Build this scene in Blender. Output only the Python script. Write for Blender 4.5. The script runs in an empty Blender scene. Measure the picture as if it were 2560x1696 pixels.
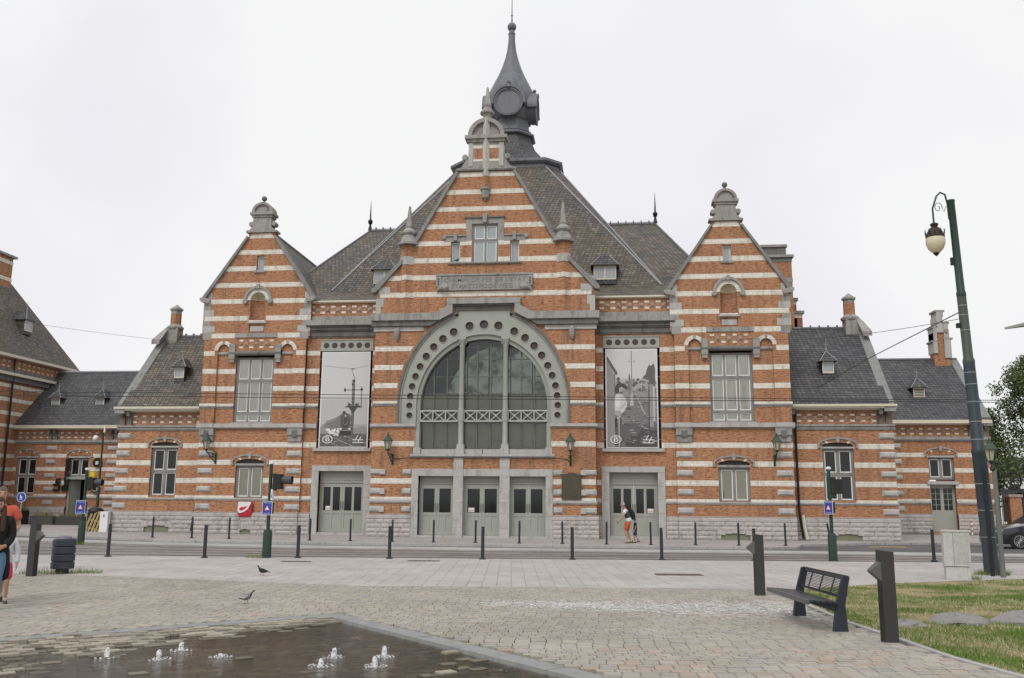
import bpy, bmesh, math, random
from mathutils import Vector, Matrix
from mathutils.geometry import tessellate_polygon
R = math.radians
random.seed(7)
S = bpy.context.scene
COL = S.collection

# ---------------------------------------------------------------- camera
cam = bpy.data.cameras.new('camera'); camo = bpy.data.objects.new('camera', cam); COL.objects.link(camo)
cam.sensor_width = 36.0; cam.lens = 2250 / 2560 * 36; cam.clip_start = 0.1; cam.clip_end = 2000
YAW, PITCH, ROLL = 0.112437, 0.177782, 0.007981
_fw = Vector((-math.sin(YAW), math.cos(YAW), 0)); _rt = Vector((math.cos(YAW), math.sin(YAW), 0)); _up = Vector((0, 0, 1))
_F = _fw * math.cos(PITCH) + _up * math.sin(PITCH); _U = -_fw * math.sin(PITCH) + _up * math.cos(PITCH)
_R2 = _rt * math.cos(ROLL) + _U * math.sin(ROLL); _U2 = -_rt * math.sin(ROLL) + _U * math.cos(ROLL)
camo.matrix_world = Matrix(((_R2.x, _U2.x, -_F.x, 6.144), (_R2.y, _U2.y, -_F.y, -43.135), (_R2.z, _U2.z, -_F.z, 1.7), (0, 0, 0, 1)))
S.camera = camo

# ---------------------------------------------------------------- sky, sun, exposure (overcast day)
SUN_EL, SUN_AZ = 48.0, 200.0            # high and behind the camera, veiled by cloud
W = bpy.data.worlds.new('World'); S.world = W; W.use_nodes = True
nt = W.node_tree; nt.nodes.clear()
_o = nt.nodes.new('ShaderNodeOutputWorld'); _b = nt.nodes.new('ShaderNodeBackground')
_sky = nt.nodes.new('ShaderNodeTexSky'); _sky.sky_type = 'NISHITA'; _sky.sun_disc = False
_sky.sun_elevation = R(SUN_EL); _sky.sun_rotation = R(SUN_AZ); _sky.air_density = 1.0; _sky.dust_density = 4.0
_hs = nt.nodes.new('ShaderNodeHueSaturation'); _hs.inputs['Saturation'].default_value = 0.25
_tc = nt.nodes.new('ShaderNodeTexCoord'); _ns = nt.nodes.new('ShaderNodeTexNoise')
_ns.inputs['Scale'].default_value = 2.2; _ns.inputs['Detail'].default_value = 4; _ns.inputs['Roughness'].default_value = 0.45
_rp = nt.nodes.new('ShaderNodeValToRGB')
_rp.color_ramp.elements[0].position = 0.36; _rp.color_ramp.elements[0].color = (8.3, 8.25, 8.85, 1)
_rp.color_ramp.elements[1].position = 0.58; _rp.color_ramp.elements[1].color = (9.5, 9.5, 9.55, 1)
_mx = nt.nodes.new('ShaderNodeMix'); _mx.data_type = 'RGBA'; _mx.inputs['Factor'].default_value = 0.965
nt.links.new(_tc.outputs['Generated'], _ns.inputs['Vector']); nt.links.new(_ns.outputs['Fac'], _rp.inputs['Fac'])
nt.links.new(_sky.outputs['Color'], _hs.inputs['Color'])
nt.links.new(_hs.outputs['Color'], _mx.inputs['A']); nt.links.new(_rp.outputs['Color'], _mx.inputs['B'])
nt.links.new(_mx.outputs['Result'], _b.inputs['Color']); _b.inputs['Strength'].default_value = 0.1
nt.links.new(_b.outputs['Background'], _o.inputs['Surface'])
sl = bpy.data.lights.new('sun', 'SUN'); sl.energy = 1.5; sl.angle = R(25); sl.color = (1.0, 0.97, 0.93)
so = bpy.data.objects.new('sun', sl); COL.objects.link(so)
_el, _az = R(SUN_EL), R(SUN_AZ)         # sky rotation: 0 = +Y, clockwise from above
_d = Vector((math.sin(_az) * math.cos(_el), math.cos(_az) * math.cos(_el), math.sin(_el)))
so.rotation_euler = _d.to_track_quat('Z', 'Y').to_euler(); so.location = _d * 60
vs = S.view_settings; vs.view_transform = 'Standard'; vs.look = 'None'; vs.exposure = 0.0; vs.gamma = 1.0; vs.use_curve_mapping = False
S.cycles.use_denoising = True; S.cycles.max_bounces = 6; S.cycles.transparent_max_bounces = 12

# ---------------------------------------------------------------- mesh helpers
def tag(o, label, cat, group=None, kind=None):
    o['label'] = label
    if cat: o['category'] = cat
    if group: o['group'] = group
    if kind: o['kind'] = kind
    return o
def empty(name, loc=(0, 0, 0), rz=0.0, label=None, cat=None, group=None):
    o = bpy.data.objects.new(name, None); o.empty_display_size = 0.2; COL.objects.link(o)
    o.location = loc; o.rotation_euler = (0, 0, rz)
    if label: tag(o, label, cat, group)
    return o
def child(name, mesh, parent, loc=(0, 0, 0), rot=(0, 0, 0), sc=(1, 1, 1), color=None):
    o = bpy.data.objects.new(name, mesh); COL.objects.link(o); o.parent = parent
    o.location = loc; o.rotation_euler = rot; o.scale = sc
    if color: o.color = color
    return o
class MB:
    def __init__(s): s.v = []; s.f = []
    def add(s, vs, fs):
        n = len(s.v); s.v += [tuple(p) for p in vs]; s.f += [tuple(i + n for i in f) for f in fs]; return s
    def box(s, x0, x1, y0, y1, z0, z1):
        x0, x1 = min(x0, x1), max(x0, x1); y0, y1 = min(y0, y1), max(y0, y1); z0, z1 = min(z0, z1), max(z0, z1)
        return s.add([(x0,y0,z0),(x1,y0,z0),(x1,y1,z0),(x0,y1,z0),(x0,y0,z1),(x1,y0,z1),(x1,y1,z1),(x0,y1,z1)],
                     [(0,3,2,1),(4,5,6,7),(0,1,5,4),(1,2,6,5),(2,3,7,6),(3,0,4,7)])
    def hexa(s, b, t):
        n = len(b)
        return s.add(list(b) + list(t), [tuple(range(n))[::-1], tuple(range(n, 2*n))] + [(i, (i+1) % n, n + (i+1) % n, n + i) for i in range(n)])
    def prism(s, poly, y0, y1):                 # polygon in XZ pushed along Y
        return s.hexa([(x, y0, z) for x, z in poly], [(x, y1, z) for x, z in poly])
    def slab(s, poly, z0, z1):                  # polygon in XY pushed up
        return s.hexa([(x, y, z0) for x, y in poly], [(x, y, z1) for x, y in poly])
    def extx(s, prof, x0, x1):                  # profile in YZ run along X
        return s.hexa([(x0, y, z) for y, z in prof], [(x1, y, z) for y, z in prof])
    def lathe(s, c, prof, n=16, ax='z', ph=0.0):
        cx, cy, cz = c; vs = []; fs = []
        for r, h in prof:
            for i in range(n):
                a = 2 * math.pi * i / n + ph; u, w = r * math.cos(a), r * math.sin(a)
                vs.append((cx+u, cy+w, cz+h) if ax == 'z' else (cx+u, cy+h, cz+w) if ax == 'y' else (cx+h, cy+u, cz+w))
        for j in range(len(prof) - 1):
            for i in range(n):
                k = (i + 1) % n; fs.append((j*n+i, j*n+k, (j+1)*n+k, (j+1)*n+i))
        fs += [tuple(range(n))[::-1], tuple(range((len(prof)-1)*n, len(prof)*n))]
        return s.add(vs, fs)
    def tube(s, pts, r, n=8):
        pts = [Vector(p) for p in pts]; rs = r if isinstance(r, (list, tuple)) else [r] * len(pts); vs = []; fs = []
        up = None
        for i, p in enumerate(pts):
            d = (pts[min(i+1, len(pts)-1)] - pts[max(i-1, 0)]).normalized()
            if up is None: up = Vector((0, 0, 1)) if abs(d.z) < 0.9 else Vector((0, 1, 0))
            a = d.cross(up).normalized(); b = a.cross(d).normalized(); up = b
            for k in range(n):
                t = 2 * math.pi * k / n; vs.append(p + (a * math.cos(t) + b * math.sin(t)) * rs[i])
        for j in range(len(pts) - 1):
            for k in range(n):
                q = (k + 1) % n; fs.append((j*n+k, j*n+q, (j+1)*n+q, (j+1)*n+k))
        fs += [tuple(range(n))[::-1], tuple(range((len(pts)-1)*n, len(pts)*n))]
        return s.add(vs, fs)
    def ball(s, c, r, n=12, m=8, sz=1.0, sy=1.0):
        prof = [(max(r * math.sin(math.pi * j / m), 1e-4), -r * sz * math.cos(math.pi * j / m)) for j in range(m + 1)]
        k = len(s.v); s.lathe(c, prof, n)
        if sy != 1.0: s.v[k:] = [(x, c[1] + (y - c[1]) * sy, z) for x, y, z in s.v[k:]]
        return s
    def mesh(s, name, mat, smooth=False, fix=True):
        me = bpy.data.meshes.new(name); me.from_pydata(s.v, [], s.f)
        if fix:
            bm = bmesh.new(); bm.from_mesh(me); bmesh.ops.recalc_face_normals(bm, faces=bm.faces); bm.to_mesh(me); bm.free()
        if mat: me.materials.append(mat)
        if smooth:
            me.shade_smooth()
            try: me.set_sharp_from_angle(angle=R(38))
            except Exception: pass
        me.update(); return me
    def obj(s, name, mat, parent=None, smooth=False, fix=True):
        o = bpy.data.objects.new(name, s.mesh(name, mat, smooth, fix)); COL.objects.link(o)
        if parent is not None: o.parent = parent
        return o
def wall(name, outline, holes, y, depth, mat, parent):          # brick wall with real openings and reveals
    loops = [outline] + holes
    tris = tessellate_polygon([[Vector((x, z, 0)) for x, z in l] for l in loops])
    flat = [p for l in loops for p in l]
    m = MB(); m.v = [(x, y, z) for x, z in flat]; m.f = [tuple(t) for t in tris]
    for l in loops:
        n = len(l); k = len(m.v)
        m.v += [(x, y, z) for x, z in l] + [(x, y + depth, z) for x, z in l]
        m.f += [(k+i, k+(i+1) % n, k+n+(i+1) % n, k+n+i) for i in range(n)]
    return m.obj(name, mat, parent, fix=False)
def mir(s, pts): return [(s * x, z) for x, z in pts]
def arc(cx, cz, rx, rz, a0, a1, n): return [(cx + rx * math.cos(R(a0 + (a1-a0)*i/n)), cz + rz * math.sin(R(a0 + (a1-a0)*i/n))) for i in range(n + 1)]
def dup(root, loc, rz=0.0):
    r = root.copy(); COL.objects.link(r); r.location = loc; r.rotation_euler = (0, 0, rz)
    def rec(a, b):
        for ch in a.children:
            c = ch.copy(); COL.objects.link(c); c.parent = b; rec(ch, c)
    rec(root, r); return r

# ---------------------------------------------------------------- materials
class NT:
    def __init__(s, name):
        s.m = bpy.data.materials.new(name); s.m.use_nodes = True; s.t = s.m.node_tree
        s.b = s.t.nodes['Principled BSDF']; s.out = s.t.nodes['Material Output']
    def n(s, typ, **kw):
        nd = s.t.nodes.new(typ)
        for k, v in kw.items():
            if k in nd.inputs: nd.inputs[k].default_value = v
            else: setattr(nd, k, v)
        return nd
    def l(s, a, b): s.t.links.new(a, b)
    def math(s, op, a, b=None):
        nd = s.n('ShaderNodeMath', operation=op)
        for i, x in enumerate((a, b)):
            if x is None: continue
            if isinstance(x, (int, float)): nd.inputs[i].default_value = x
            else: s.l(x, nd.inputs[i])
        return nd.outputs[0]
    def mix(s, f, a, b, blend='MIX'):
        nd = s.n('ShaderNodeMix', data_type='RGBA', blend_type=blend)
        for k, x in (('Factor', f), ('A', a), ('B', b)):
            if isinstance(x, (int, float)): nd.inputs[k].default_value = x
            elif isinstance(x, tuple): nd.inputs[k].default_value = (*x[:3], 1)
            else: s.l(x, nd.inputs[k])
        return nd.outputs['Result']
    def ramp(s, f, stops):
        nd = s.n('ShaderNodeValToRGB'); cr = nd.color_ramp
        while len(cr.elements) < len(stops): cr.elements.new(0.5)
        for e, (p, c) in zip(cr.elements, stops): e.position = p; e.color = (*c, 1) if isinstance(c, tuple) else (c, c, c, 1)
        s.l(f, nd.inputs['Fac']); return nd.outputs['Color']
    def pos(s): return s.n('ShaderNodeNewGeometry').outputs['Position']
    def noise(s, vec, scale, detail=4, rough=0.55, w=None):
        nd = s.n('ShaderNodeTexNoise', Scale=scale, Detail=detail, Roughness=rough); s.l(vec, nd.inputs['Vector']); return nd.outputs['Fac']
    def uv(s, kz=1.0, off=0.0):                 # world metres laid on any upright face: u = x + y, v = z
        sp = s.n('ShaderNodeSeparateXYZ'); s.l(s.pos(), sp.inputs[0])
        cb = s.n('ShaderNodeCombineXYZ'); s.l(s.math('ADD', sp.outputs[0], sp.outputs[1]), cb.inputs[0])
        s.l(s.math('MULTIPLY', sp.outputs[2], kz), cb.inputs[1]); return cb.outputs[0]
    def bump(s, h, strength=0.3, dist=0.02):
        nd = s.n('ShaderNodeBump', Strength=strength, Distance=dist); s.l(h, nd.inputs['Height']); s.l(nd.outputs['Normal'], s.b.inputs['Normal'])
    def set(s, color=None, rough=None, metal=None, spec=None):
        for k, x in (('Base Color', color), ('Roughness', rough), ('Metallic', metal), ('Specular IOR Level', spec)):
            if x is None: continue
            if isinstance(x, (int, float)): s.b.inputs[k].default_value = x
            elif isinstance(x, tuple): s.b.inputs[k].default_value = (*x[:3], 1)
            else: s.l(x, s.b.inputs[k])
        return s
def flat(name, c, rough=0.6, metal=0.0, var=0.12, scale=6.0, spec=0.4, bump=0.0):     # paint, metal, cloth: small tone changes and wear
    m = NT(name); f = m.noise(m.pos(), scale, 5)
    col = m.mix(m.math('MULTIPLY', f, 1.0), tuple(x * (1 - var * 1.3) for x in c), tuple(min(1, x * (1 + var)) for x in c))
    m.set(col, rough, metal, spec)
    if bump: m.bump(m.noise(m.pos(), scale * 12, 3), bump, 0.01)
    return m.m
def brickmat(name, c1, c2, cm, bw=0.215, rh=0.0735, ms=0.009, tint=None):
    m = NT(name); v = m.uv()
    bt = m.n('ShaderNodeTexBrick', Scale=1.0, offset=0.5)
    for k, x in (('Brick Width', bw), ('Row Height', rh), ('Mortar Size', ms), ('Mortar Smooth', 0.2), ('Bias', -0.1)): bt.inputs[k].default_value = x
    bt.inputs['Color1'].default_value = (*c1, 1); bt.inputs['Color2'].default_value = (*c2, 1); bt.inputs['Mortar'].default_value = (*cm, 1)
    m.l(v, bt.inputs['Vector'])
    p = m.pos(); big = m.noise(p, 0.55, 5, 0.6); mid = m.noise(p, 2.6, 5, 0.65)
    mp = m.n('ShaderNodeMapping'); m.l(v, mp.inputs['Vector']); mp.inputs['Scale'].default_value = (1/bw*1.02, 1/rh*1.0, 1)
    wn = m.n('ShaderNodeTexNoise', Scale=1.15, Detail=2, Roughness=0.6); m.l(mp.outputs[0], wn.inputs['Vector'])
    c = m.mix(m.ramp(wn.outputs['Fac'], [(0.34, 0.0), (0.46, 1.0)]), tuple(x * 0.52 for x in c1), bt.outputs['Color'])
    c = m.mix(m.ramp(wn.outputs['Fac'], [(0.56, 0.0), (0.68, 0.7)]), c, tuple(min(1, x * y) for x, y in zip(c2, (1.2, 1.45, 1.6))))
    c = m.mix(m.ramp(big, [(0.36, 0.20), (0.58, 0.0)]), c, (0.26, 0.12, 0.075))
    c = m.mix(m.ramp(mid, [(0.28, 0.32), (0.48, 0.0)]), c, (0.17, 0.10, 0.07))
    c = m.mix(m.ramp(mid, [(0.62, 0.0), (0.80, 0.22)]), c, (0.60, 0.48, 0.36))
    ms_ = m.n('ShaderNodeMapping'); m.l(p, ms_.inputs['Vector']); ms_.inputs['Scale'].default_value = (2.6, 2.6, 0.22)
    run = m.noise(ms_.outputs[0], 1.5, 6, 0.65); c = m.mix(m.ramp(run, [(0.32, 0.55), (0.48, 0.0)]), c, (0.13, 0.09, 0.07))
    c = m.mix(m.ramp(run, [(0.64, 0.0), (0.80, 0.22)]), c, (0.50, 0.38, 0.28))
    m.set(c, 0.88, 0, 0.25); m.bump(bt.outputs['Fac'], -0.35, 0.012)
    return m.m
def stonemat(name, c, stain=(0.10, 0.10, 0.095), amt=0.55, joints=None, rough=0.8, bump=0.35, ns=1.0):
    m = NT(name); p = m.pos()
    mp = m.n('ShaderNodeMapping'); m.l(p, mp.inputs['Vector']); mp.inputs['Scale'].default_value = (1.6, 1.6, 0.45)
    run = m.noise(mp.outputs[0], 1.7 * ns, 6, 0.65); fine = m.noise(p, 14, 4, 0.6); mid = m.noise(p, 3.2 * ns, 4)
    col = m.mix(mid, tuple(x * 0.82 for x in c), tuple(min(1, x * 1.14) for x in c))
    if joints:
        bt = m.n('ShaderNodeTexBrick', Scale=1.0, offset=0.5)
        for k, x in (('Brick Width', joints[0]), ('Row Height', joints[1]), ('Mortar Size', 0.006), ('Mortar Smooth', 0.1)): bt.inputs[k].default_value = x
        bt.inputs['Color1'].default_value = (1, 1, 1, 1); bt.inputs['Color2'].default_value = (0.92, 0.90, 0.86, 1); bt.inputs['Mortar'].default_value = (0.62, 0.59, 0.54, 1)
        m.l(m.uv(), bt.inputs['Vector']); col = m.mix(1.0, col, bt.outputs['Color'], 'MULTIPLY')
    col = m.mix(m.ramp(run, [(0.30, amt), (0.50, 0.0)]), col, stain)
    col = m.mix(m.ramp(fine, [(0.28, 0.35), (0.5, 0.0)]), col, tuple(x * 0.5 for x in c))
    m.set(col, rough, 0, 0.3); m.bump(m.noise(p, 26, 4, 0.6), bump, 0.01)
    return m.m
def slatemat(name, c, lich, amt, kz=1.22, wid=0.22, row=0.155):
    m = NT(name); v = m.uv(kz)
    bt = m.n('ShaderNodeTexBrick', Scale=1.0, offset=0.5)
    for k, x in (('Brick Width', wid), ('Row Height', row), ('Mortar Size', 0.02), ('Mortar Smooth', 0.35)): bt.inputs[k].default_value = x
    bt.inputs['Color1'].default_value = (0.7, 0.7, 0.7, 1); bt.inputs['Color2'].default_value = (1.25, 1.22, 1.18, 1); bt.inputs['Mortar'].default_value = (0.16, 0.16, 0.16, 1)
    m.l(v, bt.inputs['Vector']); p = m.pos()
    mp = m.n('ShaderNodeMapping'); m.l(v, mp.inputs['Vector']); mp.inputs['Scale'].default_value = (1/wid, 1/row, 1)
    wn = m.n('ShaderNodeTexNoise', Scale=0.8, Detail=1.5, Roughness=0.5); m.l(mp.outputs[0], wn.inputs['Vector'])
    big = m.noise(p, 0.42, 6, 0.6); mid = m.noise(p, 1.5, 6, 0.65)
    col = m.mix(m.ramp(big, [(0.40, 0.0), (0.56, amt)]), c, lich)
    col = m.mix(m.ramp(mid, [(0.44, 0.0), (0.62, amt * 0.7)]), col, tuple(x * y for x, y in zip(lich, (1.5, 1.45, 1.5))))
    col = m.mix(m.ramp(wn.outputs['Fac'], [(0.54, 0.0), (0.68, 0.55 * amt + 0.04)]), col, (0.26, 0.245, 0.23))
    col = m.mix(1.0, col, bt.outputs['Color'], 'MULTIPLY')
    m.set(col, 0.62, 0, 0.4); m.bump(bt.outputs['Fac'], -0.6, 0.025)
    return m.m
def glassmat(name, tint=(0.95, 0.955, 0.945), refl=1.45, rough=0.02):
    m = NT(name); tr = m.n('ShaderNodeBsdfTransparent'); tr.inputs['Color'].default_value = (*tint, 1)
    gl = m.n('ShaderNodeBsdfGlossy'); gl.inputs['Roughness'].default_value = rough; gl.inputs['Color'].default_value = (0.95, 0.97, 0.97, 1)
    bn = m.n('ShaderNodeBump', Strength=0.05, Distance=0.02); m.l(m.noise(m.pos(), 1.6, 2), bn.inputs['Height']); m.l(bn.outputs['Normal'], gl.inputs['Normal'])
    fr = m.n('ShaderNodeFresnel'); fr.inputs['IOR'].default_value = refl
    mx = m.n('ShaderNodeMixShader'); m.l(fr.outputs[0], mx.inputs[0]); m.l(tr.outputs[0], mx.inputs[1]); m.l(gl.outputs[0], mx.inputs[2])
    m.l(mx.outputs[0], m.out.inputs['Surface']); return m.m
def attrmat(name, rough=0.85, bump=0.3, obj=False, wet=False):      # colour of each laid piece comes from the piece itself
    m = NT(name)
    if obj: c = m.n('ShaderNodeObjectInfo').outputs['Color']
    else: c = m.n('ShaderNodeAttribute', attribute_name='col').outputs['Color']
    p = m.pos(); f = m.noise(p, 30, 5, 0.65); g = m.noise(p, 0.7, 4)
    col = m.mix(1.0, c, m.ramp(f, [(0.25, 0.68), (0.7, 1.12)]), 'MULTIPLY')
    col = m.mix(1.0, col, m.ramp(g, [(0.3, 0.86), (0.7, 1.06)]), 'MULTIPLY')
    m.set(col, rough, 0, 0.35); m.bump(f, bump, 0.006); return m.m

BRICK = brickmat('brick', (0.385, 0.158, 0.072), (0.465, 0.214, 0.099), (0.36, 0.27, 0.195))
BRICKD = brickmat('brick_dark', (0.36, 0.145, 0.075), (0.42, 0.18, 0.09), (0.36, 0.27, 0.2))
WHITE = stonemat('white_stone', (0.76, 0.73, 0.655), (0.30, 0.27, 0.225), 0.65, (0.34, 0.125), bump=0.12, ns=1.6)
GREY = stonemat('blue_stone', (0.34, 0.335, 0.32), (0.10, 0.10, 0.095), 0.65, (0.95, 2.9), ns=1.4)
COPE = stonemat('coping_stone', (0.24, 0.245, 0.24), (0.09, 0.09, 0.085), 0.5)
GREYD = stonemat('weathered_stone', (0.165, 0.165, 0.155), (0.06, 0.06, 0.055), 0.7)
PALE = stonemat('pale_blue_stone', (0.45, 0.44, 0.42), (0.17, 0.16, 0.15), 0.5)
PLINTH = stonemat('plinth_stone', (0.46, 0.43, 0.41), (0.18, 0.165, 0.15), 0.5, bump=0.9)
PLINTHB = stonemat('plinth_bed', (0.22, 0.20, 0.19))
ROOF = slatemat('mossy_slate', (0.088, 0.085, 0.09), (0.118, 0.10, 0.072), 0.9)
ROOFB = slatemat('blue_slate', (0.075, 0.078, 0.088), (0.10, 0.10, 0.095), 0.3)
LEAD = stonemat('lead_sheet', (0.175, 0.182, 0.205), (0.06, 0.065, 0.07), 0.5, (0.9, 0.55), rough=0.5, bump=0.1)
ZINC = stonemat('zinc_strip', (0.33, 0.34, 0.36), (0.2, 0.2, 0.2), 0.4, rough=0.5, bump=0.1)
PAINT = flat('grey_green_paint', (0.335, 0.35, 0.305), 0.5, var=0.09, scale=3)
PAINTD = flat('grey_green_paint_trim', (0.29, 0.305, 0.27), 0.5, var=0.1, scale=3)
CREAM = flat('cream_paint', (0.62, 0.58, 0.47), 0.55, var=0.12)
SASH = flat('white_paint', (0.78, 0.76, 0.72), 0.5, var=0.06)
DARK = flat('dark_room', (0.012, 0.013, 0.014), 0.9)
HALL = flat('hall_drape', (0.20, 0.205, 0.175), 0.95, var=0.25, scale=1.2)
MESHY = flat('dark_mesh', (0.075, 0.062, 0.055), 0.8, var=0.2, scale=20)
BLIND = flat('blind_cloth', (0.80, 0.80, 0.72), 0.9, var=0.08, scale=2)
BLINDG = flat('blind_grey_green', (0.56, 0.54, 0.40), 0.9, var=0.15, scale=2)
SKYP = flat('painted_sky_pane', (0.34, 0.38, 0.40), 0.12, var=0.15, scale=2, spec=0.8)  # reflected sky painted into the colour of opaque panes
GLASS = glassmat('window_glass')
GLASSR = glassmat('hall_glass', (0.93, 0.945, 0.92), 1.5, 0.015)
IRON = flat('black_iron', (0.022, 0.024, 0.025), 0.45, 0.3)
GREENP = flat('dark_green_paint', (0.022, 0.05, 0.038), 0.4, 0.1)
POSTG = flat('post_blue_grey', (0.04, 0.055, 0.065), 0.45, 0.2, var=0.25, scale=2)
POSTM = flat('post_moss_grey', (0.075, 0.085, 0.075), 0.55, 0.1, var=0.25, scale=3)
ANTH = flat('anthracite_paint', (0.045, 0.045, 0.046), 0.6, 0.1, var=0.15)
GILT = flat('gilt_iron', (0.35, 0.27, 0.12), 0.5, 0.3)
BRONZE = flat('bronze', (0.085, 0.075, 0.05), 0.55, 0.4, var=0.3, scale=10)
# ================================================================ the station
ST = empty('station_building', (0, 0, 0), 0, 'long red brick station with white stone bands, big arched window and slate spire', 'station')
BANDS = [(2.455, 2.70), (3.34, 3.585), (4.21, 4.455), (7.0, 7.245), (7.885, 8.13), (8.80, 9.04), (9.69, 9.94), (10.585, 10.83), (11.47, 11.715),
         (12.32, 12.56), (13.18, 13.43), (14.05, 14.29), (14.91, 15.16), (15.80, 16.03), (16.67, 16.91), (17.57, 17.81)]
def band(x0, x1, z0, z1, y, name='white_band', mat=WHITE, proud=0.008, par=None):
    return MB().box(x0, x1, y - proud, y + 0.06, z0, z1).obj(name, mat, par or ST)
def bandp(poly, y, name='white_band', mat=WHITE, proud=0.008): return MB().prism(poly, y - proud, y + 0.06).obj(name, mat, ST)
def mould(name, x0, x1, y, steps, mat, par=None):       # steps: (z0, z1, projection) stacked
    m = MB()
    prof = [(y + 0.06, steps[0][0])]
    for z0, z1, p in steps: prof += [(y - p, z0), (y - p, z1)]
    prof += [(y + 0.06, steps[-1][1])]
    return m.extx(prof, x0, x1).obj(name, mat, par or ST)

# shared stones
def rough_stone(seed):
    rnd = random.Random(seed); m = MB(); nx, nz = 6, 3
    g = [[(i / nx, -(0.15 if i in (0, nx) or j in (0, nz) else 0.45 + 0.55 * rnd.random()), j / nz) for j in range(nz + 1)] for i in range(nx + 1)]
    for i in range(nx):
        for j in range(nz): m.add([g[i][j], g[i+1][j], g[i+1][j+1], g[i][j+1]], [(0, 1, 2, 3)])
    m.add([(0,-.15,0),(1,-.15,0),(1,-.15,1),(0,-.15,1),(0,1,0),(1,1,0),(1,1,1),(0,1,1)], [(0,3,7,4),(1,5,6,2),(3,2,6,7),(0,4,5,1)])
    return m.mesh('plinth_stone', PLINTH, fix=False)
ROUGH = [rough_stone(i) for i in range(6)]
def bevel_block(name, mat, d=0.3, k=0.22, kz=0.30):     # unit block with sloping margins
    m = MB(); b = [(0,0,0),(1,0,0),(1,0,1),(0,0,1)]; t = [(k,-1,kz),(1-k,-1,kz),(1-k,-1,1-kz),(k,-1,1-kz)]
    e = [(0,-d,0),(1,-d,0),(1,-d,1),(0,-d,1)]
    m.add(b + e + t, [(0,1,5,4),(1,2,6,5),(2,3,7,6),(3,0,4,7),(4,5,9,8),(5,6,10,9),(6,7,11,10),(7,4,8,11),(8,9,10,11)])
    return m.mesh(name, mat)
QUOIN = bevel_block('quoin_stone', PALE, 0.25, 0.12, 0.26)
STUD = bevel_block('stud_stone', GREY, 0.15, 0.38, 0.38)
CHQ = bevel_block('chequer_stone', WHITE, 0.8, 0.04, 0.06)
def stone(name, mesh, x0, x1, z0, z1, y, d, par=None): return child(name, mesh, par or ST, (min(x0, x1), y, z0), (0, 0, 0), (abs(x1 - x0), d, z1 - z0))
def plinth(x0, x1, y, par=ST, z=0.0, top=1.05, gaps=()):
    x0, x1 = min(x0, x1), max(x0, x1)
    cuts = [x0] + [c for g in sorted(gaps) for c in (g[0], g[1])] + [x1]
    bed = MB()
    for a, b in zip(cuts[::2], cuts[1::2]): bed.box(a, b, y - 0.085, y + 0.1, z - 0.3, z + top - 0.02)
    for g in gaps: bed.box(g[0], g[1], y - 0.085, y + 0.1, z + g[2] + 0.02, z + top - 0.02)
    bed = bed.obj('plinth', PLINTHB, par)
    rows = [(0.0, 0.19), (0.19, 0.395), (0.395, 0.61), (0.61, 0.83)]; rnd = random.Random(int(x0 * 100))
    for r, (za, zb) in enumerate(rows):
        x = x0
        while x < x1 - 0.01:
            w = rnd.choice((0.42, 0.55, 0.7, 0.85)); w = x1 - x if x + w > x1 - 0.25 else w
            a, b = x, x + w; x += w
            for g in gaps:
                if zb > 0 and za < g[2] + 0.05 and b > g[0] and a < g[1]:
                    if a >= g[0] - 0.05 and b <= g[1] + 0.05: a = b
                    elif a < g[0]: b = g[0]
                    else: a = g[1]
            if b - a > 0.06: child('plinth_stone', ROUGH[rnd.randrange(6)], bed, (a + 0.006, y - 0.085, z + za + 0.006), (0, 0, 0), (b - a - 0.012, 0.05, zb - za - 0.012))
    x = x0
    while x < x1 - 0.01:
        w = rnd.uniform(1.0, 1.5); w = x1 - x if x + w > x1 - 0.5 else w
        MB().extx([(y + 0.05, z + 0.84), (y - 0.115, z + 0.84), (y - 0.115, z + top - 0.08), (y - 0.03, z + top), (y + 0.05, z + top)], x + 0.004, x + w - 0.004).obj('plinth_cap', PLINTH, bed); x += w
    for g in gaps:
        cx, hw = (g[0] + g[1]) / 2, (g[1] - g[0]) / 2
        MB().prism([(cx - hw, z - 0.1), (cx + hw, z - 0.1), (cx + hw, z + g[2] - 0.12)] + arc(cx, z + g[2] - 0.12, hw, 0.12, 0, 180, 8)[1:], y - 0.03, y + 0.05).obj('vent_cover', flat('vent_green', (0.19, 0.2, 0.13), 0.7), bed)
        n = max(5, int(hw * 9))
        for i in range(n):
            u = -1 + 2 * (i + 0.5) / n; dx = u * (hw + 0.10); hh = (hw + 0.10) / n - 0.003
            MB().prism([(cx + dx - hh, z + g[2] - 0.02 - 0.12 * u * u), (cx + dx + hh, z + g[2] - 0.02 - 0.12 * u * u), (cx + dx * 1.12 + hh * 1.12, z + g[2] + 0.2), (cx + dx * 1.12 - hh * 1.12, z + g[2] + 0.2)], y - 0.105, y).obj('vent_voussoir', PLINTH, bed)
    return bed
DGLASS = NT('dark_glass').set((0.012, 0.014, 0.014), 0.06, 0, 0.5).m
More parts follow.
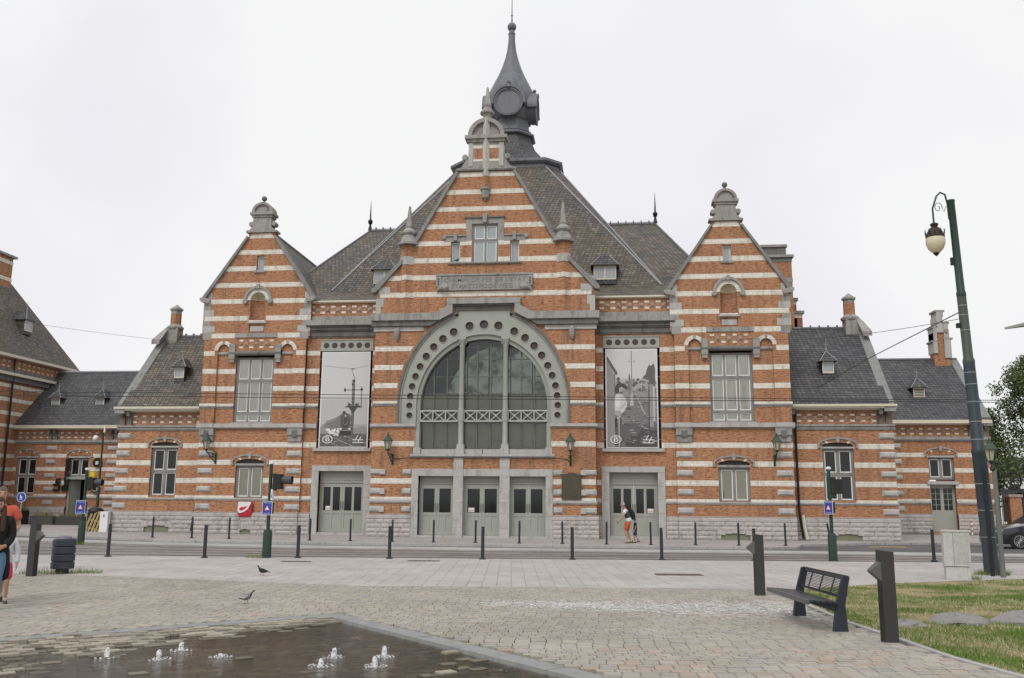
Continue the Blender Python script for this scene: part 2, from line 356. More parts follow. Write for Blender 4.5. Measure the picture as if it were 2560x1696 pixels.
def window(x0, x1, z0, z1, y, xs, zs, par=ST, name='window', stone_mat=COPE, sash=SASH, blind=BLIND, glass=GLASS, deep=0.12, sw=0.05):
    m = MB(); cx = [x0] + [c for a in xs for c in a] + [x1]; cz = [z0] + [c for a in zs for c in a] + [z1]
    for a, b in zip(cx[::2], cx[1::2]): m.box(a, b, y + deep, y + deep + 0.14, z0, z1)
    for a, b in zip(cz[::2], cz[1::2]):
        for u, v in xs: m.box(u, v, y + deep + 0.002, y + deep + 0.138, a, b)
    w = m.obj(name, stone_mat, par)
    for u, v in xs:
        for a, b in zs:
            s = MB(); q = y + deep + 0.05
            s.box(u, u + sw, q, q + 0.06, a, b).box(v - sw, v, q, q + 0.06, a, b).box(u + sw, v - sw, q + .001, q + 0.059, a, a + sw).box(u + sw, v - sw, q + .001, q + 0.059, b - sw, b)
            s.obj('sash', sash, w)
            MB().box(u + sw, v - sw, q + 0.025, q + 0.035, a + sw, b - sw).obj('pane', glass if blind is not None else DGLASS, w)
            if blind is not None: MB().box(u + sw * 0.5, v - sw * 0.5, q + 0.045, q + 0.05, a, b).obj('blind', blind, w)
    if blind is None: MB().box(x0, x1, y + 0.9, y + 0.92, z0, z1).box(x0 - .02, x0, y + deep + .2, y + .92, z0, z1).box(x1, x1 + .02, y + deep + .2, y + .92, z0, z1).obj('dark_interior', DARK, w)
    return w
def door(x0, x1, z0, zl, zt, y, glass, par=ST, panes=1):       # zl: top of leaves, zt: top of opening
    d = MB().box(x0, x1, y, y + 0.06, zl + 0.05, zt).box(x0, x1, y - 0.05, y + 0.06, zl, zl + 0.05).box(x0, x0 + 0.06, y - 0.02, y + 0.06, z0, zl).box(x1 - 0.06, x1, y - 0.02, y + 0.06, z0, zl)
    d.box(x0 + 0.12, x1 - 0.12, y - 0.02, y, zl + 0.13, zt - 0.1)
    d = d.obj('door', PAINT, par); w = (x1 - x0 - 0.12) / 2
    ga, gb = glass
    for k in (0, 1):
        a = x0 + 0.06 + k * w + 0.004; b = a + w - 0.008; m = MB(); st = 0.11
        m.box(a, a + st, y, y + 0.05, z0, zl).box(b - st, b, y, y + 0.05, z0, zl)
        for za, zb in ((z0, z0 + 0.16), (ga - 0.14, ga), (gb, zl)): m.box(a + st, b - st, y + .001, y + 0.049, za, zb)
        m.box(a + st, b - st, y + 0.025, y + 0.04, z0 + 0.16, ga - 0.14)
        mid = (a + b) / 2
        m.box(mid - 0.05, mid + 0.05, y + .002, y + 0.03, z0 + 0.16, ga - 0.14)
        if panes == 2: m.box(mid - 0.06, mid + 0.06, y + .001, y + 0.049, ga, gb)
        m.obj('door_leaf', PAINT, d)
        for u, v in (((a + st, b - st),) if panes == 1 else ((a + st, mid - 0.06), (mid + 0.06, b - st))): MB().box(u, v, y + 0.03, y + 0.04, ga, gb).obj('pane', DGLASS, d)
        hx = b - 0.05 if k == 0 else a + 0.05
        MB().tube([(hx, y, ga + 0.05), (hx, y - 0.05, ga + 0.06), (hx, y - 0.05, ga + 0.42), (hx, y, ga + 0.43)], 0.012, 6).obj('handle', IRON, d)
    return d
def arch_hole(c, w, zb, z0, hw, key):            # opening under a segmental arch
    return [(c - w, zb), (c + w, zb)] + arc(c, z0 + 0.12, w, key - z0 - 0.44, 0, 180, 14)
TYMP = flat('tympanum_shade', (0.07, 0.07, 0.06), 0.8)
def seg_hood(cx, hw, z0, key, y, par=ST, tymp=None):          # segmental window arch: hood mould, voussoirs, keystone
    a = MB(); r1, r2 = hw, hw - 0.07; h = key - z0 - 0.1
    o = arc(cx, z0 + 0.14, hw, h - 0.14, 0, 180, 14); i = arc(cx, z0 + 0.14, hw - 0.08, h - 0.22, 180, 0, 14)
    a.prism([(cx + hw, z0)] + o + [(cx - hw, z0), (cx - hw + 0.12, z0)] + i + [(cx + hw - 0.12, z0)], y - 0.07, y + 0.05)
    a.obj('hood_mould', GREY, par)
    n = 15
    for k in range(n):
        t0, t1 = 12 + 156 * k / n, 12 + 156 * (k + 1) / n
        p = [(cx + (hw - 0.09) * math.cos(R(t0)), z0 + 0.14 + (h - 0.23) * math.sin(R(t0))), (cx + (hw - 0.09) * math.cos(R(t1)), z0 + 0.14 + (h - 0.23) * math.sin(R(t1))),
             (cx + (hw - 0.24) * math.cos(R(t1)), z0 + 0.12 + (h - 0.36) * math.sin(R(t1))), (cx + (hw - 0.24) * math.cos(R(t0)), z0 + 0.12 + (h - 0.36) * math.sin(R(t0)))]
        MB().prism(p, y - 0.02, y + 0.05).obj('voussoir', WHITE if k in (3, 11) else BRICK, par)
    MB().prism([(cx - 0.06, key - 0.34), (cx + 0.06, key - 0.34), (cx + 0.095, key - 0.05), (cx - 0.095, key - 0.05)], y - 0.1, y + 0.05).obj('keystone', GREY, par)

# ---------------------------------------------------------------- pavilions (twin stepped gables)
PC = 11.72
CHX = MB
for s in (-1, 1):
    X = lambda u: s * (PC + u)                   # u: towards the outer side
    def bx(name, mat, u0, u1, y0, y1, z0, z1, par=ST): return MB().box(X(u0), X(u1), y0, y1, z0, z1).obj(name, mat, par)
    def rect(u0, u1, z0, z1): return [(X(u0), z0), (X(u1), z0), (X(u1), z1), (X(u0), z1)]
    LW = (-0.73, 0.71); UW = (-0.98, 1.02)
    # wall behind: lower storey and window recess
    wall('wall', rect(-2.62, 2.70, -0.3, 9.5), [arch_hole(X(-0.01), 0.72, 1.75, 3.34, 0.96, 3.97), rect(*UW, 5.42, 8.80)], 0.0, 0.5, BRICK, ST)
    MB().box(X(-2.6), X(2.68), 0.5, 9.0, 0, 11.6).box(X(-0.95), X(1.0), 0.48, 0.52, 1, 9).obj('inner_wall', BRICKD, ST)
    # front skin with the piers, the arched niches and the gable
    e = lambda z: 2.83 - max(0, z - 11.75) * 0.683
    out = [(X(-2.62), 5.14), (X(2.70), 5.14), (X(2.70), 9.62), (X(2.86), 9.78), (X(2.86), 11.72), (X(0.70), 14.92), (X(0.70), 15.2), (X(-0.70), 15.2), (X(-0.70), 14.92), (X(-2.80), 11.72), (X(-2.80), 9.78), (X(-2.62), 9.62)]
    rec = [(X(-1.97), 5.37), (X(1.97), 5.37)] + [(X(u), z) for u, z in arc(1.665, 9.07, 0.305, 0.305, 0, 180, 10)] + [(X(1.36), 8.80), (X(-1.36), 8.80)] + [(X(u), z) for u, z in arc(-1.665, 9.07, 0.305, 0.305, 0, 180, 10)]
    niche = [(X(-0.4), 10.55), (X(0.4), 10.55)] + [(X(u), z) for u, z in arc(0, 11.65, 0.4, 0.4, 0, 180, 14)]
    wall('wall', out, [rec, niche, rect(-0.2, 0.2, 13.2, 14.0), rect(-0.42, 0.42, 9.98, 10.36)], -0.12, 0.45, BRICK, ST)
    MB().box(X(-1.9), X(1.95), 0.005, 0.02, 8.8, 9.5).obj('niche_back', BRICK, ST)
    # lower windows and upper windows
    window(min(X(LW[0]), X(LW[1])), max(X(LW[0]), X(LW[1])), 1.75, 3.31, 0.0, [(min(X(-0.6), X(-0.06)), max(X(-0.6), X(-0.06))), (min(X(0.06), X(0.6)), max(X(0.06), X(0.6)))][::s], [(1.80, 3.20)], blind=BLINDG)
    bx('lintel', GREY, -0.78, 0.76, -0.02, 0.3, 3.31, 3.41); bx('tympanum', TYMP, -0.73, 0.71, 0.14, 0.24, 3.41, 3.8)
    seg_hood(X(-0.01), 0.96, 3.34, 3.97, 0.0)
    cols = sorted([tuple(sorted((X(a), X(b)))) for a, b in ((-0.86, -0.33), (-0.245, 0.285), (0.37, 0.9))])
    window(min(X(UW[0]), X(UW[1])), max(X(UW[0]), X(UW[1])), 5.42, 8.72, 0.0, cols, [(5.50, 5.86), (5.98, 7.48), (7.62, 8.62)], blind=BLIND)
    bx('window_sill', PALE, -1.06, 1.1, -0.06, 0.2, 5.37, 5.43)
    m = MB(); m.lathe((X(-1.36), -0.1, 8.91), [(0.115, 0), (0.115, 2.72)], 14, 'x') if s > 0 else m.lathe((X(1.36), -0.1, 8.91), [(0.115, 0), (0.115, 2.72)], 14, 'x')
    m.obj('lintel_roll', GREYD, ST, True)
    for q in (-1, 1):
        c = q * 1.665
        MB().lathe((X(c) - 0.3, 0.0, 8.91), [(0.09, 0), (0.09, 0.6)], 10, 'x').obj('niche_moulding', GREY, ST, True)
        bx('bracket', GREY, q * 1.05, q * 1.36, -0.2, 0.0, 8.62, 9.38); bx('bracket_foot', GREY, q * 1.08, q * 1.33, -0.17, 0.0, 8.45, 8.62)
        for k in range(9):
            t0, t1 = 180 * k / 9, 180 * (k + 1) / 9
            if (q > 0 and k > 7) or (q < 0 and k < 1): continue
            p = [(X(c + r * math.cos(R(t))), 9.07 + r * math.sin(R(t))) for r, t in ((0.305, t0), (0.305, t1), (0.49, t1), (0.49, t0))]
            MB().prism(p, -0.135, -0.05).obj('voussoir', GREY if k == 4 else WHITE, ST)
    # bands of the front skin
    for z0, z1 in BANDS:
        if 6 < z0 < 8.5:
            for a, b, yy in ((-2.62, -1.97, -0.12), (1.97, 2.70, -0.12), (-1.97, UW[0], 0.0), (UW[1], 1.97, 0.0)): band(X(a), X(b), z0, z1, yy)
        elif 8.7 < z0 < 9: band(X(-2.62), X(-2.13), z0, z1, -0.12); band(X(2.13), X(2.70), z0, z1, -0.12)
        elif 9.6 < z0 < 10: band(X(-2.4), X(-1.1), z0, z1, -0.12); band(X(1.1), X(2.4), z0, z1, -0.12); band(X(-1.1), X(1.1), 9.71, 9.93, -0.12, 'stone_band', GREY, 0.05)
        elif 10.5 < z0 < 12: 
            w = 0.46 if z0 < 11 else 0.74
            for q in (-1, 1): band(X(q * w), X(q * 2.80), z0, z1, -0.12)
        elif 12 < z0 < 15:
            g = 0.2 if z0 in (13.18,) else 0.0
            if z0 > 14.8: bandp([(X(-e(z0)), z0), (X(e(z0)), z0), (X(e(z1)), z1), (X(-e(z1)), z1)], -0.12)
            else:
                for q in (-1, 1): bandp([(X(q * g), z0), (X(q * e(z0)), z0), (X(q * e(z1)), z1), (X(q * g), z1)], -0.12)
    # lower bands, strings, quoins
    for z0, z1 in BANDS[:3]:
        if z0 < 3: band(X(-2.62), X(LW[0]), z0, z1, 0); band(X(LW[1]), X(2.70), z0, z1, 0)
        elif z0 < 4: band(X(-2.62), X(-0.98), z0, z1, 0); band(X(0.96), X(2.70), z0, z1, 0)
        else: band(X(-2.62), X(2.70), z0, z1, 0)
    for a, b in ((-2.62, LW[0]), (LW[1], 2.70)): band(X(a), X(b), 1.71, 1.84, 0.0)
    mould('string_course', X(-2.64), X(2.74), 0.0, [(1.60, 1.66, 0.03), (1.66, 1.72, 0.07)], PALE)
    mould('string_course', X(-2.72), X(2.82), 0.0, [(5.12, 5.17, 0.10), (5.17, 5.37, 0.17)], PALE)
    for a, b in ((-2.70, -1.94), (1.94, 2.78)): mould('string_course', X(a), X(b), -0.12, [(5.115, 5.175, 0.06), (5.175, 5.375, 0.11)], PALE)
    for a, b, yy in ((-2.68, -1.92, -0.12), (1.92, 2.76, -0.12), (-1.97, UW[0], 0.0), (UW[1], 1.97, 0.0)):
        mould('string_course', X(a), X(b), yy, [(6.13, 6.20, 0.03), (6.20, 6.26, 0.07)], GREY); band(X(a), X(b), 6.26, 6.38, yy)
    for u in ((1.92, 2.66), (-2.64, -1.88)):
        for z0, z1 in ((1.16, 1.45), (2.02, 2.30), (2.90, 3.18), (3.75, 4.04)): stone('quoin_stone', QUOIN, X(u[0]), X(u[1]), z0, z1, 0.0, 0.085)
        k = bx('corbel', GREY, u[0], u[1], -0.17, 0.0, 4.80, 5.11); bx('corbel_foot', GREY, u[0] + .03, u[1] - .03, -0.1, 0.0, 4.49, 4.8, k)
        um = (u[0] + u[1]) / 2; bx('corbel_key', GREYD, um - 0.13, um + 0.13, -0.19, -0.1, 4.72, 5.02, k)
    for q, u in ((1, 2.70), (-1, -2.62)):         # stone corner blocks of the gable storey
        for i, (z0, z1, w) in enumerate(((9.62, 10.0, 0.35), (10.0, 10.32, 0.5), (10.32, 10.585, 0.26), (10.83, 11.15, 0.42), (11.15, 11.47, 0.22))):
            bx('corner_stone', PALE if i % 2 else GREY, u + q * 0.02 - q * w, u + q * (0.17 if z0 > 9.7 else 0.1), -0.135, 0.2, z0, z1)
    # chequer work under the gable
    for k in range(4):
        u = -0.84 + 0.53 * k
        for z in (9.16, 9.50): stone('chequer_stone', CHQ, X(u - 0.1), X(u + 0.1), z, z + 0.1, -0.12, 0.02)
        if k < 3: stone('stud_stone', STUD, X(u + 0.18), X(u + 0.36), 9.27, 9.46, -0.12, 0.07)
    # round headed niche
    m = MB()
    for k in range(10):
        t0, t1 = 180 * k / 10, 180 * (k + 1) / 10
        pts = [(X(0.4 * math.cos(R(t))), -0.1 + 0.36 * math.sin(R(t))) for t in (t0, t1)]
        m.add([(pts[0][0], pts[0][1], 10.5), (pts[1][0], pts[1][1], 10.5), (pts[1][0], pts[1][1], 11.68), (pts[0][0], pts[0][1], 11.68)], [(0, 1, 2, 3)])
    m.obj('niche_back', BRICKD, ST, True, False)
    m = MB(); g = []
    for j in range(7):
        ph = 90 * j / 6
        g.append([(X(0.41 * math.cos(R(t)) * math.cos(R(ph * 0.98))), -0.1 + (0.36 + 0.02 * (k % 2)) * math.sin(R(t)) * math.cos(R(ph * 0.98)), 11.62 + 0.42 * math.sin(R(ph))) for k, t in enumerate(range(0, 181, 10))])
    for j in range(6):
        for k in range(18): m.add([g[j][k], g[j][k+1], g[j+1][k+1], g[j+1][k]], [(0, 1, 2, 3)])
    m.obj('niche_shell', stonemat('shell_stone', (0.60, 0.53, 0.37), amt=0.3), ST, False, False)
    for k in range(11):
        t0, t1 = 180 * k / 11, 180 * (k + 1) / 11
        MB().prism([(X(r * math.cos(R(t))), 11.65 + r * math.sin(R(t))) for r, t in ((0.4, t0), (0.4, t1), (0.6, t1), (0.6, t0))], -0.15, 0.0).obj('voussoir', WHITE, ST)
    hm = MB().prism([(X(u), z) for u, z in arc(0, 11.65, 0.74, 0.72, -8, 188, 20) + arc(0, 11.65, 0.605, 0.605, 188, -8, 20)], -0.24, 0.0).obj('niche_hood', GREY, ST)
    for q in (-1, 1): MB().lathe((X(q * 0.66), -0.28, 11.56), [(0.1, 0), (0.13, 0.03), (0.13, 0.2)], 12, 'y').obj('scroll', GREY, hm, True)
    bx('keystone', GREY, -0.07, 0.07, -0.28, -0.05, 12.22, 12.45, hm)
    bx('niche_sill', PALE, -0.5, 0.5, -0.2, 0.1, 10.44, 10.53); MB().prism([(X(-0.44), 10.53), (X(0.44), 10.53), (X(0.4), 10.6), (X(-0.4), 10.6)], -0.17, 0.1).obj('niche_step', WHITE, ST)
    bx('recess_back', BRICKD, -0.43, 0.43, -0.06, 0.0, 9.97, 10.37); bx('stone_panel', PALE, -0.35, 0.35, -0.1, -0.05, 10.03, 10.31)
    window(X(0) - 0.2, X(0) + 0.2, 13.2, 14.0, -0.12, [(X(0) - 0.19, X(0) + 0.19)], [(13.21, 13.99)], blind=SKYP, glass=SKYP, deep=0.1, sw=0.045)
    bx('window_sill', GREY, -0.29, 0.29, -0.2, 0.0, 13.08, 13.19)
    # coping, kneelers and crown
    for q in (-1, 1):
        MB().prism([(X(q * 2.96), 11.66), (X(q * 2.97), 11.78), (X(q * 0.76), 15.03), (X(q * 0.68), 14.97), (X(q * 2.82), 11.70)], -0.26, 0.25).obj('gable_coping', COPE, ST)
        MB().prism([(X(q * 2.55), 11.50), (X(q * 2.95), 11.56), (X(q * 3.06), 11.66), (X(q * 3.06), 11.78), (X(q * 2.9), 11.8), (X(q * 2.52), 11.72)], -0.28, 0.3).obj('kneeler', GREY, ST)
        bx('corner_stone', PALE, q * 2.45, q * 2.66, -0.135, 0.1, 11.73, 12.05)
    cr = MB().prism([(X(-0.82), 15.2), (X(0.82), 15.2), (X(0.82), 15.30), (X(0.66), 15.33), (X(0.51), 15.50), (X(0.47), 16.0), (X(-0.47), 16.0), (X(-0.51), 15.50), (X(-0.66), 15.33), (X(-0.82), 15.30)], -0.24, 0.3).obj('gable_crown', GREY, ST)
    MB().box(X(-0.62), X(0.62), -0.36, 0.4, 16.12, 16.26).box(X(-0.54), X(0.54), -0.29, 0.34, 16.0, 16.12).obj('crown_cornice', GREY, cr)
    MB().prism([(X(u), z) for u, z in arc(0, 16.26, 0.56, 0.54, 0, 180, 14)], -0.22, 0.36).obj('crown_arch', GREY, cr)
    MB().prism([(X(u), z) for u, z in arc(0, 16.26, 0.56, 0.54, 0, 180, 14) + arc(0, 16.26, 0.42, 0.42, 180, 0, 14)], -0.32, -0.221).obj('crown_archivolt', GREY, cr)
    m = MB(); m.lathe((X(0), -0.1, 16.76), [(0.14, 0), (0.14, 0.05), (0.06, 0.08), (0.05, 0.16)], 12); m.ball((X(0), -0.1, 17.04), 0.14, 14, 10); m.obj('ball_finial', GREYD, cr, True)
    for q in (-1, 1): MB().lathe((X(q * 0.6), -0.2, 15.67), [(0.11, 0), (0.13, 0.03), (0.13, 0.4)], 12, 'y').obj('scroll', GREY, cr, True)
    # roof
    m = MB(); m.prism([(X(-2.95), 11.55), (X(2.9), 11.55), (X(0), 15.62)], 0.45, 9.4); m.obj('roof', ROOF, ST)
    MB().tube([(X(0), 0.1, 15.64), (X(0), 9.4, 15.64)], 0.07, 8).obj('ridge_cap', ZINC, ST)
    if s < 0: plinth(X(2.72), X(-2.6), 0.0, ST, 0.0, 1.05, [(-11.99, -11.46, 0.27)])
    else: plinth(X(-2.6), X(2.72), 0.0, ST, 0.0, 1.05, [(11.02, 12.30, 0.33)])

# ---------------------------------------------------------------- side bays with a door and a poster window
SB = 0.12
POSTS = []
for s in (-1, 1):
    X = lambda x: s * x
    def bx(name, mat, x0, x1, y0, y1, z0, z1, par=ST): return MB().box(X(x0), X(x1), y0, y1, z0, z1).obj(name, mat, par)
    def rect(x0, x1, z0, z1): return [(X(x0), z0), (X(x1), z0), (X(x1), z1), (X(x0), z1)]
    wall('wall', rect(5.30, 9.12, -0.3, 11.46), [rect(5.94, 8.20, -0.2, 3.06), rect(5.72, 8.41, 4.18, 9.0)], SB, 0.5, BRICK, ST)
    for z0, z1 in BANDS[:3] + BANDS[3:6]:
        segs = ((5.35, 5.60), (8.52, 9.12)) if z0 < 3.0 else () if z0 < 4 else ((5.35, 5.70), (8.42, 9.12))
        for a, b in segs: band(X(a), X(b), z0, z1, SB)
    for a, b in ((5.35, 5.70), (8.42, 9.12)):
        mould('string_course', X(a), X(b), SB, [(5.12, 5.17, 0.05), (5.17, 5.37, 0.12)], PALE)
        mould('string_course', X(a), X(b), SB, [(6.13, 6.20, 0.03), (6.20, 6.26, 0.07)], GREY); band(X(a), X(b), 6.26, 6.38, SB)
    for a, b in ((5.35, 5.60), (8.52, 9.12)): mould('string_course', X(a), X(b), SB, [(1.60, 1.66, 0.03), (1.66, 1.72, 0.07)], PALE); band(X(a), X(b), 1.72, 1.84, SB)
    # door with stone surround built of blocks
    for a, b in ((5.58, 5.94), (8.20, 8.54)):
        for z0, z1 in ((-0.05, 0.52), (0.52, 1.16), (1.16, 1.80), (1.80, 2.42), (2.42, 3.06)): bx('jamb_stone', PALE, a, b, SB - 0.10, SB + 0.2, z0 + 0.004, z1 - 0.004)
    for a, b in ((5.58, 7.06), (7.06, 8.54)): bx('lintel_stone', PALE, a + 0.003, b - 0.003, SB - 0.10, SB + 0.2, 3.064, 3.33)
    door(min(X(5.94), X(8.20)), max(X(5.94), X(8.20)), 0.14, 2.50, 3.06, SB + 0.28, (1.16, 2.30), ST, 2)
    bx('door_step', PALE, 5.94, 8.20, SB - 0.05, SB + 0.4, -0.05, 0.13)
    # window behind the poster
    bx('window_sill', PALE, 5.62, 8.54, SB - 0.14, SB + 0.25, 4.03, 4.18)
    w = bx('window', IRON, 5.72, 8.41, SB + 0.42, SB + 0.46, 4.18, 9.0)
    for k in range(5): bx('glazing_bar', IRON, 5.72, 8.41, SB + 0.36, SB + 0.42, 4.7 + k * 0.8, 4.74 + k * 0.8, w)
    # pierced iron lintel
    holes = [[(X(6.0 + 0.42 * k) + 0.15 * math.cos(R(t)), 9.29 + 0.15 * math.sin(R(t))) for t in range(0, 360, 20)] for k in range(6)]
    gl = wall('pierced_lintel', rect(5.71, 8.40, 9.0, 9.60), holes, SB - 0.03, 0.06, PAINT, ST)
    bx('dark_mesh', MESHY, 5.75, 8.36, SB - 0.016, SB - 0.006, 9.05, 9.55, gl)
    bx('lintel_rim', PAINTD, 5.69, 8.42, SB - 0.06, SB, 9.0, 9.04, gl); bx('lintel_rim', PAINTD, 5.69, 8.42, SB - 0.06, SB, 9.545, 9.60, gl)
    # cornice and chequer frieze
    mould('cornice', X(5.35), X(9.14), SB, [(9.70, 9.76, 0.05), (9.76, 10.0, 0.08), (10.0, 10.07, 0.14), (10.07, 10.22, 0.20), (10.22, 10.28, 0.28)], GREYD)
    for a, b in ((5.35, 6.6), (6.6, 7.85), (7.85, 9.14)): mould('cornice_stone', X(a) + s * 0.003, X(b) - s * 0.003, SB, [(10.28, 10.53, 0.36), (10.53, 10.55, 0.3), (10.55, 10.78, 0.1)], GREY)
    for k in range(7):
        x = 5.55 + 0.545 * k
        for z in (10.93, 11.23): stone('chequer_stone', CHQ, X(x), X(x + 0.23), z, z + 0.11, SB, 0.02)
        if k < 6: stone('stud_stone', STUD, X(x + 0.28), X(x + 0.48), 11.02, 11.22, SB, 0.07)
    mould('gutter', X(5.35), X(9.10), SB, [(11.46, 11.50, 0.08), (11.50, 11.58, 0.16)], CREAM)
    plinth(X(8.55), X(9.14), SB - 0.06); plinth(X(5.36), X(5.575), SB - 0.06)
# ---------------------------------------------------------------- central block
CY = -0.9
def cb(name, mat, x0, x1, y0, y1, z0, z1, par=ST): return MB().box(x0, x1, y0, y1, z0, z1).obj(name, mat, par)
ell = lambda a, b, n=28, t0=0, t1=180: arc(0, 6.15, a, b, t0, t1, n)
tp = math.degrees(math.acos(1.28 / 4.13))
opening = [(-3.24, 3.85), (3.24, 3.85), (3.24, 5.28), (4.13, 5.28)] + ell(4.13, 4.78, 24, 0, tp) + [(1.40, 11.06), (-1.40, 11.06)] + ell(4.13, 4.78, 24, 180 - tp, 180) + [(-4.13, 5.28), (-3.24, 5.28)]
gab = [(-5.33, -0.3), (5.33, -0.3), (5.33, 11.75), (4.06, 13.19), (4.16, 13.19), (4.16, 14.15), (3.45, 14.15), (1.40, 17.72), (1.40, 17.9), (-1.40, 17.9), (-1.40, 17.72), (-3.45, 14.15), (-4.16, 14.15), (-4.16, 13.19), (-4.06, 13.19), (-5.33, 11.75)]
rc = lambda a, b, c, d: [(a, c), (b, c), (b, d), (a, d)]
wall('wall', gab, [opening, rc(-3.01, 3.01, -0.2, 2.82), rc(-0.62, 0.65, 13.18, 15.13), rc(-1.67, -1.23, 13.18, 14.24), rc(1.25, 1.69, 13.18, 14.24)], CY, 1.3, BRICK, ST)
# bands
eo = lambda z: 4.13 * math.sqrt(max(0, 1 - ((z - 6.15) / 4.78) ** 2)) + 0.02 if z > 6.15 else 4.15
g1 = lambda z: 5.33 - (z - 11.75) * 0.882
g2 = lambda z: 3.45 - (z - 14.15) * 0.577
for z0, z1 in BANDS:
    for q in (-1, 1):
        Q = lambda pts: [(q * x, z) for x, z in pts]
        if z0 < 3: segs = [(3.32, 5.33)]
        elif z0 < 4: segs = []
        elif z0 < 5: segs = [(3.25, 5.33)]
        elif z0 < 9.2: bandp(Q([(eo(z0) + 0.1, z0), (5.33, z0), (5.33, z1), (eo(z1) + 0.1, z1)]), CY); segs = []
        elif 11 < z0 < 12: segs = [(0, 5.2)] if q > 0 else [(0, 5.2)]
        elif 12 < z0 < 13: bandp(Q([(2.37, z0), (g1(z0), z0), (g1(z1), z1), (2.37, z1)]), CY); segs = []
        elif 13 < z0 < 14: segs = [(0.66, 1.24), (1.70, 3.58)]
        elif 14 < z0 < 14.5:
            bandp(Q([(1.70, z0), (3.45, z0), (g2(z1), z1), (1.70, z1)]), CY); segs = [(0.66, 1.24)]
        elif 14.5 < z0 < 15.5: bandp(Q([(0.95, z0), (g2(z0), z0), (g2(z1), z1), (0.95, z1)]), CY); segs = []
        elif z0 > 15.5 and z0 < 18: bandp(Q([(0, z0), (g2(z0), z0), (g2(z1), z1), (0, z1)]), CY); segs = []
        else: segs = []
        for a, b in segs: band(q * a, q * b, z0, z1, CY)
for q in (-1, 1):
    band(q * 3.32, q * 5.33, 1.72, 1.84, CY); mould('string_course', q * 3.32, q * 5.38, CY, [(1.55, 1.61, 0.04), (1.61, 1.72, 0.09)], PALE)
    mould('string_course', q * 4.15, q * 5.37, CY, [(6.13, 6.20, 0.03), (6.20, 6.26, 0.07)], GREY); band(q * 4.15, q * 5.35, 6.26, 6.38, CY)
    mould('string_course', q * 3.2, q * 5.42, CY, [(5.10, 5.15, 0.05), (5.15, 5.28, 0.13)], PALE)
    mould('window_sill', q * 0.01, q * 3.42, CY, [(3.69, 3.74, 0.06), (3.74, 3.85, 0.14)], PALE)
    for k, (z0, z1) in enumerate(((2.88, 3.13), (1.96, 2.24), (1.13, 1.41))):          # rusticated corner stones in two columns
        for a, b in ((3.36, 3.80), (4.72, 5.36)): stone('quoin_stone', QUOIN, q * a, q * b, z0, z1, CY, 0.09)
        cb('pilaster_stone', PALE, q * 4.62, q * 4.86, CY - 0.10, CY + 0.1, z0 + 0.01, z1 - 0.01)
    cb('return_wall', BRICK, q * 5.2, q * 5.32, CY + 1.2, 0.6, 0, 11.6)
    plinth(q * 3.33, q * 5.45, CY)
    # stone cornice each side of the arch
    mould('cornice', q * 2.95, q * 5.42, CY, [(9.78, 9.83, 0.06), (9.83, 10.0, 0.04)], PALE)
    MB().prism([(q * 2.62, 10.02), (q * 5.5, 10.02), (q * 5.5, 10.28), (q * 2.15, 10.28)], CY - 0.16, CY + 0.05).obj('cornice_moulding', GREYD, ST)
    MB().prism([(q * 2.15, 10.285), (q * 3.7, 10.285), (q * 3.7, 10.64), (q * 2.35, 10.64), (q * 1.79, 10.95), (q * 1.51, 10.95), (q * 1.51, 10.62)], CY - 0.26, CY + 0.05).obj('cornice_stone', GREY, ST)
    cb('cornice_stone', GREY, q * 3.705, q * 5.56, CY - 0.262, CY + 0.8, 10.285, 10.64)
    cb('hood_upright', GREY, q * 1.51, q * 1.79, CY - 0.24, CY + 0.05, 10.952, 11.06)
    MB().tube([(q * 4.25, CY - 0.02, 9.9), (q * 4.25, CY - 0.13, 9.78), (q * 4.25, CY - 0.13, 9.5), (q * 4.25, CY - 0.05, 9.3)], [0.1, 0.14, 0.13, 0.05], 8).obj('corbel', GREY, ST, True)
    # angled pilaster rising to the obelisk
    m = MB(); m.hexa([(q * 3.55, CY, 10.64), (q * 3.87, CY - 0.22, 10.64), (q * 4.19, CY, 10.64)], [(q * 3.55, CY, 14.1), (q * 3.87, CY - 0.22, 14.1), (q * 4.19, CY, 14.1)]); m.obj('angled_pilaster', BRICK, ST)
    for z0, z1 in ((11.43, 11.67), (12.32, 12.56), (13.10, 13.51)):
        m = MB(); m.hexa([(q * 3.53, CY - .02, z0), (q * 3.87, CY - 0.25, z0), (q * 4.21, CY - .02, z0)], [(q * 3.53, CY - .02, z1), (q * 3.87, CY - 0.25, z1), (q * 4.21, CY - .02, z1)])
        m.obj('white_band' if z0 < 13 else 'corner_stone', WHITE if z0 < 13 else PALE, ST)
    ob = MB(); ob.lathe((q * 3.83, CY + 0.12, 14.12), [(0.53, 0), (0.53, 0.12), (0.42, 0.2), (0.30, 0.5), (0.34, 0.53), (0.40, 0.60), (0.40, 0.68), (0.30, 0.76), (0.18, 0.9), (0.21, 0.95), (0.21, 1.0), (0.165, 1.03), (0.06, 2.02), (0.02, 2.06)], 20)
    ob.obj('obelisk', GREY, ST, True)
    # copings and kneeler scrolls
    MB().prism([(q * 5.56, 11.70), (q * 5.60, 11.86), (q * 4.10, 13.40), (q * 4.0, 13.28), (q * 5.35, 11.75)], CY - 0.14, CY + 0.4).obj('gable_coping', COPE, ST)
    MB().prism([(q * 3.55, 14.10), (q * 3.58, 14.22), (q * 1.50, 17.86), (q * 1.36, 17.8), (q * 3.42, 14.15)], CY - 0.14, CY + 0.4).obj('gable_coping', COPE, ST)
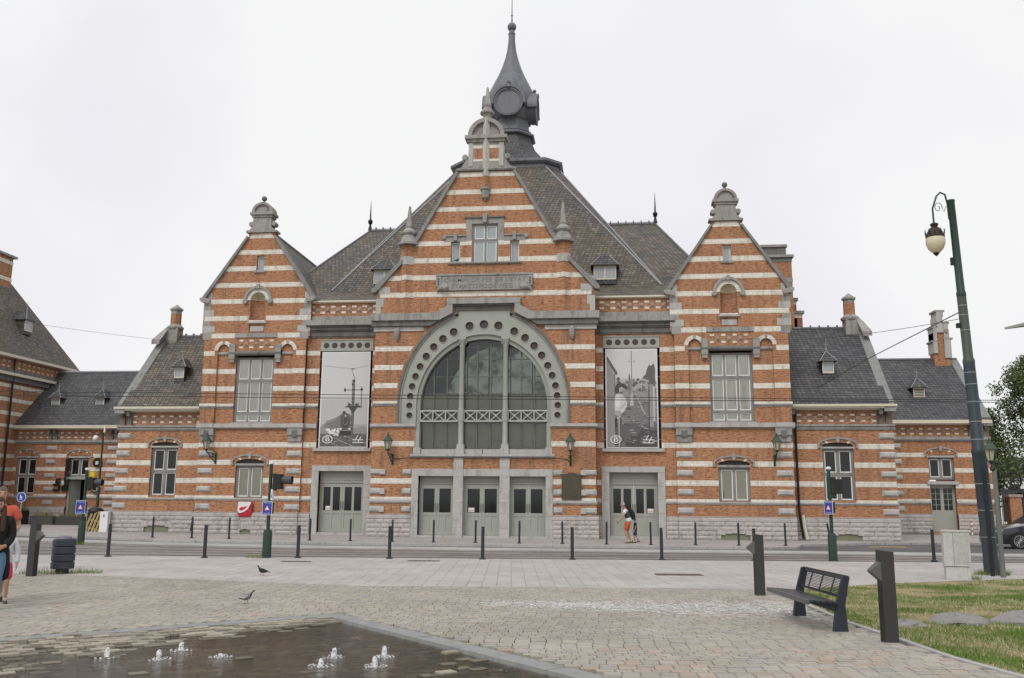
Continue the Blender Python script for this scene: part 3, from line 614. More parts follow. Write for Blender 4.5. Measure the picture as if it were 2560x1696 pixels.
    for i, (z0, z1, w) in enumerate(((10.64, 11.0, 0.22), (11.0, 11.43, 0.35), (11.67, 12.0, 0.5))): cb('corner_stone', PALE, q * (5.33 - w - (0.15 if z0 > 11.5 else 0)), q * (5.36 - (0.12 if z0 > 11.5 else 0)), CY - 0.02, CY + 0.3, z0, z1)
    MB().lathe((q * 5.28, CY - 0.1, 12.22), [(0.11, 0), (0.16, 0.03), (0.16, 0.3)], 14, 'y').obj('scroll', GREY, ST, True)
    MB().prism([(q * 5.6, 11.72), (q * 5.3, 12.35), (q * 4.9, 12.6), (q * 5.05, 12.15)], CY + 0.05, CY + 0.35).obj('kneeler', GREY, ST)
    # windows of the gable: side lights
    a, b = (1.25, 1.69) if q > 0 else (-1.67, -1.23)
    window(a, b, 13.18, 14.24, CY, [(a + 0.01, b - 0.01)], [(13.19, 14.23)], blind=SKYP, glass=SKYP, deep=0.1, sw=0.05)
    cb('window_hood', GREY, q * 0.95, q * 2.02, CY - 0.02, CY + 0.1, 14.242, 14.5); cb('window_hood', GREY, q * 0.95, q * 2.0, CY - 0.09, CY + 0.1, 14.5, 14.57)
    MB().lathe((q * 2.04, CY - 0.1, 14.46), [(0.08, 0), (0.11, 0.03), (0.11, 0.2)], 12, 'y').obj('scroll', GREY, ST, True)
    cb('keystone', GREY, q * 1.46 - 0.08, q * 1.46 + 0.08, CY - 0.16, CY + 0.1, 14.27, 14.66)
    cb('window_surround', GREY, q * 0.655, q * 0.945, CY - 0.025, CY + 0.1, 14.3, 15.13)
window(-0.62, 0.65, 13.18, 15.13, CY, [(-0.54, -0.03), (0.06, 0.57)], [(13.20, 14.27), (14.37, 15.04)], blind=SKYP, glass=SKYP, deep=0.06)
cb('window_surround', GREY, -0.945, 0.945, CY - 0.026, CY + 0.1, 15.132, 15.42); cb('window_hood', GREYD, -1.0, 1.0, CY - 0.1, CY + 0.1, 15.42, 15.48)
cb('keystone', GREY, -0.1, 0.1, CY - 0.18, CY + 0.1, 15.16, 15.62); mould('window_sill', -1.82, 1.82, CY, [(13.07, 13.11, 0.06), (13.11, 13.18, 0.12)], GREY)
# carved name panel
pn = cb('name_panel', GREY, -2.30, 2.30, CY - 0.14, CY + 0.05, 11.76, 12.48)
cb('panel_rim', GREY, -2.36, 2.36, CY - 0.19, CY + 0.05, 12.482, 12.57, pn)
for q in (-1, 1):
    cb('panel_strip', GREY, q * 2.12, q * 2.36, CY - 0.17, CY + 0.05, 11.95, 12.482, pn)
    MB().tube([(q * 1.80, CY - 0.12, 11.92), (q * 1.92, CY - 0.2, 11.86), (q * 2.04, CY - 0.2, 11.9), (q * 2.2, CY - 0.15, 11.84), (q * 2.34, CY - 0.08, 11.72)], [0.10, 0.14, 0.12, 0.07, 0.04], 8).obj('scroll', GREY, pn, True)
    for z in (12.08, 12.2, 12.32): MB().ball((q * 2.24, CY - 0.18, z), 0.045, 8, 6).obj('boss', GREYD, pn, True)
def text_mesh(txt, size, mat, extrude=0.01, sx=1.0, name='lettering', spacing=1.0, bold=0.0):
    cu = bpy.data.curves.new(name, 'FONT'); cu.body = txt; cu.size = size; cu.extrude = extrude; cu.align_x = 'CENTER'; cu.align_y = 'CENTER'; cu.space_character = spacing; cu.offset = bold
    o = bpy.data.objects.new(name, cu); COL.objects.link(o); dg = bpy.context.evaluated_depsgraph_get()
    me = bpy.data.meshes.new_from_object(o.evaluated_get(dg)); bpy.data.objects.remove(o); bpy.data.curves.remove(cu)
    me.materials.clear(); me.materials.append(mat); me.name = name
    for v in me.vertices: v.co.x *= sx
    return me
def put_text(txt, size, mat, loc, width, parent, rot=(R(90), 0, 0), extrude=0.01, name='lettering', spacing=1.0, bold=0.0):
    me = text_mesh(txt, size, mat, extrude, 1.0, name, spacing, bold); w = max(v.co.x for v in me.vertices) - min(v.co.x for v in me.vertices)
    for v in me.vertices: v.co.x *= width / w
    return child(name, me, parent, loc, rot)
LETT = stonemat('letter_stone', (0.235, 0.235, 0.225))
put_text("CHEMIN DE FER DE L'ETAT", 0.30, LETT, (0.04, CY - 0.14, 12.26), 4.0, pn, extrude=0.015, spacing=1.05, bold=0.002)
put_text("STAATSSPOORWEG", 0.30, LETT, (-0.1, CY - 0.14, 11.95), 3.0, pn, extrude=0.015, spacing=1.1, bold=0.002)
# pendant bracket and crown of the gable
pd = MB(); pd.lathe((0, CY - 0.06, 16.28), [(0.02, 0), (0.05, 0.03), (0.04, 0.08), (0.17, 0.16), (0.2, 0.3), (0.2, 0.5), (0.27, 0.58), (0.27, 0.66)], 16); pd.obj('pendant', GREY, ST, True)
m = MB(); m.hexa([(-0.18, CY, 16.94), (0, CY - 0.2, 16.94), (0.18, CY, 16.94)], [(-0.18, CY, 19.4), (0, CY - 0.2, 19.4), (0.18, CY, 19.4)]); m.obj('angled_rib', BRICK, ST)
m = MB(); m.hexa([(-0.17, CY - .03, 17.55), (0, CY - 0.23, 17.55), (0.17, CY - .03, 17.55)], [(-0.17, CY - .03, 20.6), (0, CY - 0.23, 20.6), (0.17, CY - .03, 20.6)]); m.obj('stone_rib', stonemat('rib_stone', (0.56, 0.54, 0.49)), ST)
cr = MB().prism([(-1.52, 17.9), (1.52, 17.9), (1.52, 18.0), (1.25, 18.08), (1.0, 18.45), (0.9, 18.6), (0.86, 19.4), (-0.86, 19.4), (-0.9, 18.6), (-1.0, 18.45), (-1.25, 18.08), (-1.52, 18.0)], CY - 0.02, CY + 0.4).obj('gable_crown', GREY, ST)
cb('crown_moulding', GREYD, -1.55, 1.55, CY - 0.12, CY + 0.42, 17.86, 17.94, cr)
for q in (-1, 1):
    cb('crown_panel', BRICK, q * 0.18, q * 0.58, CY - 0.03, CY, 18.48, 19.05, cr)
    for z0, z1 in ((18.36, 18.48), (19.05, 19.2)): cb('white_band', WHITE, q * 0.17, q * 0.84, CY - 0.035, CY, z0, z1, cr)
    cb('crown_side', PALE, q * 0.66, q * 0.88, CY - 0.05, CY + 0.42, 18.1, 19.36, cr)
    MB().lathe((q * 1.06, CY - 0.06, 18.6), [(0.12, 0), (0.155, 0.03), (0.155, 0.4)], 14, 'y').obj('scroll', GREY, cr, True)
MB().box(-1.06, 1.06, CY - 0.22, CY + 0.5, 19.52, 19.70).box(-0.95, 0.95, CY - 0.12, CY + 0.44, 19.38, 19.52).obj('crown_cornice', GREY, cr)
MB().prism(arc(0, 19.7, 0.92, 0.92, 0, 180, 18), CY + 0.02, CY + 0.42).obj('crown_arch', GREY, cr)
MB().prism(arc(0, 19.7, 0.92, 0.92, 0, 180, 18) + arc(0, 19.7, 0.72, 0.72, 180, 0, 18), CY - 0.16, CY + 0.019).obj('crown_archivolt', GREY, cr)
m = MB(); m.lathe((0.02, CY + 0.1, 20.55), [(0.26, 0), (0.26, 0.1), (0.2, 0.16), (0.24, 0.3), (0.36, 0.36), (0.37, 0.44), (0.28, 0.5), (0.26, 0.58), (0.17, 0.7), (0.2, 0.76), (0.2, 0.84), (0.165, 0.88), (0.06, 1.78), (0.02, 1.83)], 18); m.obj('urn_finial', GREY, cr, True)
# three doors between stone piers
for a, b in ((-3.01, -1.33), (-0.88, 0.86), (1.32, 3.01)):
    door(a, b, 0.10, 2.46, 2.82, CY + 0.30, (1.13, 2.24), ST, 1); cb('door_step', PALE, a - 0.02, b + 0.02, CY - 0.04, CY + 0.4, -0.05, 0.09)
    cb('lintel_stone', PALE, a - 0.05, b + 0.05, CY - 0.07, CY + 0.3, 2.822, 3.15)
for a, b in ((-3.33, -3.01), (3.01, 3.33)):
    for z0, z1 in ((-0.05, 0.4), (0.4, 1.0), (1.0, 1.62), (1.62, 2.24), (2.24, 2.82)): cb('jamb_stone', PALE, a, b, CY - 0.08, CY + 0.3, z0 + 0.004, z1 - 0.004)
    cb('lintel_stone', PALE, a, b, CY - 0.08, CY + 0.3, 2.824, 3.152)
for a, b in ((-1.33, -0.88), (0.86, 1.32)):
    for z0, z1 in ((-0.05, 0.45), (0.45, 1.1), (1.1, 1.7), (1.7, 2.26), (2.26, 2.78), (2.78, 3.2), (3.2, 3.68)): cb('pier_stone', PALE, a, b, CY - 0.12 - (0.02 if z0 < 0.4 else 0), CY + 0.3, z0 + 0.004, z1 - 0.004)
# ---- the great arched window
dots = [(0, 10.08, .215), (.705, 10.01, .21), (1.475, 9.725, .2), (2.0, 9.395, .195), (2.44, 9.0, .19), (2.8, 8.54, .185), (3.09, 8.045, .175), (3.3, 7.57, .17), (3.455, 7.085, .165), (3.535, 6.615, .16), (3.565, 6.155, .155), (3.55, 5.69, .15)]
dl = dots + [(-x, z, r) for x, z, r in dots[1:]]
ci = lambda cx, cz, r, n=20: [(cx + r * math.cos(2 * math.pi * i / n), cz + r * math.sin(2 * math.pi * i / n)) for i in range(n)]
tq = math.degrees(math.acos(1.27 / 3.98))
ring_o = [(3.24, 5.28), (3.98, 5.28)] + ell(3.98, 4.62, 22, 0, tq) + [(1.27, 10.78), (-1.27, 10.78)] + ell(3.98, 4.62, 22, 180 - tq, 180) + [(-3.98, 5.28), (-3.24, 5.28)] + ell(3.24, 3.45, 40, 180, 0)
AW = wall('arch_window', ring_o, [ci(x, z, r) for x, z, r in dl], CY + 0.06, 0.12, PAINT, ST)
for x, z, r in dl:
    MB().prism(ci(x, z, r + 0.03) + ci(x, z, r + 0.03)[:1] + ci(x, z, r - 0.004)[:1] + ci(x, z, r - 0.004)[::-1], CY + 0.035, CY + 0.075).obj('roundel_rim', PAINT, AW)
    MB().prism(ci(x, z, r), CY + 0.12, CY + 0.14).obj('roundel', MESHY, AW)
# outer dark mouldings and inner intrados
def ell_strip(name, a0, b0, a1, b1, y0, y1, mat, base=5.28, t0=0, t1=180):
    return MB().prism([(a0 if t0 == 0 else 4.13 * 0, base)] * (1 if t0 == 0 else 0) + ell(a0, b0, 40, t0, t1) + ([(-a0, base), (-a1, base)] if t0 == 0 else []) + ell(a1, b1, 40, t1, t0) + ([(a1, base)] if t0 == 0 else []), y0, y1).obj(name, mat, AW)
for q in (0, 1):
    t0, t1 = (0, tp) if q == 0 else (180 - tp, 180)
    for nm, a0, b0, a1, b1, y0, mt in (('arch_moulding', 4.14, 4.79, 4.05, 4.70, -0.07, GREYD), ('arch_moulding', 4.05, 4.70, 3.98, 4.62, -0.01, GREY)):
        o = ell(a0, b0, 24, t0, t1); i = ell(a1, b1, 24, t1, t0)
        if q == 0: o = [(a0, 5.28)] + o; i = i + [(a1, 5.28)]
        else: o = o + [(-a0, 5.28)]; i = [(-a1, 5.28)] + i
        MB().prism(o + i, CY + y0, CY + 0.1).obj(nm, mt, AW)
    sg = 1 if q == 0 else -1
    cb('arch_moulding', GREYD, sg * 1.27, sg * 1.40, CY - 0.01, CY + 0.1, 10.50, 11.06, AW)
cb('arch_moulding', GREYD, -1.40, 1.40, CY - 0.012, CY + 0.1, 10.78, 11.06, AW)
cb('hood_stone', GREY, -1.79, 1.79, CY - 0.262, CY + 0.05, 11.062, 11.34); cb('hood_moulding', GREYD, -1.6, 1.6, CY - 0.12, CY + 0.05, 10.98, 11.06)
m = MB(); m.prism([(3.24, 3.9)] + ell(3.24, 3.45, 40, 0, 180) + [(-3.24, 3.9), (-3.06, 3.9)] + ell(3.06, 3.24, 40, 180, 0) + [(3.06, 3.9)], CY + 0.16, CY + 0.62); m.obj('arch_frame', PAINTD, AW)
for q in (-1, 1):
    cb('jamb_stone', PALE, q * 2.98, q * 3.30, CY - 0.04, CY + 0.35, 3.86, 4.16); cb('jamb', PAINT, q * 3.04, q * 3.235, CY + 0.03, CY + 0.4, 4.16, 5.28, AW)
    cb('window_plinth', PALE, q * 0.02, q * 3.05, CY + 0.1, CY + 0.5, 3.85, 4.08)
    c = MB(); c.lathe((q * 1.06, CY + 0.16, 4.3), [(0.16, 0), (0.16, 0.05), (0.13, 0.1), (0.125, 1.1), (0.15, 1.12), (0.15, 1.7), (0.125, 1.72), (0.118, 4.7), (0.14, 4.74), (0.13, 4.8), (0.15, 4.9), (0.2, 5.06), (0.16, 5.1)], 16)
    c = c.obj('column', PAINT, AW, True); cb('capital', PAINT, q * 1.06 - 0.2, q * 1.06 + 0.2, CY, CY + 0.34, 9.36, 9.46, c)
    cb('pedestal', PALE, q * 1.06 - 0.2, q * 1.06 + 0.2, CY - 0.06, CY + 0.4, 3.86, 4.12, c); cb('pedestal_cap', PALE, q * 1.06 - 0.17, q * 1.06 + 0.17, CY - 0.02, CY + 0.36, 4.12, 4.3, c)
    for k in range(6):
        MB().tube([(q * 1.06 + 0.15 * math.cos(k * 1.05), CY + 0.16 + 0.15 * math.sin(k * 1.05), 9.12), (q * 1.06 + 0.21 * math.cos(k * 1.05), CY + 0.16 + 0.21 * math.sin(k * 1.05), 9.3)], [0.03, 0.05], 6).obj('leaf', PAINT, c)
gy = CY + 0.42
inner = [(3.06, 3.95)] + ell(3.06, 3.24, 48, 0, 180) + [(-3.06, 3.95)]
def clip(poly, sub):                            # keep the part of poly inside the convex outline sub (counter-clockwise)
    out = poly
    for i in range(len(sub)):
        a, b = sub[i], sub[(i + 1) % len(sub)]; inp = out; out = []
        if not inp: break
        side = lambda p: (b[0]-a[0])*(p[1]-a[1]) - (b[1]-a[1])*(p[0]-a[0])
        for j in range(len(inp)):
            p, q_ = inp[j-1], inp[j]; sp_, sq = side(p), side(q_)
            if (sp_ >= 0) != (sq >= 0):
                t = sp_ / (sp_ - sq); out.append((p[0] + (q_[0]-p[0]) * t, p[1] + (q_[1]-p[1]) * t))
            if sq >= 0: out.append(q_)
    return out
BARS = flat('glazing_grey', (0.12, 0.125, 0.105), 0.5)
vx = [-3.06, -2.44, -1.80, -1.13, -0.98, -0.33, 0.33, 0.98, 1.13, 1.80, 2.44, 3.06]
hz = [3.95, 5.38, 5.94, 6.75, 7.58, 8.42, 9.0, 9.4]
for i in range(len(vx) - 1):
    if vx[i] in (-1.13, 0.98): continue
    for j in range(len(hz) - 1):
        p = clip(rc(vx[i] + 0.02, vx[i+1] - 0.02, hz[j] + 0.015, hz[j+1] - 0.015), inner)
        if len(p) >= 3: MB().prism(p, gy + 0.02 + 0.004 * ((i * 7 + j * 3) % 3), gy + 0.03 + 0.004 * ((i * 7 + j * 3) % 3)).obj('pane', GLASSR, AW)
ztop = lambda x: 6.15 + 3.24 * math.sqrt(max(0, 1 - (x / 3.06) ** 2))
for x in vx[1:-1]: cb('glazing_bar', BARS, x - 0.03, x + 0.03, gy - 0.03, gy + 0.06, 3.95, ztop(x), AW)
for z in hz[1:-1]:
    w = 3.06 * math.sqrt(max(0, 1 - ((z - 6.15) / 3.24) ** 2)) if z > 6.15 else 3.05
    cb('glazing_bar', BARS, -w, w, gy - 0.015, gy + 0.05, z - (0.018 if z > 5.5 else 0.04), z + (0.018 if z > 5.5 else 0.04), AW)
cb('blind', flat('hall_blind', (0.30, 0.29, 0.21), 0.9, var=0.2, scale=1.5), -3.04, 3.04, gy + 0.14, gy + 0.16, 3.96, 6.75, AW)
# the hall behind: plain walls and a tall far window showing the sky, dimmed by added tint
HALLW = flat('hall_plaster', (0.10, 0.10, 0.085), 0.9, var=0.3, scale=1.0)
HB = 5.6
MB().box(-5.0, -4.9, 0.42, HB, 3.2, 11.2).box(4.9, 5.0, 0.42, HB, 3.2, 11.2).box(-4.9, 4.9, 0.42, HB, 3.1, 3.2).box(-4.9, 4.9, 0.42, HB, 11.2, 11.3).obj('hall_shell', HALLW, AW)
fw_ = [(3.0, 4.2)] + arc(0, 6.6, 3.0, 3.5, 0, 180, 30) + [(-3.0, 4.2)]
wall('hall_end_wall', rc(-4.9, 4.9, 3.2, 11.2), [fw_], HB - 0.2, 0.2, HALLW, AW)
tn = NT('far_glass_tree_tint'); tr_ = tn.n('ShaderNodeBsdfTransparent'); tn.l(tn.ramp(tn.noise(tn.pos(), 0.85, 6, 0.65), [(0.40, (0.10, 0.105, 0.09)), (0.50, (0.36, 0.38, 0.35)), (0.7, (0.46, 0.48, 0.46))]), tr_.inputs['Color']); tn.l(tr_.outputs[0], tn.out.inputs['Surface'])  # mottled tint painted in for dark trees against the bright sky
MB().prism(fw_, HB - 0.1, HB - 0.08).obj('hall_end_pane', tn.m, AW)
for x in (-1.8, -0.6, 0.6, 1.8): cb('hall_end_bar', BARS, x - 0.03, x + 0.03, HB - 0.15, HB - 0.05, 4.2, 6.6 + 3.5 * math.sqrt(1 - (x / 3.0) ** 2), AW)
# crossed iron balustrade
for a, b in ((-3.05, -1.2), (-0.92, 0.92), (1.2, 3.05)):
    m = MB(); y0 = CY + 0.16
    m.box(a, b, y0, y0 + 0.06, 5.88, 5.94).box(a, b, y0, y0 + 0.06, 5.39, 5.45); w = (b - a) / 3
    for k in range(3):
        u, v = a + k * w, a + (k + 1) * w
        m.tube([(u + 0.06, y0 + 0.03, 5.45), (v - 0.06, y0 + 0.03, 5.88)], 0.026, 6).tube([(u + 0.06, y0 + 0.03, 5.88), (v - 0.06, y0 + 0.03, 5.45)], 0.026, 6)
        m.ball(((u + v) / 2, y0 + 0.02, 5.665), 0.065, 8, 6); m.box(u - 0.025, u + 0.025, y0 + .002, y0 + 0.058, 5.45, 5.88).box(v - 0.025, v + 0.025, y0 + .004, y0 + 0.056, 5.45, 5.88)
    m.obj('balustrade', flat('balustrade_paint', (0.44, 0.46, 0.41), 0.5), AW)
# bronze memorial tablet niche stones
for z0, z1 in ((2.88, 3.13), (1.96, 2.24)): cb('quoin_stone', PALE, 3.36, 3.70, CY - 0.06, CY, z0, z1)
# ---------------------------------------------------------------- main roof
def sheet(name, polys, mat, par=ST):
    m = MB()
    for p in polys: m.add(p, [tuple(range(len(p)))])
    return m.obj(name, mat, par, fix=False)
FY, FZ, FX = 2.3, 12.62, 8.68
sheet('roof', [[(-9.1, 0.0, 11.56), (9.1, 0.0, 11.56), (FX, FY, FZ), (-FX, FY, FZ)],
               [(-FX, FY, FZ), (FX, FY, FZ), (2.42, 6.70, 20.9), (-2.42, 6.70, 20.9)],
               [(FX, FY, FZ), (3.2, 7.5, 20.9), (2.42, 6.70, 20.9)], [(-FX, FY, FZ), (-2.42, 6.70, 20.9), (-3.2, 7.5, 20.9)],
               [(FX, FY, FZ), (FX, 17.3, FZ), (3.2, 12.1, 20.9), (3.2, 7.5, 20.9)], [(-FX, FY, FZ), (-3.2, 7.5, 20.9), (-3.2, 12.1, 20.9), (-FX, 17.3, FZ)],
               [(-FX, 17.3, FZ), (FX, 17.3, FZ), (3.2, 12.1, 20.9), (-3.2, 12.1, 20.9)],
               [(9.1, 0.0, 11.56), (12, 2.3, 12.4), (FX, FY, FZ)], [(-9.1, 0.0, 11.56), (-12, 2.3, 12.4), (-FX, FY, FZ)]], ROOF)
HX = 11.6
for s in (-1, 1):
    sheet('roof', [[(0, 9.8, 18.25), (s * 8.8, 9.8, 18.25), (s * HX, FY - 0.4, FZ - 0.3), (0, FY - 0.4, FZ - 0.3)], [(s * 8.8, 9.8, 18.25), (s * HX, FY - 0.4, FZ - 0.3), (s * HX, 17.5, FZ)], [(0, 9.8, 18.25), (s * 8.8, 9.8, 18.25), (s * HX, 17.5, FZ), (0, 17.5, FZ)]], ROOF)
    MB().tube([(s * FX, FY, FZ + 0.03), (s * 2.42, 6.70, 20.93)], 0.045, 6).obj('hip_strip', ZINC, ST)
    MB().tube([(s * (FX + .05), FY + .12, FZ + 0.06), (s * 3.2, 7.5, 20.93)], 0.04, 6).obj('hip_strip', ZINC, ST)
    MB().tube([(s * 8.8, 9.8, 18.27), (s * HX, FY - 0.4, FZ - 0.27)], 0.06, 6).obj('hip_strip', LEAD, ST)
    MB().tube([(0, 9.8, 18.3), (s * 8.8, 9.8, 18.3)], 0.09, 8).obj('ridge_cap', ZINC, ST)
    for k in range(10): MB().box(s * (4.3 + k * 0.46) - 0.03, s * (4.3 + k * 0.46) + 0.03, 9.68, 9.92, 18.3, 18.45).obj('ridge_tile', LEAD, ST)
    m = MB(); m.lathe((s * 8.83, 9.8, 18.3), [(0.14, 0), (0.1, 0.15), (0.07, 0.3), (0.07, 0.4), (0.14, 0.42), (0.07, 0.46)], 12).ball((s * 8.83, 9.8, 18.86), 0.15, 12, 8); m.lathe((s * 8.83, 9.8, 18.98), [(0.07, 0), (0.05, 0.08), (0.05, 0.2), (0.008, 1.25)], 8); m.obj('roof_finial', IRON, ST, True)

# ---------------------------------------------------------------- lantern tower
def loft(rings, cap=True):
    m = MB(); n = len(rings[0])
    for r in rings: m.v += [tuple(p) for p in r]
    for j in range(len(rings) - 1):
        for i in range(n): m.f.append((j*n+i, j*n+(i+1) % n, (j+1)*n+(i+1) % n, (j+1)*n+i))
    if cap: m.f += [tuple(range(n))[::-1], tuple(range((len(rings)-1)*n, len(rings)*n))]
    return m
TY = 9.8
def octa(h, c, z): return [(h, TY - c, z), (h, TY + c, z), (c, TY + h, z), (-c, TY + h, z), (-h, TY + c, z), (-h, TY - c, z), (-c, TY - h, z), (c, TY - h, z)]
tw = loft([octa(3.05, 2.25, 20.7), octa(3.1, 2.3, 20.9), octa(3.12, 2.3, 20.92), octa(3.12, 2.3, 21.12), octa(3.22, 2.37, 21.15), octa(3.34, 2.45, 21.25), octa(3.34, 2.45, 21.40), octa(3.2, 2.36, 21.48)]).obj('tower_platform', LEAD, ST)
loft([octa(3.1, 2.2, 21.47), octa(2.55, 1.6, 21.85), octa(2.0, 1.05, 22.3), octa(1.6, 0.75, 22.85), octa(1.38, 0.58, 23.4), octa(1.28, 0.53, 23.85)]).obj('tower_skirt', ROOFB, ST)
loft([octa(1.45, 0.6, 23.85), octa(1.5, 0.62, 23.92), octa(1.45, 0.6, 24.02), octa(1.25, 0.52, 24.1), octa(1.3, 0.54, 24.18), octa(1.16, 0.48, 24.24), octa(1.08, 0.45, 24.95), octa(1.2, 0.5, 25.0), octa(1.1, 0.46, 25.08)]).obj('tower_drum', LEAD, ST)
m = MB(); m.lathe((0, TY, 0), [(0.95, 24.85), (1.12, 25.1), (1.36, 25.55), (1.50, 26.1), (1.50, 26.55), (1.38, 27.05), (1.12, 27.6), (0.83, 28.2), (0.58, 28.85), (0.41, 29.4), (0.29, 29.95), (0.22, 30.6), (0.20, 31.1)], 28)
ob = m.obj('onion_spire', LEAD, ST, True)
m = MB(); m.lathe((0, TY, 31.05), [(0.22, 0), (0.24, 0.04), (0.19, 0.08), (0.18, 0.28)], 16).ball((0, TY, 31.6), 0.29, 18, 12); m.lathe((0, TY, 31.86), [(0.09, 0), (0.05, 0.06), (0.035, 0.5), (0.08, 0.53), (0.035, 0.57), (0.025, 1.2), (0.018, 3.6)], 8); m.obj('spire_ball', LEAD, ob, True)
for k in range(4):                               # four round clock dormers, now blank
    a = k * math.pi / 2; M = Matrix.Translation((0, TY, 25.8)) @ Matrix.Rotation(a, 4, 'Z') @ Matrix.Diagonal((0.97, 0.91, 0.97, 1))
    def put(mb, name, mat, sm=True, par=None):
        mb.v = [tuple(M @ Vector(p)) for p in mb.v]; return mb.obj(name, mat, par or ob, sm)
    put(MB().lathe((0, 0, 0), [(0.86, -1.1), (0.90, -1.7), (0.95, -1.72), (0.95, -1.80), (0.84, -1.82), (0.82, -1.76), (0.76, -1.76), (0.73, -1.70)], 32, 'y'), 'clock_dormer', LEAD)
    put(MB().lathe((0, 0, 0), [(0.74, -1.69), (0.74, -1.715)], 32, 'y'), 'blank_dial', flat('dial_grey', (0.16, 0.165, 0.175), 0.6))
    put(MB().prism(arc(0, 0, 1.08, 1.10, -8, 188, 24) + arc(0, 0, 0.94, 0.96, 188, -8, 24), -1.88, -1.2), 'dormer_hood', LEAD, False)
    g = MB().ball((0, -1.62, 1.36), 0.13, 12, 8); g.lathe((0, -1.62, 1.0), [(0.14, 0), (0.14, 0.12), (0.07, 0.15), (0.07, 0.25)], 10).ball((1.0, -1.8, -0.1), 0.12, 10, 8).ball((-1.0, -1.8, -0.1), 0.12, 10, 8).box(-0.12, 0.12, -1.93, -1.6, 0.92, 1.14); put(g, 'dormer_knob', LEAD)

# ---------------------------------------------------------------- dormers
def dormer(x, y, z, w, h, n, back, par=ST, rz=0.0, roof=ROOFB, louvre=False):
    d = MB(); d.box(-w, w, 0.02, back, -0.25, h); d = d.obj('dormer', ROOFB, par); d.location = (x, y, z); d.rotation_euler = (0, 0, rz)
    m = MB(); m.box(-w, w, -0.02, 0.05, -0.02, 0.06).box(-w, w, -0.02, 0.05, h - 0.07, h)
    pw = 2 * w / n
    for k in range(n + 1): m.box(max(-w, -w + k * pw - 0.05), min(w, -w + k * pw + 0.05), -0.025, 0.052, 0, h)
    m.obj('frame', CREAM, d)
    for k in range(n):
        if louvre:
            for j in range(5): MB().box(-w + 0.05, w - 0.05, -0.01, 0.03, 0.08 + j * (h - 0.15) / 5, 0.12 + j * (h - 0.15) / 5).obj('louvre', CREAM, d)
        else: MB().box(-w + k * pw + 0.04, -w + (k + 1) * pw - 0.04, 0.0, 0.018, 0.05, h - 0.06).obj('pane', SKYP, d)
    e = w + 0.16; rh = (w + 0.16) * 1.25 if n == 1 else 0.62; t = 0.02 if n == 1 else w * 0.36
    r = MB(); r.add([(-e, -0.2, h), (e, -0.2, h), (e, back, h), (-e, back, h), (-t, 0.22, h + rh), (t, 0.22, h + rh), (t, back + 0.35, h + rh), (-t, back + 0.35, h + rh)],
          [(0, 1, 5, 4), (1, 2, 6, 5), (3, 0, 4, 7), (4, 5, 6, 7), (0, 3, 2, 1)]); r.obj('dormer_roof', roof, d)
    for q in (-1, 1): MB().tube([(q * e, -0.2, h), (q * t, 0.22, h + rh + 0.01)], 0.022, 5).obj('hip_strip', ZINC, d)
    for q in ((0,) if n == 1 else (-1, 1)):
        f = MB().tube([(q * t, 0.22, h + rh), (q * t, 0.22, h + rh + 0.62)], [0.022, 0.008], 6).ball((q * t, 0.22, h + rh + 0.1), 0.05, 8, 6).tube([(q * t - 0.1, 0.22, h + rh + 0.34), (q * t + 0.1, 0.22, h + rh + 0.34)], 0.012, 5); f.obj('dormer_finial', GILT if n == 2 else ZINC, d)
    return d
for s in (-1, 1): dormer(s * 5.82, 2.25, 12.98, 0.58, 0.72, 2, 1.0)

# ---------------------------------------------------------------- wings
def gable_end(x, y0, y1, z0, z1, s, t=0.4):     # raking parapet closing a wing
    m = MB(); ym = (y0 + y1) / 2
    m.hexa([(x, y0, -0.2), (x, y1, -0.2), (x, y1, z0), (x, ym, z1), (x, y0, z0)], [(x - s * t, y0, -0.2), (x - s * t, y1, -0.2), (x - s * t, y1, z0), (x - s * t, ym, z1), (x - s * t, y0, z0)])
    m.obj('gable_wall', BRICK, ST)
    for q, a in ((0, y0), (1, y1)):
        d = 1 if q == 0 else -1
        m = MB(); m.hexa([(x + s * 0.06, a - d * 0.35, z0 - 0.05), (x + s * 0.06, a - d * 0.35, z0 + 0.14), (x + s * 0.06, ym, z1 + 0.34), (x + s * 0.06, ym, z1 + 0.1)], [(x - s * t, a - d * 0.35, z0 - 0.05), (x - s * t, a - d * 0.35, z0 + 0.14), (x - s * t, ym, z1 + 0.34), (x - s * t, ym, z1 + 0.1)])
        m.obj('gable_coping', COPE, ST)
    MB().box(x + s * 0.08, x - s * (t + 0.02), y0 - 0.5, y0 + 0.1, z0 - 0.35, z0 - 0.02).obj('kneeler', GREY, ST)
def frieze(x0, x1, z, y, pitch=0.49, par=ST, w=0.2):
    n = int((abs(x1 - x0) - 0.3) / pitch); a = min(x0, x1) + (abs(x1 - x0) - n * pitch) / 2
    for k in range(n + 1):
        x = a + k * pitch - w / 2
        for dz in (0.08, 0.38): stone('chequer_stone', CHQ, x, x + w, z + dz, z + dz + 0.1, y, 0.02, par)
        if k < n: stone('stud_stone', STUD, x + w / 2 + pitch / 2 - 0.09, x + w / 2 + pitch / 2 + 0.09, z + 0.19, z + 0.37, y, 0.06, par)
def scroll_bracket(x, z0, z1, y, mat=GREYD):
    MB().box(x - 0.1, x + 0.1, y - 0.12, y, z0, z1).box(x - 0.09, x + 0.09, y - 0.32, y - 0.1, z1 - 0.22, z1).tube([(x, y - 0.2, z1 - 0.28), (x, y - 0.2, z1 - 0.08)], [0.05, 0.1], 6).obj('eaves_bracket', mat, ST)
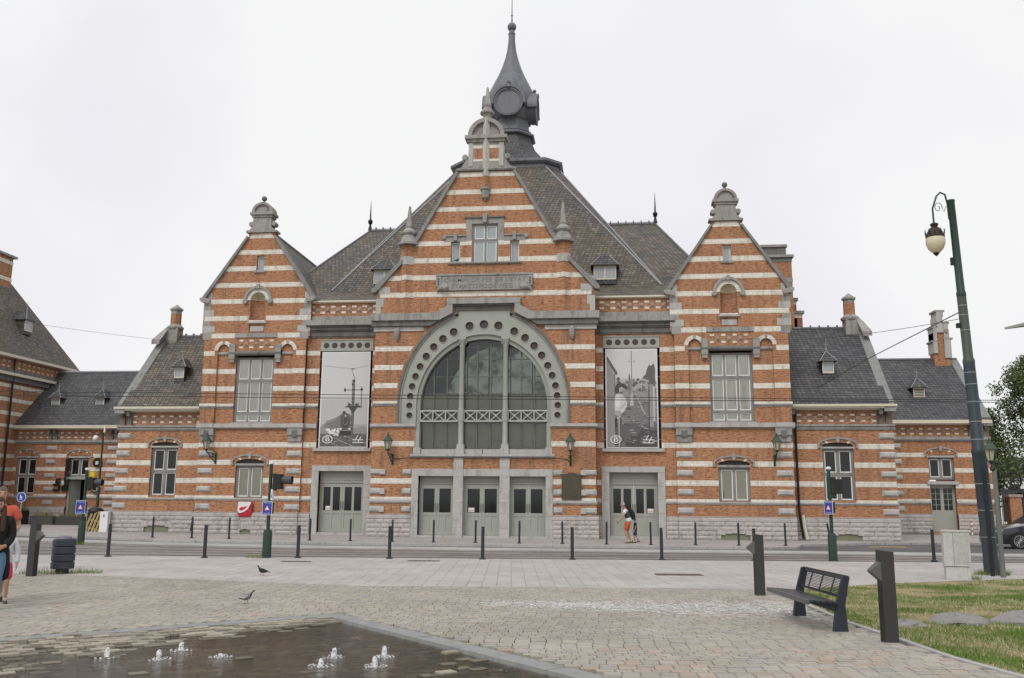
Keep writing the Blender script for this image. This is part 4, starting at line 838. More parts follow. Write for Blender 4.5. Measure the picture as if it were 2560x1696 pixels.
for s in (-1, 1):
    X = lambda x: s * x; wy = 0.9
    def rect(x0, x1, z0, z1): return [(X(x0), z0), (X(x1), z0), (X(x1), z1), (X(x0), z1)]
    wall('wall', rect(14.40, 19.20, -0.3, 6.1), [arch_hole(X(16.64), 0.71, 1.82, 4.26, 0.93, 4.86)], wy, 0.5, BRICK, ST)
    for z0, z1 in BANDS[:3]:
        if z0 < 4: band(X(14.40), X(15.93), z0, z1, wy); band(X(17.35), X(19.20), z0, z1, wy)
        else: band(X(14.40), X(15.72), z0, z1, wy); band(X(17.54), X(19.20), z0, z1, wy)
    band(X(14.4), X(15.93), 1.72, 1.84, wy); band(X(17.35), X(19.2), 1.72, 1.84, wy); mould('string_course', X(14.4), X(19.24), wy, [(1.60, 1.66, 0.03), (1.66, 1.72, 0.08)], PALE)
    mould('string_course', X(14.4), X(19.26), wy, [(5.11, 5.16, 0.05), (5.16, 5.28, 0.08), (5.28, 5.37, 0.14)], GREY)
    window(min(X(15.93), X(17.35)), max(X(15.93), X(17.35)), 1.82, 4.24, wy, sorted([tuple(sorted((X(16.03), X(16.57)))), tuple(sorted((X(16.71), X(17.25))))]), [(1.86, 2.98), (3.12, 4.14)], blind=None)
    MB().box(X(15.88), X(17.40), wy - 0.02, wy + 0.3, 4.24, 4.32).obj('lintel', PALE, ST); MB().box(X(15.93), X(17.35), wy + 0.14, wy + 0.24, 4.32, 4.75).obj('tympanum', TYMP, ST)
    seg_hood(X(16.64), 0.93, 4.26, 4.86, wy)
    for z0, z1 in ((1.16, 1.45), (2.02, 2.30), (2.90, 3.18), (3.79, 4.08), (4.68, 4.97)): stone('quoin_stone', QUOIN, X(18.52), X(19.24), z0, z1, wy, 0.085)
    frieze(X(14.75), X(18.55), 5.40, wy)
    for x in (14.62, 18.62, 18.98): scroll_bracket(X(x), 5.30, 6.05, wy)
    mould('gutter', X(14.40), X(19.32), wy, [(6.04, 6.10, 0.2), (6.10, 6.18, 0.42), (6.18, 6.29, 0.5)], CREAM)
    sheet('roof', [[(X(14.3), 0.42, 6.28), (X(19.0), 0.42, 6.28), (X(19.0), 4.7, 10.7), (X(14.3), 4.7, 10.7)], [(X(14.3), 4.7, 10.7), (X(19.0), 4.7, 10.7), (X(19.0), 9, 6.28), (X(14.3), 9, 6.28)]], ROOF if s < 0 else ROOFB)
    MB().tube([(X(14.3), 4.7, 10.72), (X(18.9), 4.7, 10.72)], 0.08, 8).obj('ridge_cap', LEAD, ST)
    for k in range(9): MB().box(X(14.7 + k * 0.45) - 0.025, X(14.7 + k * 0.45) + 0.025, 4.6, 4.8, 10.72, 10.87).obj('ridge_tile', LEAD, ST)
    gable_end(X(19.18), 0.96, 8.5, 6.3, 10.55, s)
    pn = MB(); pn.box(X(18.2), X(18.85), 4.3, 5.0, 10.3, 11.15).obj('gable_pinnacle', GREY, ST); pn = ST.children[-1] if False else None
    m = MB(); m.lathe((X(18.5), 4.65, 11.1), [(0.42, 0), (0.46, 0.08), (0.46, 0.14), (0.34, 0.24), (0.3, 0.3)], 8, 'z', R(22.5)); m.obj('pinnacle_moulding', GREY, ST)
    m = MB(); m.lathe((X(18.5), 4.65, 11.38), [(0.29, 0), (0.29, 0.62)], 8, 'z', R(22.5)); m.obj('pinnacle_shaft', BRICK, ST)
    m = MB(); m.lathe((X(18.5), 4.65, 12.0), [(0.285, 0), (0.285, 0.2), (0.36, 0.21), (0.36, 0.30), (0.03, 0.55)], 8, 'z', R(22.5)); m.obj('pinnacle_cap', GREY, ST)
    MB().hexa([(X(18.85), 3.6, 10.1), (X(19.3), 3.6, 10.1), (X(19.3), 4.6, 10.9), (X(18.85), 4.6, 10.9)], [(X(18.8), 3.6, 10.35), (X(19.3), 3.6, 10.35), (X(18.9), 4.6, 11.35), (X(18.75), 4.6, 11.35)]).obj('pinnacle_scroll', GREY, ST)
    dormer(X(16.6), 1.75, 7.95, 0.27, 0.56, 1, 0.6)
    g = [(-17.4, -16.1, 0.37)] if s < 0 else [(16.25, 17.5, 0.33)]
    plinth(X(14.42), X(19.24), wy, ST, 0.0, 1.05, g)
# big stepped chimney behind the right pavilion
ck = MB().box(14.5, 16.0, 6.2, 7.4, 9, 14.9).obj('chimney_stack', BRICK, ST)
for z0, z1, g, mt in ((13.6, 13.85, 0.02, GREY), (14.75, 15.0, 0.02, GREYD), (15.0, 15.14, 0.12, GREY)): MB().box(14.5 - g, 16.0 + g, 6.2 - g, 7.4 + g, z0, z1).obj('chimney_band', mt, ck)
MB().box(14.45, 15.75, 6.3, 7.3, 15.14, 15.62).obj('chimney_top', GREYD, ck); MB().box(14.38, 15.82, 6.22, 7.38, 15.62, 15.76).obj('chimney_cap', GREY, ck)
for k, (x, z) in enumerate(((16.15, 13.75), (16.55, 13.05), (16.85, 12.3))):
    MB().box(x - 0.5, x, 8.2, 8.9, 9.0, z - 0.3).obj('gable_step', BRICK, ck); MB().box(x - 0.46, x + 0.005, 8.195, 8.9, z - 0.3, z - 0.06).obj('step_stone', WHITE, ck); MB().box(x - 0.5, x + 0.1, 8.1, 9.0, z - 0.06, z + 0.1).obj('step_cap', GREY, ck)

# ---------------------------------------------------------------- low end wings, set far back
def low_wing(xa, xb, wy, dz, s, doors, wins, roofmat):
    rect = lambda x0, x1, z0, z1: [(x0, z0), (x1, z0), (x1, z1), (x0, z1)]
    holes = [rect(c - 0.7, c + 0.7, 0.0 + dz, 4.35 + dz) for c in doors] + [rect(c - 0.7, c + 0.7, 1.84 + dz, 4.35 + dz) for c in wins]
    wall('wall', rect(xa, xb, -0.3, 6.1 + dz), holes, wy, 0.5, BRICK, ST)
    blocked = sorted([(c - 0.7, c + 0.7) for c in doors + wins])
    for z0, z1 in BANDS[:3] + [(1.72, 1.84)]:
        pad = 0.2 if z0 > 4 else 0.0; cuts = [xa] + [v for a, b in blocked for v in (a - pad, b + pad)] + [xb]
        for a, b in zip(cuts[::2], cuts[1::2]): band(a, b, z0 + dz, z1 + dz, wy)
    cuts = [xa] + [v for c in sorted(doors) for v in (c - 0.7, c + 0.7)] + [xb]
    for a, b in zip(cuts[::2], cuts[1::2]): mould('string_course', a, b, wy, [(1.55 + dz, 1.62 + dz, 0.04), (1.62 + dz, 1.72 + dz, 0.1)], PALE); plinth(a, b, wy, ST, dz - 0.03)
    mould('string_course', xa, xb, wy, [(5.11 + dz, 5.2 + dz, 0.06), (5.2 + dz, 5.37 + dz, 0.14)], GREY); frieze(xa, xb, 5.4 + dz, wy)
    mould('gutter', xa, xb, wy, [(6.04 + dz, 6.10 + dz, 0.2), (6.10 + dz, 6.30 + dz, 0.5)], CREAM)
    sheet('roof', [[(xa, wy - 0.45, 6.3 + dz), (xb, wy - 0.45, 6.3 + dz), (xb, wy + 4.0, 10.45 + dz), (xa, wy + 4.0, 10.45 + dz)], [(xa, wy + 4, 10.45 + dz), (xb, wy + 4, 10.45 + dz), (xb, wy + 8, 6.3), (xa, wy + 8, 6.3)]], roofmat)
    MB().tube([(xa, wy + 4, 10.48 + dz), (xb, wy + 4, 10.48 + dz)], 0.08, 8).obj('ridge_cap', ZINC if s < 0 else LEAD, ST)
    for c in wins:
        window(c - 0.7, c + 0.7, 1.84 + dz, 4.2 + dz, wy, [(c - 0.6, c - 0.07), (c + 0.07, c + 0.6)], [(1.88 + dz, 2.95 + dz), (3.1 + dz, 4.1 + dz)], blind=None); 
    for c in doors:
        window(c - 0.7, c + 0.7, 2.95 + dz, 4.2 + dz, wy, [(c - 0.6, c - 0.07), (c + 0.07, c + 0.6)], [(3.08 + dz, 4.1 + dz)], blind=None)
    for c in doors + wins:
        MB().box(c - 0.75, c + 0.75, wy - 0.02, wy + 0.3, 4.2 + dz, 4.3 + dz).obj('lintel', PALE, ST); MB().box(c - 0.7, c + 0.7, wy + 0.03, wy + 0.2, 4.3 + dz, 4.72 + dz).obj('tympanum', BRICK, ST); seg_hood(c, 0.92, 4.25 + dz, 4.88 + dz, wy)
low_wing(-33.4, -20.0, 13.0, 0.06, -1, [-28.75], [-32.45], ROOFB)
low_wing(19.0, 27.45, 11.0, 0.13, 1, [24.7], [], ROOFB)
for z0, z1 in ((1.2, 1.5), (2.08, 2.36), (2.96, 3.24), (3.85, 4.14), (4.74, 5.03)):
    for x in (-30.75, -26.5, -24.0): stone('quoin_stone', QUOIN, x - 0.35, x + 0.35, z0, z1, 13.0, 0.09)
    for x in (22.2,): stone('quoin_stone', QUOIN, x - 0.35, x + 0.35, z0 + 0.08, z1 + 0.08, 11.0, 0.09)
for x in (-30.9, -30.5, -26.6, -26.2): scroll_bracket(x, 5.35, 6.1, 13.0)
for x in (21.4, 22.0, 26.4, 27.2): scroll_bracket(x, 5.42, 6.17, 11.0)
for x in (-31.6, -28.4): dormer(x, 14.2, 7.75, 0.3, 0.6, 1, 0.7)
dormer(24.15, 12.15, 7.85, 0.32, 0.62, 1, 0.7, louvre=True)
gable_end(27.43, 11.06, 19.0, 6.45, 10.3, 1)
# stepped end chimney of the right low wing
ck = MB().box(26.0, 26.95, 14.5, 15.3, 9.5, 12.2).obj('chimney_stack', BRICK, ST)
for a, b, z0, z1, mt in ((26.6, 27.0, 10.6, 11.75, PALE), (26.55, 27.12, 11.75, 11.87, GREY), (26.62, 26.9, 11.87, 12.75, PALE), (26.55, 26.98, 12.75, 12.87, GREY), (26.2, 26.6, 12.2, 13.2, PALE), (26.25, 26.65, 13.2, 13.5, PALE), (26.15, 26.75, 13.5, 13.62, GREY), (25.95, 26.2, 10.9, 11.6, PALE), (25.85, 26.22, 11.6, 11.7, GREY), (26.0, 26.2, 11.7, 12.5, PALE), (25.93, 26.24, 12.5, 12.6, GREY)): MB().box(a, b, 14.4, 15.4, z0, z1).obj('chimney_stone', mt, ck)
MB().lathe((26.78, 14.33, 12.3), [(0.13, 0), (0.13, 0.1)], 12, 'y').obj('scroll', GREY, ck)
# closed double door of the right low wing, with small panes
zz = 0.16; y0 = 11.26
d = MB().box(24.0, 25.4, y0, y0 + 0.05, zz, 1.35).box(24.0, 24.12, y0, y0 + .05, 1.35, 2.8).box(25.28, 25.4, y0, y0 + .05, 1.35, 2.8).box(24.62, 24.78, y0, y0 + .05, 1.35, 2.8).box(24.12, 25.28, y0 + .001, y0 + .049, 2.62, 2.8).obj('door', PAINT, ST)
for a, b in ((24.12, 24.62), (24.78, 25.28)):
    for j in range(4):
        for i in range(2): w = (b - a) / 2; MB().box(a + i * w + 0.02, a + (i + 1) * w - 0.02, y0 + 0.02, y0 + 0.03, 1.37 + j * 0.31, 1.65 + j * 0.31).obj('pane', DGLASS, d)
    MB().box(a, b, y0 + 0.03, y0 + 0.045, 1.35, 2.62).obj('sash', PAINT, d)
MB().box(23.85, 25.55, 10.9, 11.2, 2.8, 2.98).obj('door_lintel', PALE, ST)
# open cafe door of the left low wing
d = MB().box(-29.45, -29.3, 13.1, 13.5, 0.0, 2.95).box(-28.2, -28.05, 13.1, 13.5, 0.0, 2.95).box(-29.5, -28.0, 12.9, 13.3, 2.85, 3.02).obj('door', PAINT, ST)
MB().hexa([(-29.3, 13.2, 0.05), (-29.25, 13.15, 0.05), (-28.95, 13.75, 0.05), (-29.0, 13.8, 0.05)], [(-29.3, 13.2, 2.8), (-29.25, 13.15, 2.8), (-28.95, 13.75, 2.8), (-29.0, 13.8, 2.8)]).obj('door_leaf', PAINT, d)
MB().box(-29.4, -28.1, 14.2, 14.25, 0, 3).box(-29.42, -29.4, 13.5, 14.2, 0, 3).box(-28.1, -28.08, 13.5, 14.2, 0, 3).obj('dark_interior', DARK, d)
# rain pipes
for x, xo in ((-14.72, -14.95), (14.72, 14.95)):
    MB().tube([(x, 0.62, 6.0), (x, 0.72, 5.5), (x, 0.78, 5.0), (x, 0.76, 1.5), (x, 0.70, 1.2), (x + (0.12 if x > 0 else -0.12), 0.66, 0.1)], 0.055, 8).obj('rain_pipe', IRON, ST, True)
MB().tube([(14.86, 0.64, 1.15), (14.9, 0.62, 0.6), (15.0, 0.6, 0.05)], 0.075, 8).obj('pipe_foot', CREAM, ST, True)

# ---------------------------------------------------------------- neighbouring tall building at the far left
NB = empty('neighbouring_building', (-39, 9, 0), 0, 'tall brick building with steep hipped roof beyond the left low wing', 'building')
NB.location = (0, 0, 0)
nb = MB().box(-50, -33.4, -2.0, 18.3, -0.2, 10.8).obj('wall', BRICK, NB)
for z0, z1 in [b for b in BANDS if b[0] < 10] + [(6.2, 6.4), (5.2, 5.4)]: MB().box(-33.6, -33.392, -2.0, 18.3, z0, z1).obj('white_band', WHITE, nb)
MB().box(-33.6, -32.95, -2.2, 18.6, 9.55, 9.72).obj('cornice', CREAM, NB); MB().box(-33.6, -33.2, -2.2, 18.5, 9.72, 9.98).obj('cornice_stone', GREYD, NB); MB().box(-33.6, -33.2, -2.2, 18.5, 9.2, 9.55).obj('frieze', GREYD, NB)
MB().box(-33.6, -32.9, -2.3, 18.75, 10.72, 10.9).obj('gutter', CREAM, NB)
for k in range(34):
    y = 0.5 + k * 0.52
    for z in (10.12, 10.45): MB().box(-33.45, -33.385, y, y + 0.22, z, z + 0.1).obj('chequer_stone', WHITE, NB)
sheet('roof', [[(-32.95, -2.3, 10.9), (-32.95, 18.75, 10.9), (-36.0, 14.3, 16.6), (-36.0, 2.0, 16.6)], [(-32.95, 18.75, 10.9), (-50, 18.75, 10.9), (-47, 14.3, 16.6), (-36.0, 14.3, 16.6)], [(-36, 2, 16.6), (-36, 14.3, 16.6), (-47, 14.3, 16.6), (-47, 2, 16.6)]], ROOF, NB)
ck = MB().box(-37.2, -35.7, 11.0, 14.0, 16.0, 18.2).obj('chimney_stack', BRICK, NB)
for z0, z1, g in ((16.5, 16.75, 0.02), (17.7, 17.95, 0.02)): MB().box(-37.2 - g, -35.7 + g, 11 - g, 14 + g, z0, z1).obj('white_band', WHITE, ck)
MB().box(-37.4, -35.5, 10.8, 14.2, 18.2, 18.35).obj('chimney_cap', GREY, ck)
dormer(-33.75, 13.6, 12.9, 0.4, 0.75, 1, 0.9, NB, R(90))
MB().tube([(-33.25, 11.9, 10.7), (-33.25, 11.9, 0)], 0.07, 8).obj('rain_pipe', IRON, NB)
from mathutils import noise as mnoise
# ================================================================ ground: pavement, road, tram bed, plaza, lawn, fountain
def struct(o, label, kind='structure'): o['kind'] = kind; o['label'] = label; return o
def poly_sheet(name, pts, z, mat, label, thick=0.0, kind='structure'):
    t = tessellate_polygon([[Vector((x, y, 0)) for x, y in pts]])
    m = MB(); m.v = [(x, y, z) for x, y in pts]; m.f = [tuple(i) for i in t]
    if thick:
        n = len(pts); m.v += [(x, y, z - thick) for x, y in pts]; m.f += [(i, (i+1) % n, n+(i+1) % n, n+i) for i in range(n)]
    return struct(m.obj(name, mat, fix=False), label, kind)
def groundmat(name, c1, c2, bw, rh, rot, ms=0.008, bump=0.4, jc=0.55, stain=0.35):
    m = NT(name); p = m.pos(); mp = m.n('ShaderNodeMapping'); m.l(p, mp.inputs['Vector']); mp.inputs['Rotation'].default_value = (0, 0, rot)
    bt = m.n('ShaderNodeTexBrick', Scale=1.0, offset=0.5)
    for k, x in (('Brick Width', bw), ('Row Height', rh), ('Mortar Size', ms), ('Mortar Smooth', 0.2)): bt.inputs[k].default_value = x
    bt.inputs['Color1'].default_value = (*c1, 1); bt.inputs['Color2'].default_value = (*c2, 1); bt.inputs['Mortar'].default_value = (c1[0]*jc, c1[1]*jc, c1[2]*jc, 1)
    m.l(mp.outputs[0], bt.inputs['Vector']); big = m.noise(p, 0.35, 6, 0.65); f = m.noise(p, 9, 5, 0.7)
    c = m.mix(m.ramp(big, [(0.35, stain), (0.58, 0.0)]), bt.outputs['Color'], tuple(x * 0.55 for x in c1))
    c = m.mix(1.0, c, m.ramp(f, [(0.25, 0.72), (0.75, 1.1)]), 'MULTIPLY')
    m.set(c, 0.85, 0, 0.3); m.bump(bt.outputs['Fac'], -bump, 0.012); return m.m
YR = YAW
PAVE = groundmat('pavement_flags', (0.40, 0.375, 0.36), (0.46, 0.43, 0.415), 0.3, 0.3, -0.06)
ASPH = groundmat('asphalt', (0.12, 0.12, 0.125), (0.135, 0.135, 0.14), 4.0, 3.0, -0.1, 0.004, 0.05, 0.8, 0.3)
SETT = groundmat('stone_setts', (0.29, 0.262, 0.245), (0.38, 0.35, 0.325), 0.16, 0.11, -0.08, 0.012, 0.8, 0.45, 0.6)
KERB = groundmat('kerb_stone', (0.42, 0.41, 0.40), (0.48, 0.47, 0.45), 1.0, 3.0, -0.1, 0.008, 0.2, 0.6)
K1 = [(-120, 30), (-21.5, -3.0), (-16.5, -5.1), (-12.5, -7.0), (-5.5, -7.5), (2.5, -7.3), (11.7, -6.65), (13.3, -5.9), (13.9, -3.7), (17.8, -0.8), (22, 0.5), (45, 3), (120, 12)]
K2 = [(-120, 20), (-19.2, -6.4), (-14.9, -7.7), (-11.5, -8.9), (-4.8, -9.6), (2.7, -9.5), (11.4, -8.8), (19.7, -8.7), (45, -7), (120, 0)]
K3 = [(-120, 14), (-17.9, -8.3), (-10.6, -10.6), (-4.2, -11.2), (2.9, -11.0), (11.2, -10.4), (19.7, -10.2), (45, -8.5), (120, -3)]
fr = lambda u, w: (6.144 + u * math.cos(YR) - w * math.sin(YR), -43.135 + u * math.sin(YR) + w * math.cos(YR))    # metres right of / ahead of the standpoint
K4 = [fr(u, 27.45) for u in (-120, -20, 0, 20, 120)]
poly_sheet('ground', [(-700, -700), (700, -700), (700, 900), (-700, 900)], -0.16, flat('far_ground', (0.20, 0.20, 0.18), 0.95), 'flat town ground around the station square')
poly_sheet('pavement', K1 + [(120, 60), (-120, 60)], 0.0, PAVE, 'pale flagged pavement along the station front', 0.14)
poly_sheet('road', K1[::-1] + K2, -0.09, ASPH, 'narrow dark asphalt road in front of the station')
poly_sheet('tram_kerb', K2[::-1] + K3, -0.004, KERB, 'light stone strip between road and tram bed', 0.12)
poly_sheet('tram_bed', K3[::-1] + K4, -0.02, SETT, 'brown stone setts around the tram rails')
poly_sheet('slab_bed', [fr(-30, 18.7), fr(30, 18.7), fr(30, 27.4), fr(-30, 27.4)], -0.014, flat('slab_joint', (0.36, 0.34, 0.32), 0.95), 'mortar bed under the pale slabs')
poly_sheet('plaza', K4[::-1] + [fr(-120, -30), fr(120, -30)], -0.10, flat('joint_sand', (0.33, 0.29, 0.22), 0.95, var=0.2), 'sand bed under the paved square')
def along(poly, off, w, z0, z1, name, mat, label):
    m = MB()
    for (x0, y0), (x1, y1) in zip(poly, poly[1:]):
        m.hexa([(x0, y0 + off, z0), (x1, y1 + off, z0), (x1, y1 + off + w, z0), (x0, y0 + off + w, z0)], [(x0, y0 + off, z1), (x1, y1 + off, z1), (x1, y1 + off + w, z1), (x0, y0 + off + w, z1)])
    return struct(m.obj(name, mat), label)
along(K1[1:7], -0.004, 0.28, -0.12, 0.006, 'kerb', KERB, 'pale kerb along the station pavement')
for k, d in enumerate((1.05, 2.5, 3.5, 4.75)):
    pts = [(x, y * (1 - d / 5.3) + (yb) * (d / 5.3)) for (x, y), yb in zip([(-60, -1.5), (-17.9, -8.3), (-10.6, -10.6), (-4.2, -11.2), (2.9, -11.0), (11.2, -10.4), (19.7, -10.2), (60, -7.5)], [-22, -18.0, -17.2, -16.7, -15.9, -14.9, -14.0, -9.6])]
    along(pts, 0, 0.11, -0.05, -0.012, 'tram_rail', flat('worn_rail', (0.09, 0.075, 0.065), 0.5, 0.5), 'dark steel tram rail set in the setts')
# yellow bay marks and white dashes on the road
YEL = flat('worn_yellow_paint', (0.42, 0.33, 0.12), 0.8, var=0.4, scale=5)
ym = MB()
for i in range(5): ym.hexa([(14.5 + i * 1.5, -4.6 + i * .32, -0.088), (15.3 + i * 1.5, -4.3 + i * .32, -0.088), (15.3 + i * 1.5, -4.15 + i * .32, -0.088), (14.5 + i * 1.5, -4.45 + i * .32, -0.088)], [(14.5 + i * 1.5, -4.6 + i * .32, -0.084), (15.3 + i * 1.5, -4.3 + i * .32, -0.084), (15.3 + i * 1.5, -4.15 + i * .32, -0.084), (14.5 + i * 1.5, -4.45 + i * .32, -0.084)])
ym.hexa([(16.6, -3.4, -0.088), (18.2, -3.0, -0.088), (18.4, -2.4, -0.088), (16.9, -2.8, -0.088)], [(16.6, -3.4, -0.084), (18.2, -3.0, -0.084), (18.4, -2.4, -0.084), (16.9, -2.8, -0.084)])
struct(ym.obj('road_marking', YEL), 'worn yellow parking marks on the road at right')
wm = MB()
for x, y in ((-21.6, -5.0), (-18.0, -5.9)): wm.slab([(x, y), (x + 1.3, y - 0.25), (x + 1.35, y + 0.0), (x + 0.05, y + 0.25)], -0.088, -0.084)
struct(wm.obj('road_marking', flat('white_road_paint', (0.6, 0.6, 0.58), 0.7)), 'white dashes on the road at far left')
# manhole and drain covers
for k, (u, w, a, b, lab) in enumerate(((-2.45, 26.2, 0.45, 0.12, 'thin iron drain cover in the slabs behind a pigeon'), (4.0, 22.0, 0.55, 0.22, 'large rusty iron cover in the pale slabs'), (-5.9, 25.5, 0.4, 0.12, 'small iron drain cover left of the middle signal'))):
    x, y = fr(u, w); m = MB(); m.box(-a, a, -b, b, -0.02, 0.012)
    for i in range(6): m.box(-a + 0.06 + i * 2 * (a - 0.06) / 6, -a + 0.1 + i * 2 * (a - 0.06) / 6, -b + 0.03, b - 0.03, 0.012, 0.017)
    o = m.obj('drain_cover', flat('rusty_iron', (0.11, 0.085, 0.065), 0.8, var=0.3)); o.location = (x, y, 0.0); o.rotation_euler = (0, 0, YR); tag(o, lab, 'cover', 'iron covers in the square')

# ---- lawn outline, basin outline
GRASS_L = [(9.10, -24.55), (9.40, -26.1), (9.55, -29.1), (9.80, -30.75), (9.95, -32.0), (10.25, -33.15), (11.5, -38)]
GRASS_T = [(9.10, -24.55), (10.3, -23.65), (12.0, -22.3), (13.6, -21.4), (15.6, -20.4), (22, -18.2), (40, -12)]
def lawn_edge(y):
    for (x0, y0), (x1, y1) in zip(GRASS_L, GRASS_L[1:]):
        if y1 <= y <= y0: return x0 + (x1 - x0) * (y - y0) / (y1 - y0)
    return 9.1 if y > GRASS_L[0][1] else 99
def in_lawn(x, y):
    if x < 9.0: return False
    for (x0, y0), (x1, y1) in zip(GRASS_T, GRASS_T[1:]):
        if x0 <= x <= x1: return y < y0 + (y1 - y0) * (x - x0) / (x1 - x0) and (y > -24.55 or x > lawn_edge(y))
    return False
BA = Vector((1.93, -29.67)); BL = Vector((-0.734, -0.680)).normalized(); BR = Vector((BL.y, -BL.x)) * -1     # basin corner and its two sides
if BR.x < 0: BR = -BR
def basin(x, y): d = Vector((x, y)) - BA; return d.dot(BR), d.dot(BL)           # distance from left side, from right side
BW = 0.28
def in_basin(x, y, pad=0.0): a, b = basin(x, y); return a > -BW - pad and b > -BW - pad and a < 9 and b < 9

# ---- loose-laid pieces: the nearest are objects, the rest one mass
def piece(u, w, du, dw, z, h, rnd, tilt=0.02, e=0.007):
    j = lambda k: (rnd.random() - 0.5) * k
    t = [(u + e + j(.006), w + e + j(.005)), (u + du - e + j(.006), w + e + j(.005)), (u + du - e + j(.006), w + dw - e + j(.005)), (u + e + j(.006), w + dw - e + j(.005))]
    tx, tw_ = j(tilt), j(tilt)
    top = [(*fr(a, b), z + (a - u - du / 2) * tx + (b - w - dw / 2) * tw_) for a, b in t]
    g = 0.003; lo = [(*fr(a, b), z - h) for a, b in ((u + g, w + g), (u + du - g, w + g), (u + du - g, w + dw - g), (u + g, w + dw - g))]
    return lo + top
FC = [(4, 5, 6, 7), (0, 1, 5, 4), (1, 2, 6, 5), (2, 3, 7, 6), (3, 0, 4, 7)]
def mass(name, pieces, mat, parent, label):
    m = MB(); cols = []
    for vs_, c in pieces: m.add(vs_, FC); cols += [c] * 20
    me = m.mesh(name, mat, fix=False); at = me.color_attributes.new('col', 'FLOAT_COLOR', 'CORNER')
    flatc = []
    for c in cols: flatc += [c[0], c[1], c[2], 1.0]
    at.data.foreach_set('color', flatc); o = bpy.data.objects.new(name, me); COL.objects.link(o); o.parent = parent; o['kind'] = 'stuff'; o['label'] = label
    return o
PAVM, PAVO = attrmat('paver'), attrmat('paver_single', obj=True)
def singles(name, pieces, mat, parent):
    for vs_, c in pieces:
        o = MB().add(vs_, FC).obj(name, mat, parent, fix=False); o.color = (*c, 1)
rnd = random.Random(3)
PZ = bpy.data.objects['plaza']
rows = []; w = 8.3; k = 0
pieces = []
while w < 21.6:
    dw = 0.142; lim = 0.62 * w + 1.0; u = -lim - (0.5 if k % 2 else 0) * 0.19 - rnd.random() * 0.05
    while u < lim:
        du = 0.19 + (rnd.random() - 0.5) * 0.02; cx, cy = fr(u + du / 2, w + dw / 2); edge = 18.6 if u > -3 else 18.6 + min(3.0, (-3 - u) * 0.3)
        if w < edge - 0.1 and not in_lawn(cx + 0.12, cy) and not in_basin(cx, cy, 0.02) and not (cy < -24.5 and cx > lawn_edge(cy) - 0.12):
            n1 = math.sin(cx * 1.3 + 1) * math.sin(cy * 0.9) + math.sin(cx * 0.37 - cy * 0.5); r = rnd.random()
            b = 0.88 + 0.18 * rnd.random()
            c = (0.395 * b, 0.367 * b, 0.308 * b) if r < 0.72 else (0.385 * b, 0.358 * b, 0.328 * b)
            if rnd.random() < (0.2 if (w < 11.0 and u > 1.0) else 0.02): c = (0.43 * b, 0.335 * b, 0.275 * b)
            if n1 < -0.9: c = tuple(v * 0.92 for v in c)
            us = u + 0.0; d = abs(w - 15.6 + 0.12 * us) / (0.55 + 0.22 * max(0, us))
            if -0.5 < us < 4.6 and d < 1 and rnd.random() < 0.8 * (1 - d) * min(1, (us + 0.9) / 1.5): wf_ = rnd.uniform(0.15, 0.5); c = tuple(v * (1 - wf_) + 0.62 * wf_ for v in c)
            pieces.append((w, abs(u), (piece(u, w, du, dw, rnd.uniform(-0.003, 0.002), 0.05, rnd, 0.035, 0.006), c)))
        u += du
    w += dw; k += 1
inview = [p for p in pieces if p[0] > 9.15 and p[1] < 0.57 * p[0]]
inview.sort(key=lambda p: p[0]); near = set(id(p) for p in inview[:290])
singles('paver', [p[2] for p in inview[:290]], PAVO, PZ)
mass('pavers', [p[2] for p in pieces if id(p) not in near], PAVM, PZ, 'worn tan brick pavers covering the square')
# white residue scattered over the pavers before the bench
rf = random.Random(31); m = MB()
for _ in range(2600):
    u_ = rf.uniform(-0.5, 4.8); w_ = 15.6 - 0.12 * u_ + rf.gauss(0, 0.28 + 0.10 * max(0, u_)); 
    if rf.random() > min(1, (u_ + 0.8) / 1.6): continue
    x, y = fr(u_, w_)
    if x > lawn_edge(y) - 0.15 or w_ > 18.4: continue
    a_, b_ = rf.uniform(0.008, 0.03), rf.uniform(0.006, 0.02)
    m.add([(x - a_, y - b_ * .6, 0.007), (x + a_ * .7, y - b_, 0.007), (x + a_, y + b_ * .5, 0.008), (x - a_ * .5, y + b_, 0.008)], [(0, 1, 2, 3)])
o = m.obj('white_residue', flat('chalk_white', (0.66, 0.655, 0.66), 0.9, var=0.1), PZ, fix=False); o['kind'] = 'stuff'; o['label'] = 'white chalky specks scattered on the pavers left of the bench'
# pale slabs
rnd = random.Random(5); pieces = []; u = -19.0; k = 0
SLABM, SLABO = attrmat('slab', 0.85, 0.15), attrmat('slab_single', 0.85, 0.15, obj=True)
while u < 19:
    du = 0.302; w = 18.6 - (0.3 if k % 2 else 0) ; 
    edge = 18.6 if u > -3 else 18.6 + min(3.0, (-3 - u) * 0.3)
    while w < 27.45 - 0.02:
        dw = min(0.6, 27.44 - w); a = max(w, edge); 
        if w + dw > edge + 0.05:
            cx, cy = fr(u + du / 2, (a + w + dw) / 2)
            if not in_lawn(cx, cy):
                b = 0.92 + 0.12 * rnd.random(); c = (0.465 * b, 0.435 * b, 0.42 * b)
                pieces.append((a, abs(u), (piece(u, a, du, w + dw - a, rnd.uniform(-0.002, 0.002), 0.05, rnd, 0.004, 0.0035), c)))
        w += dw
    u += du; k += 1
inview = [p for p in pieces if p[1] < 0.56 * p[0]]; inview.sort(key=lambda p: p[0]); near = set(id(p) for p in inview[:290])
singles('paving_slab', [p[2] for p in inview[:290]], SLABO, PZ)
mass('paving_slabs', [p[2] for p in pieces if id(p) not in near], SLABM, PZ, 'pale paving slabs between tram bed and brick pavers')

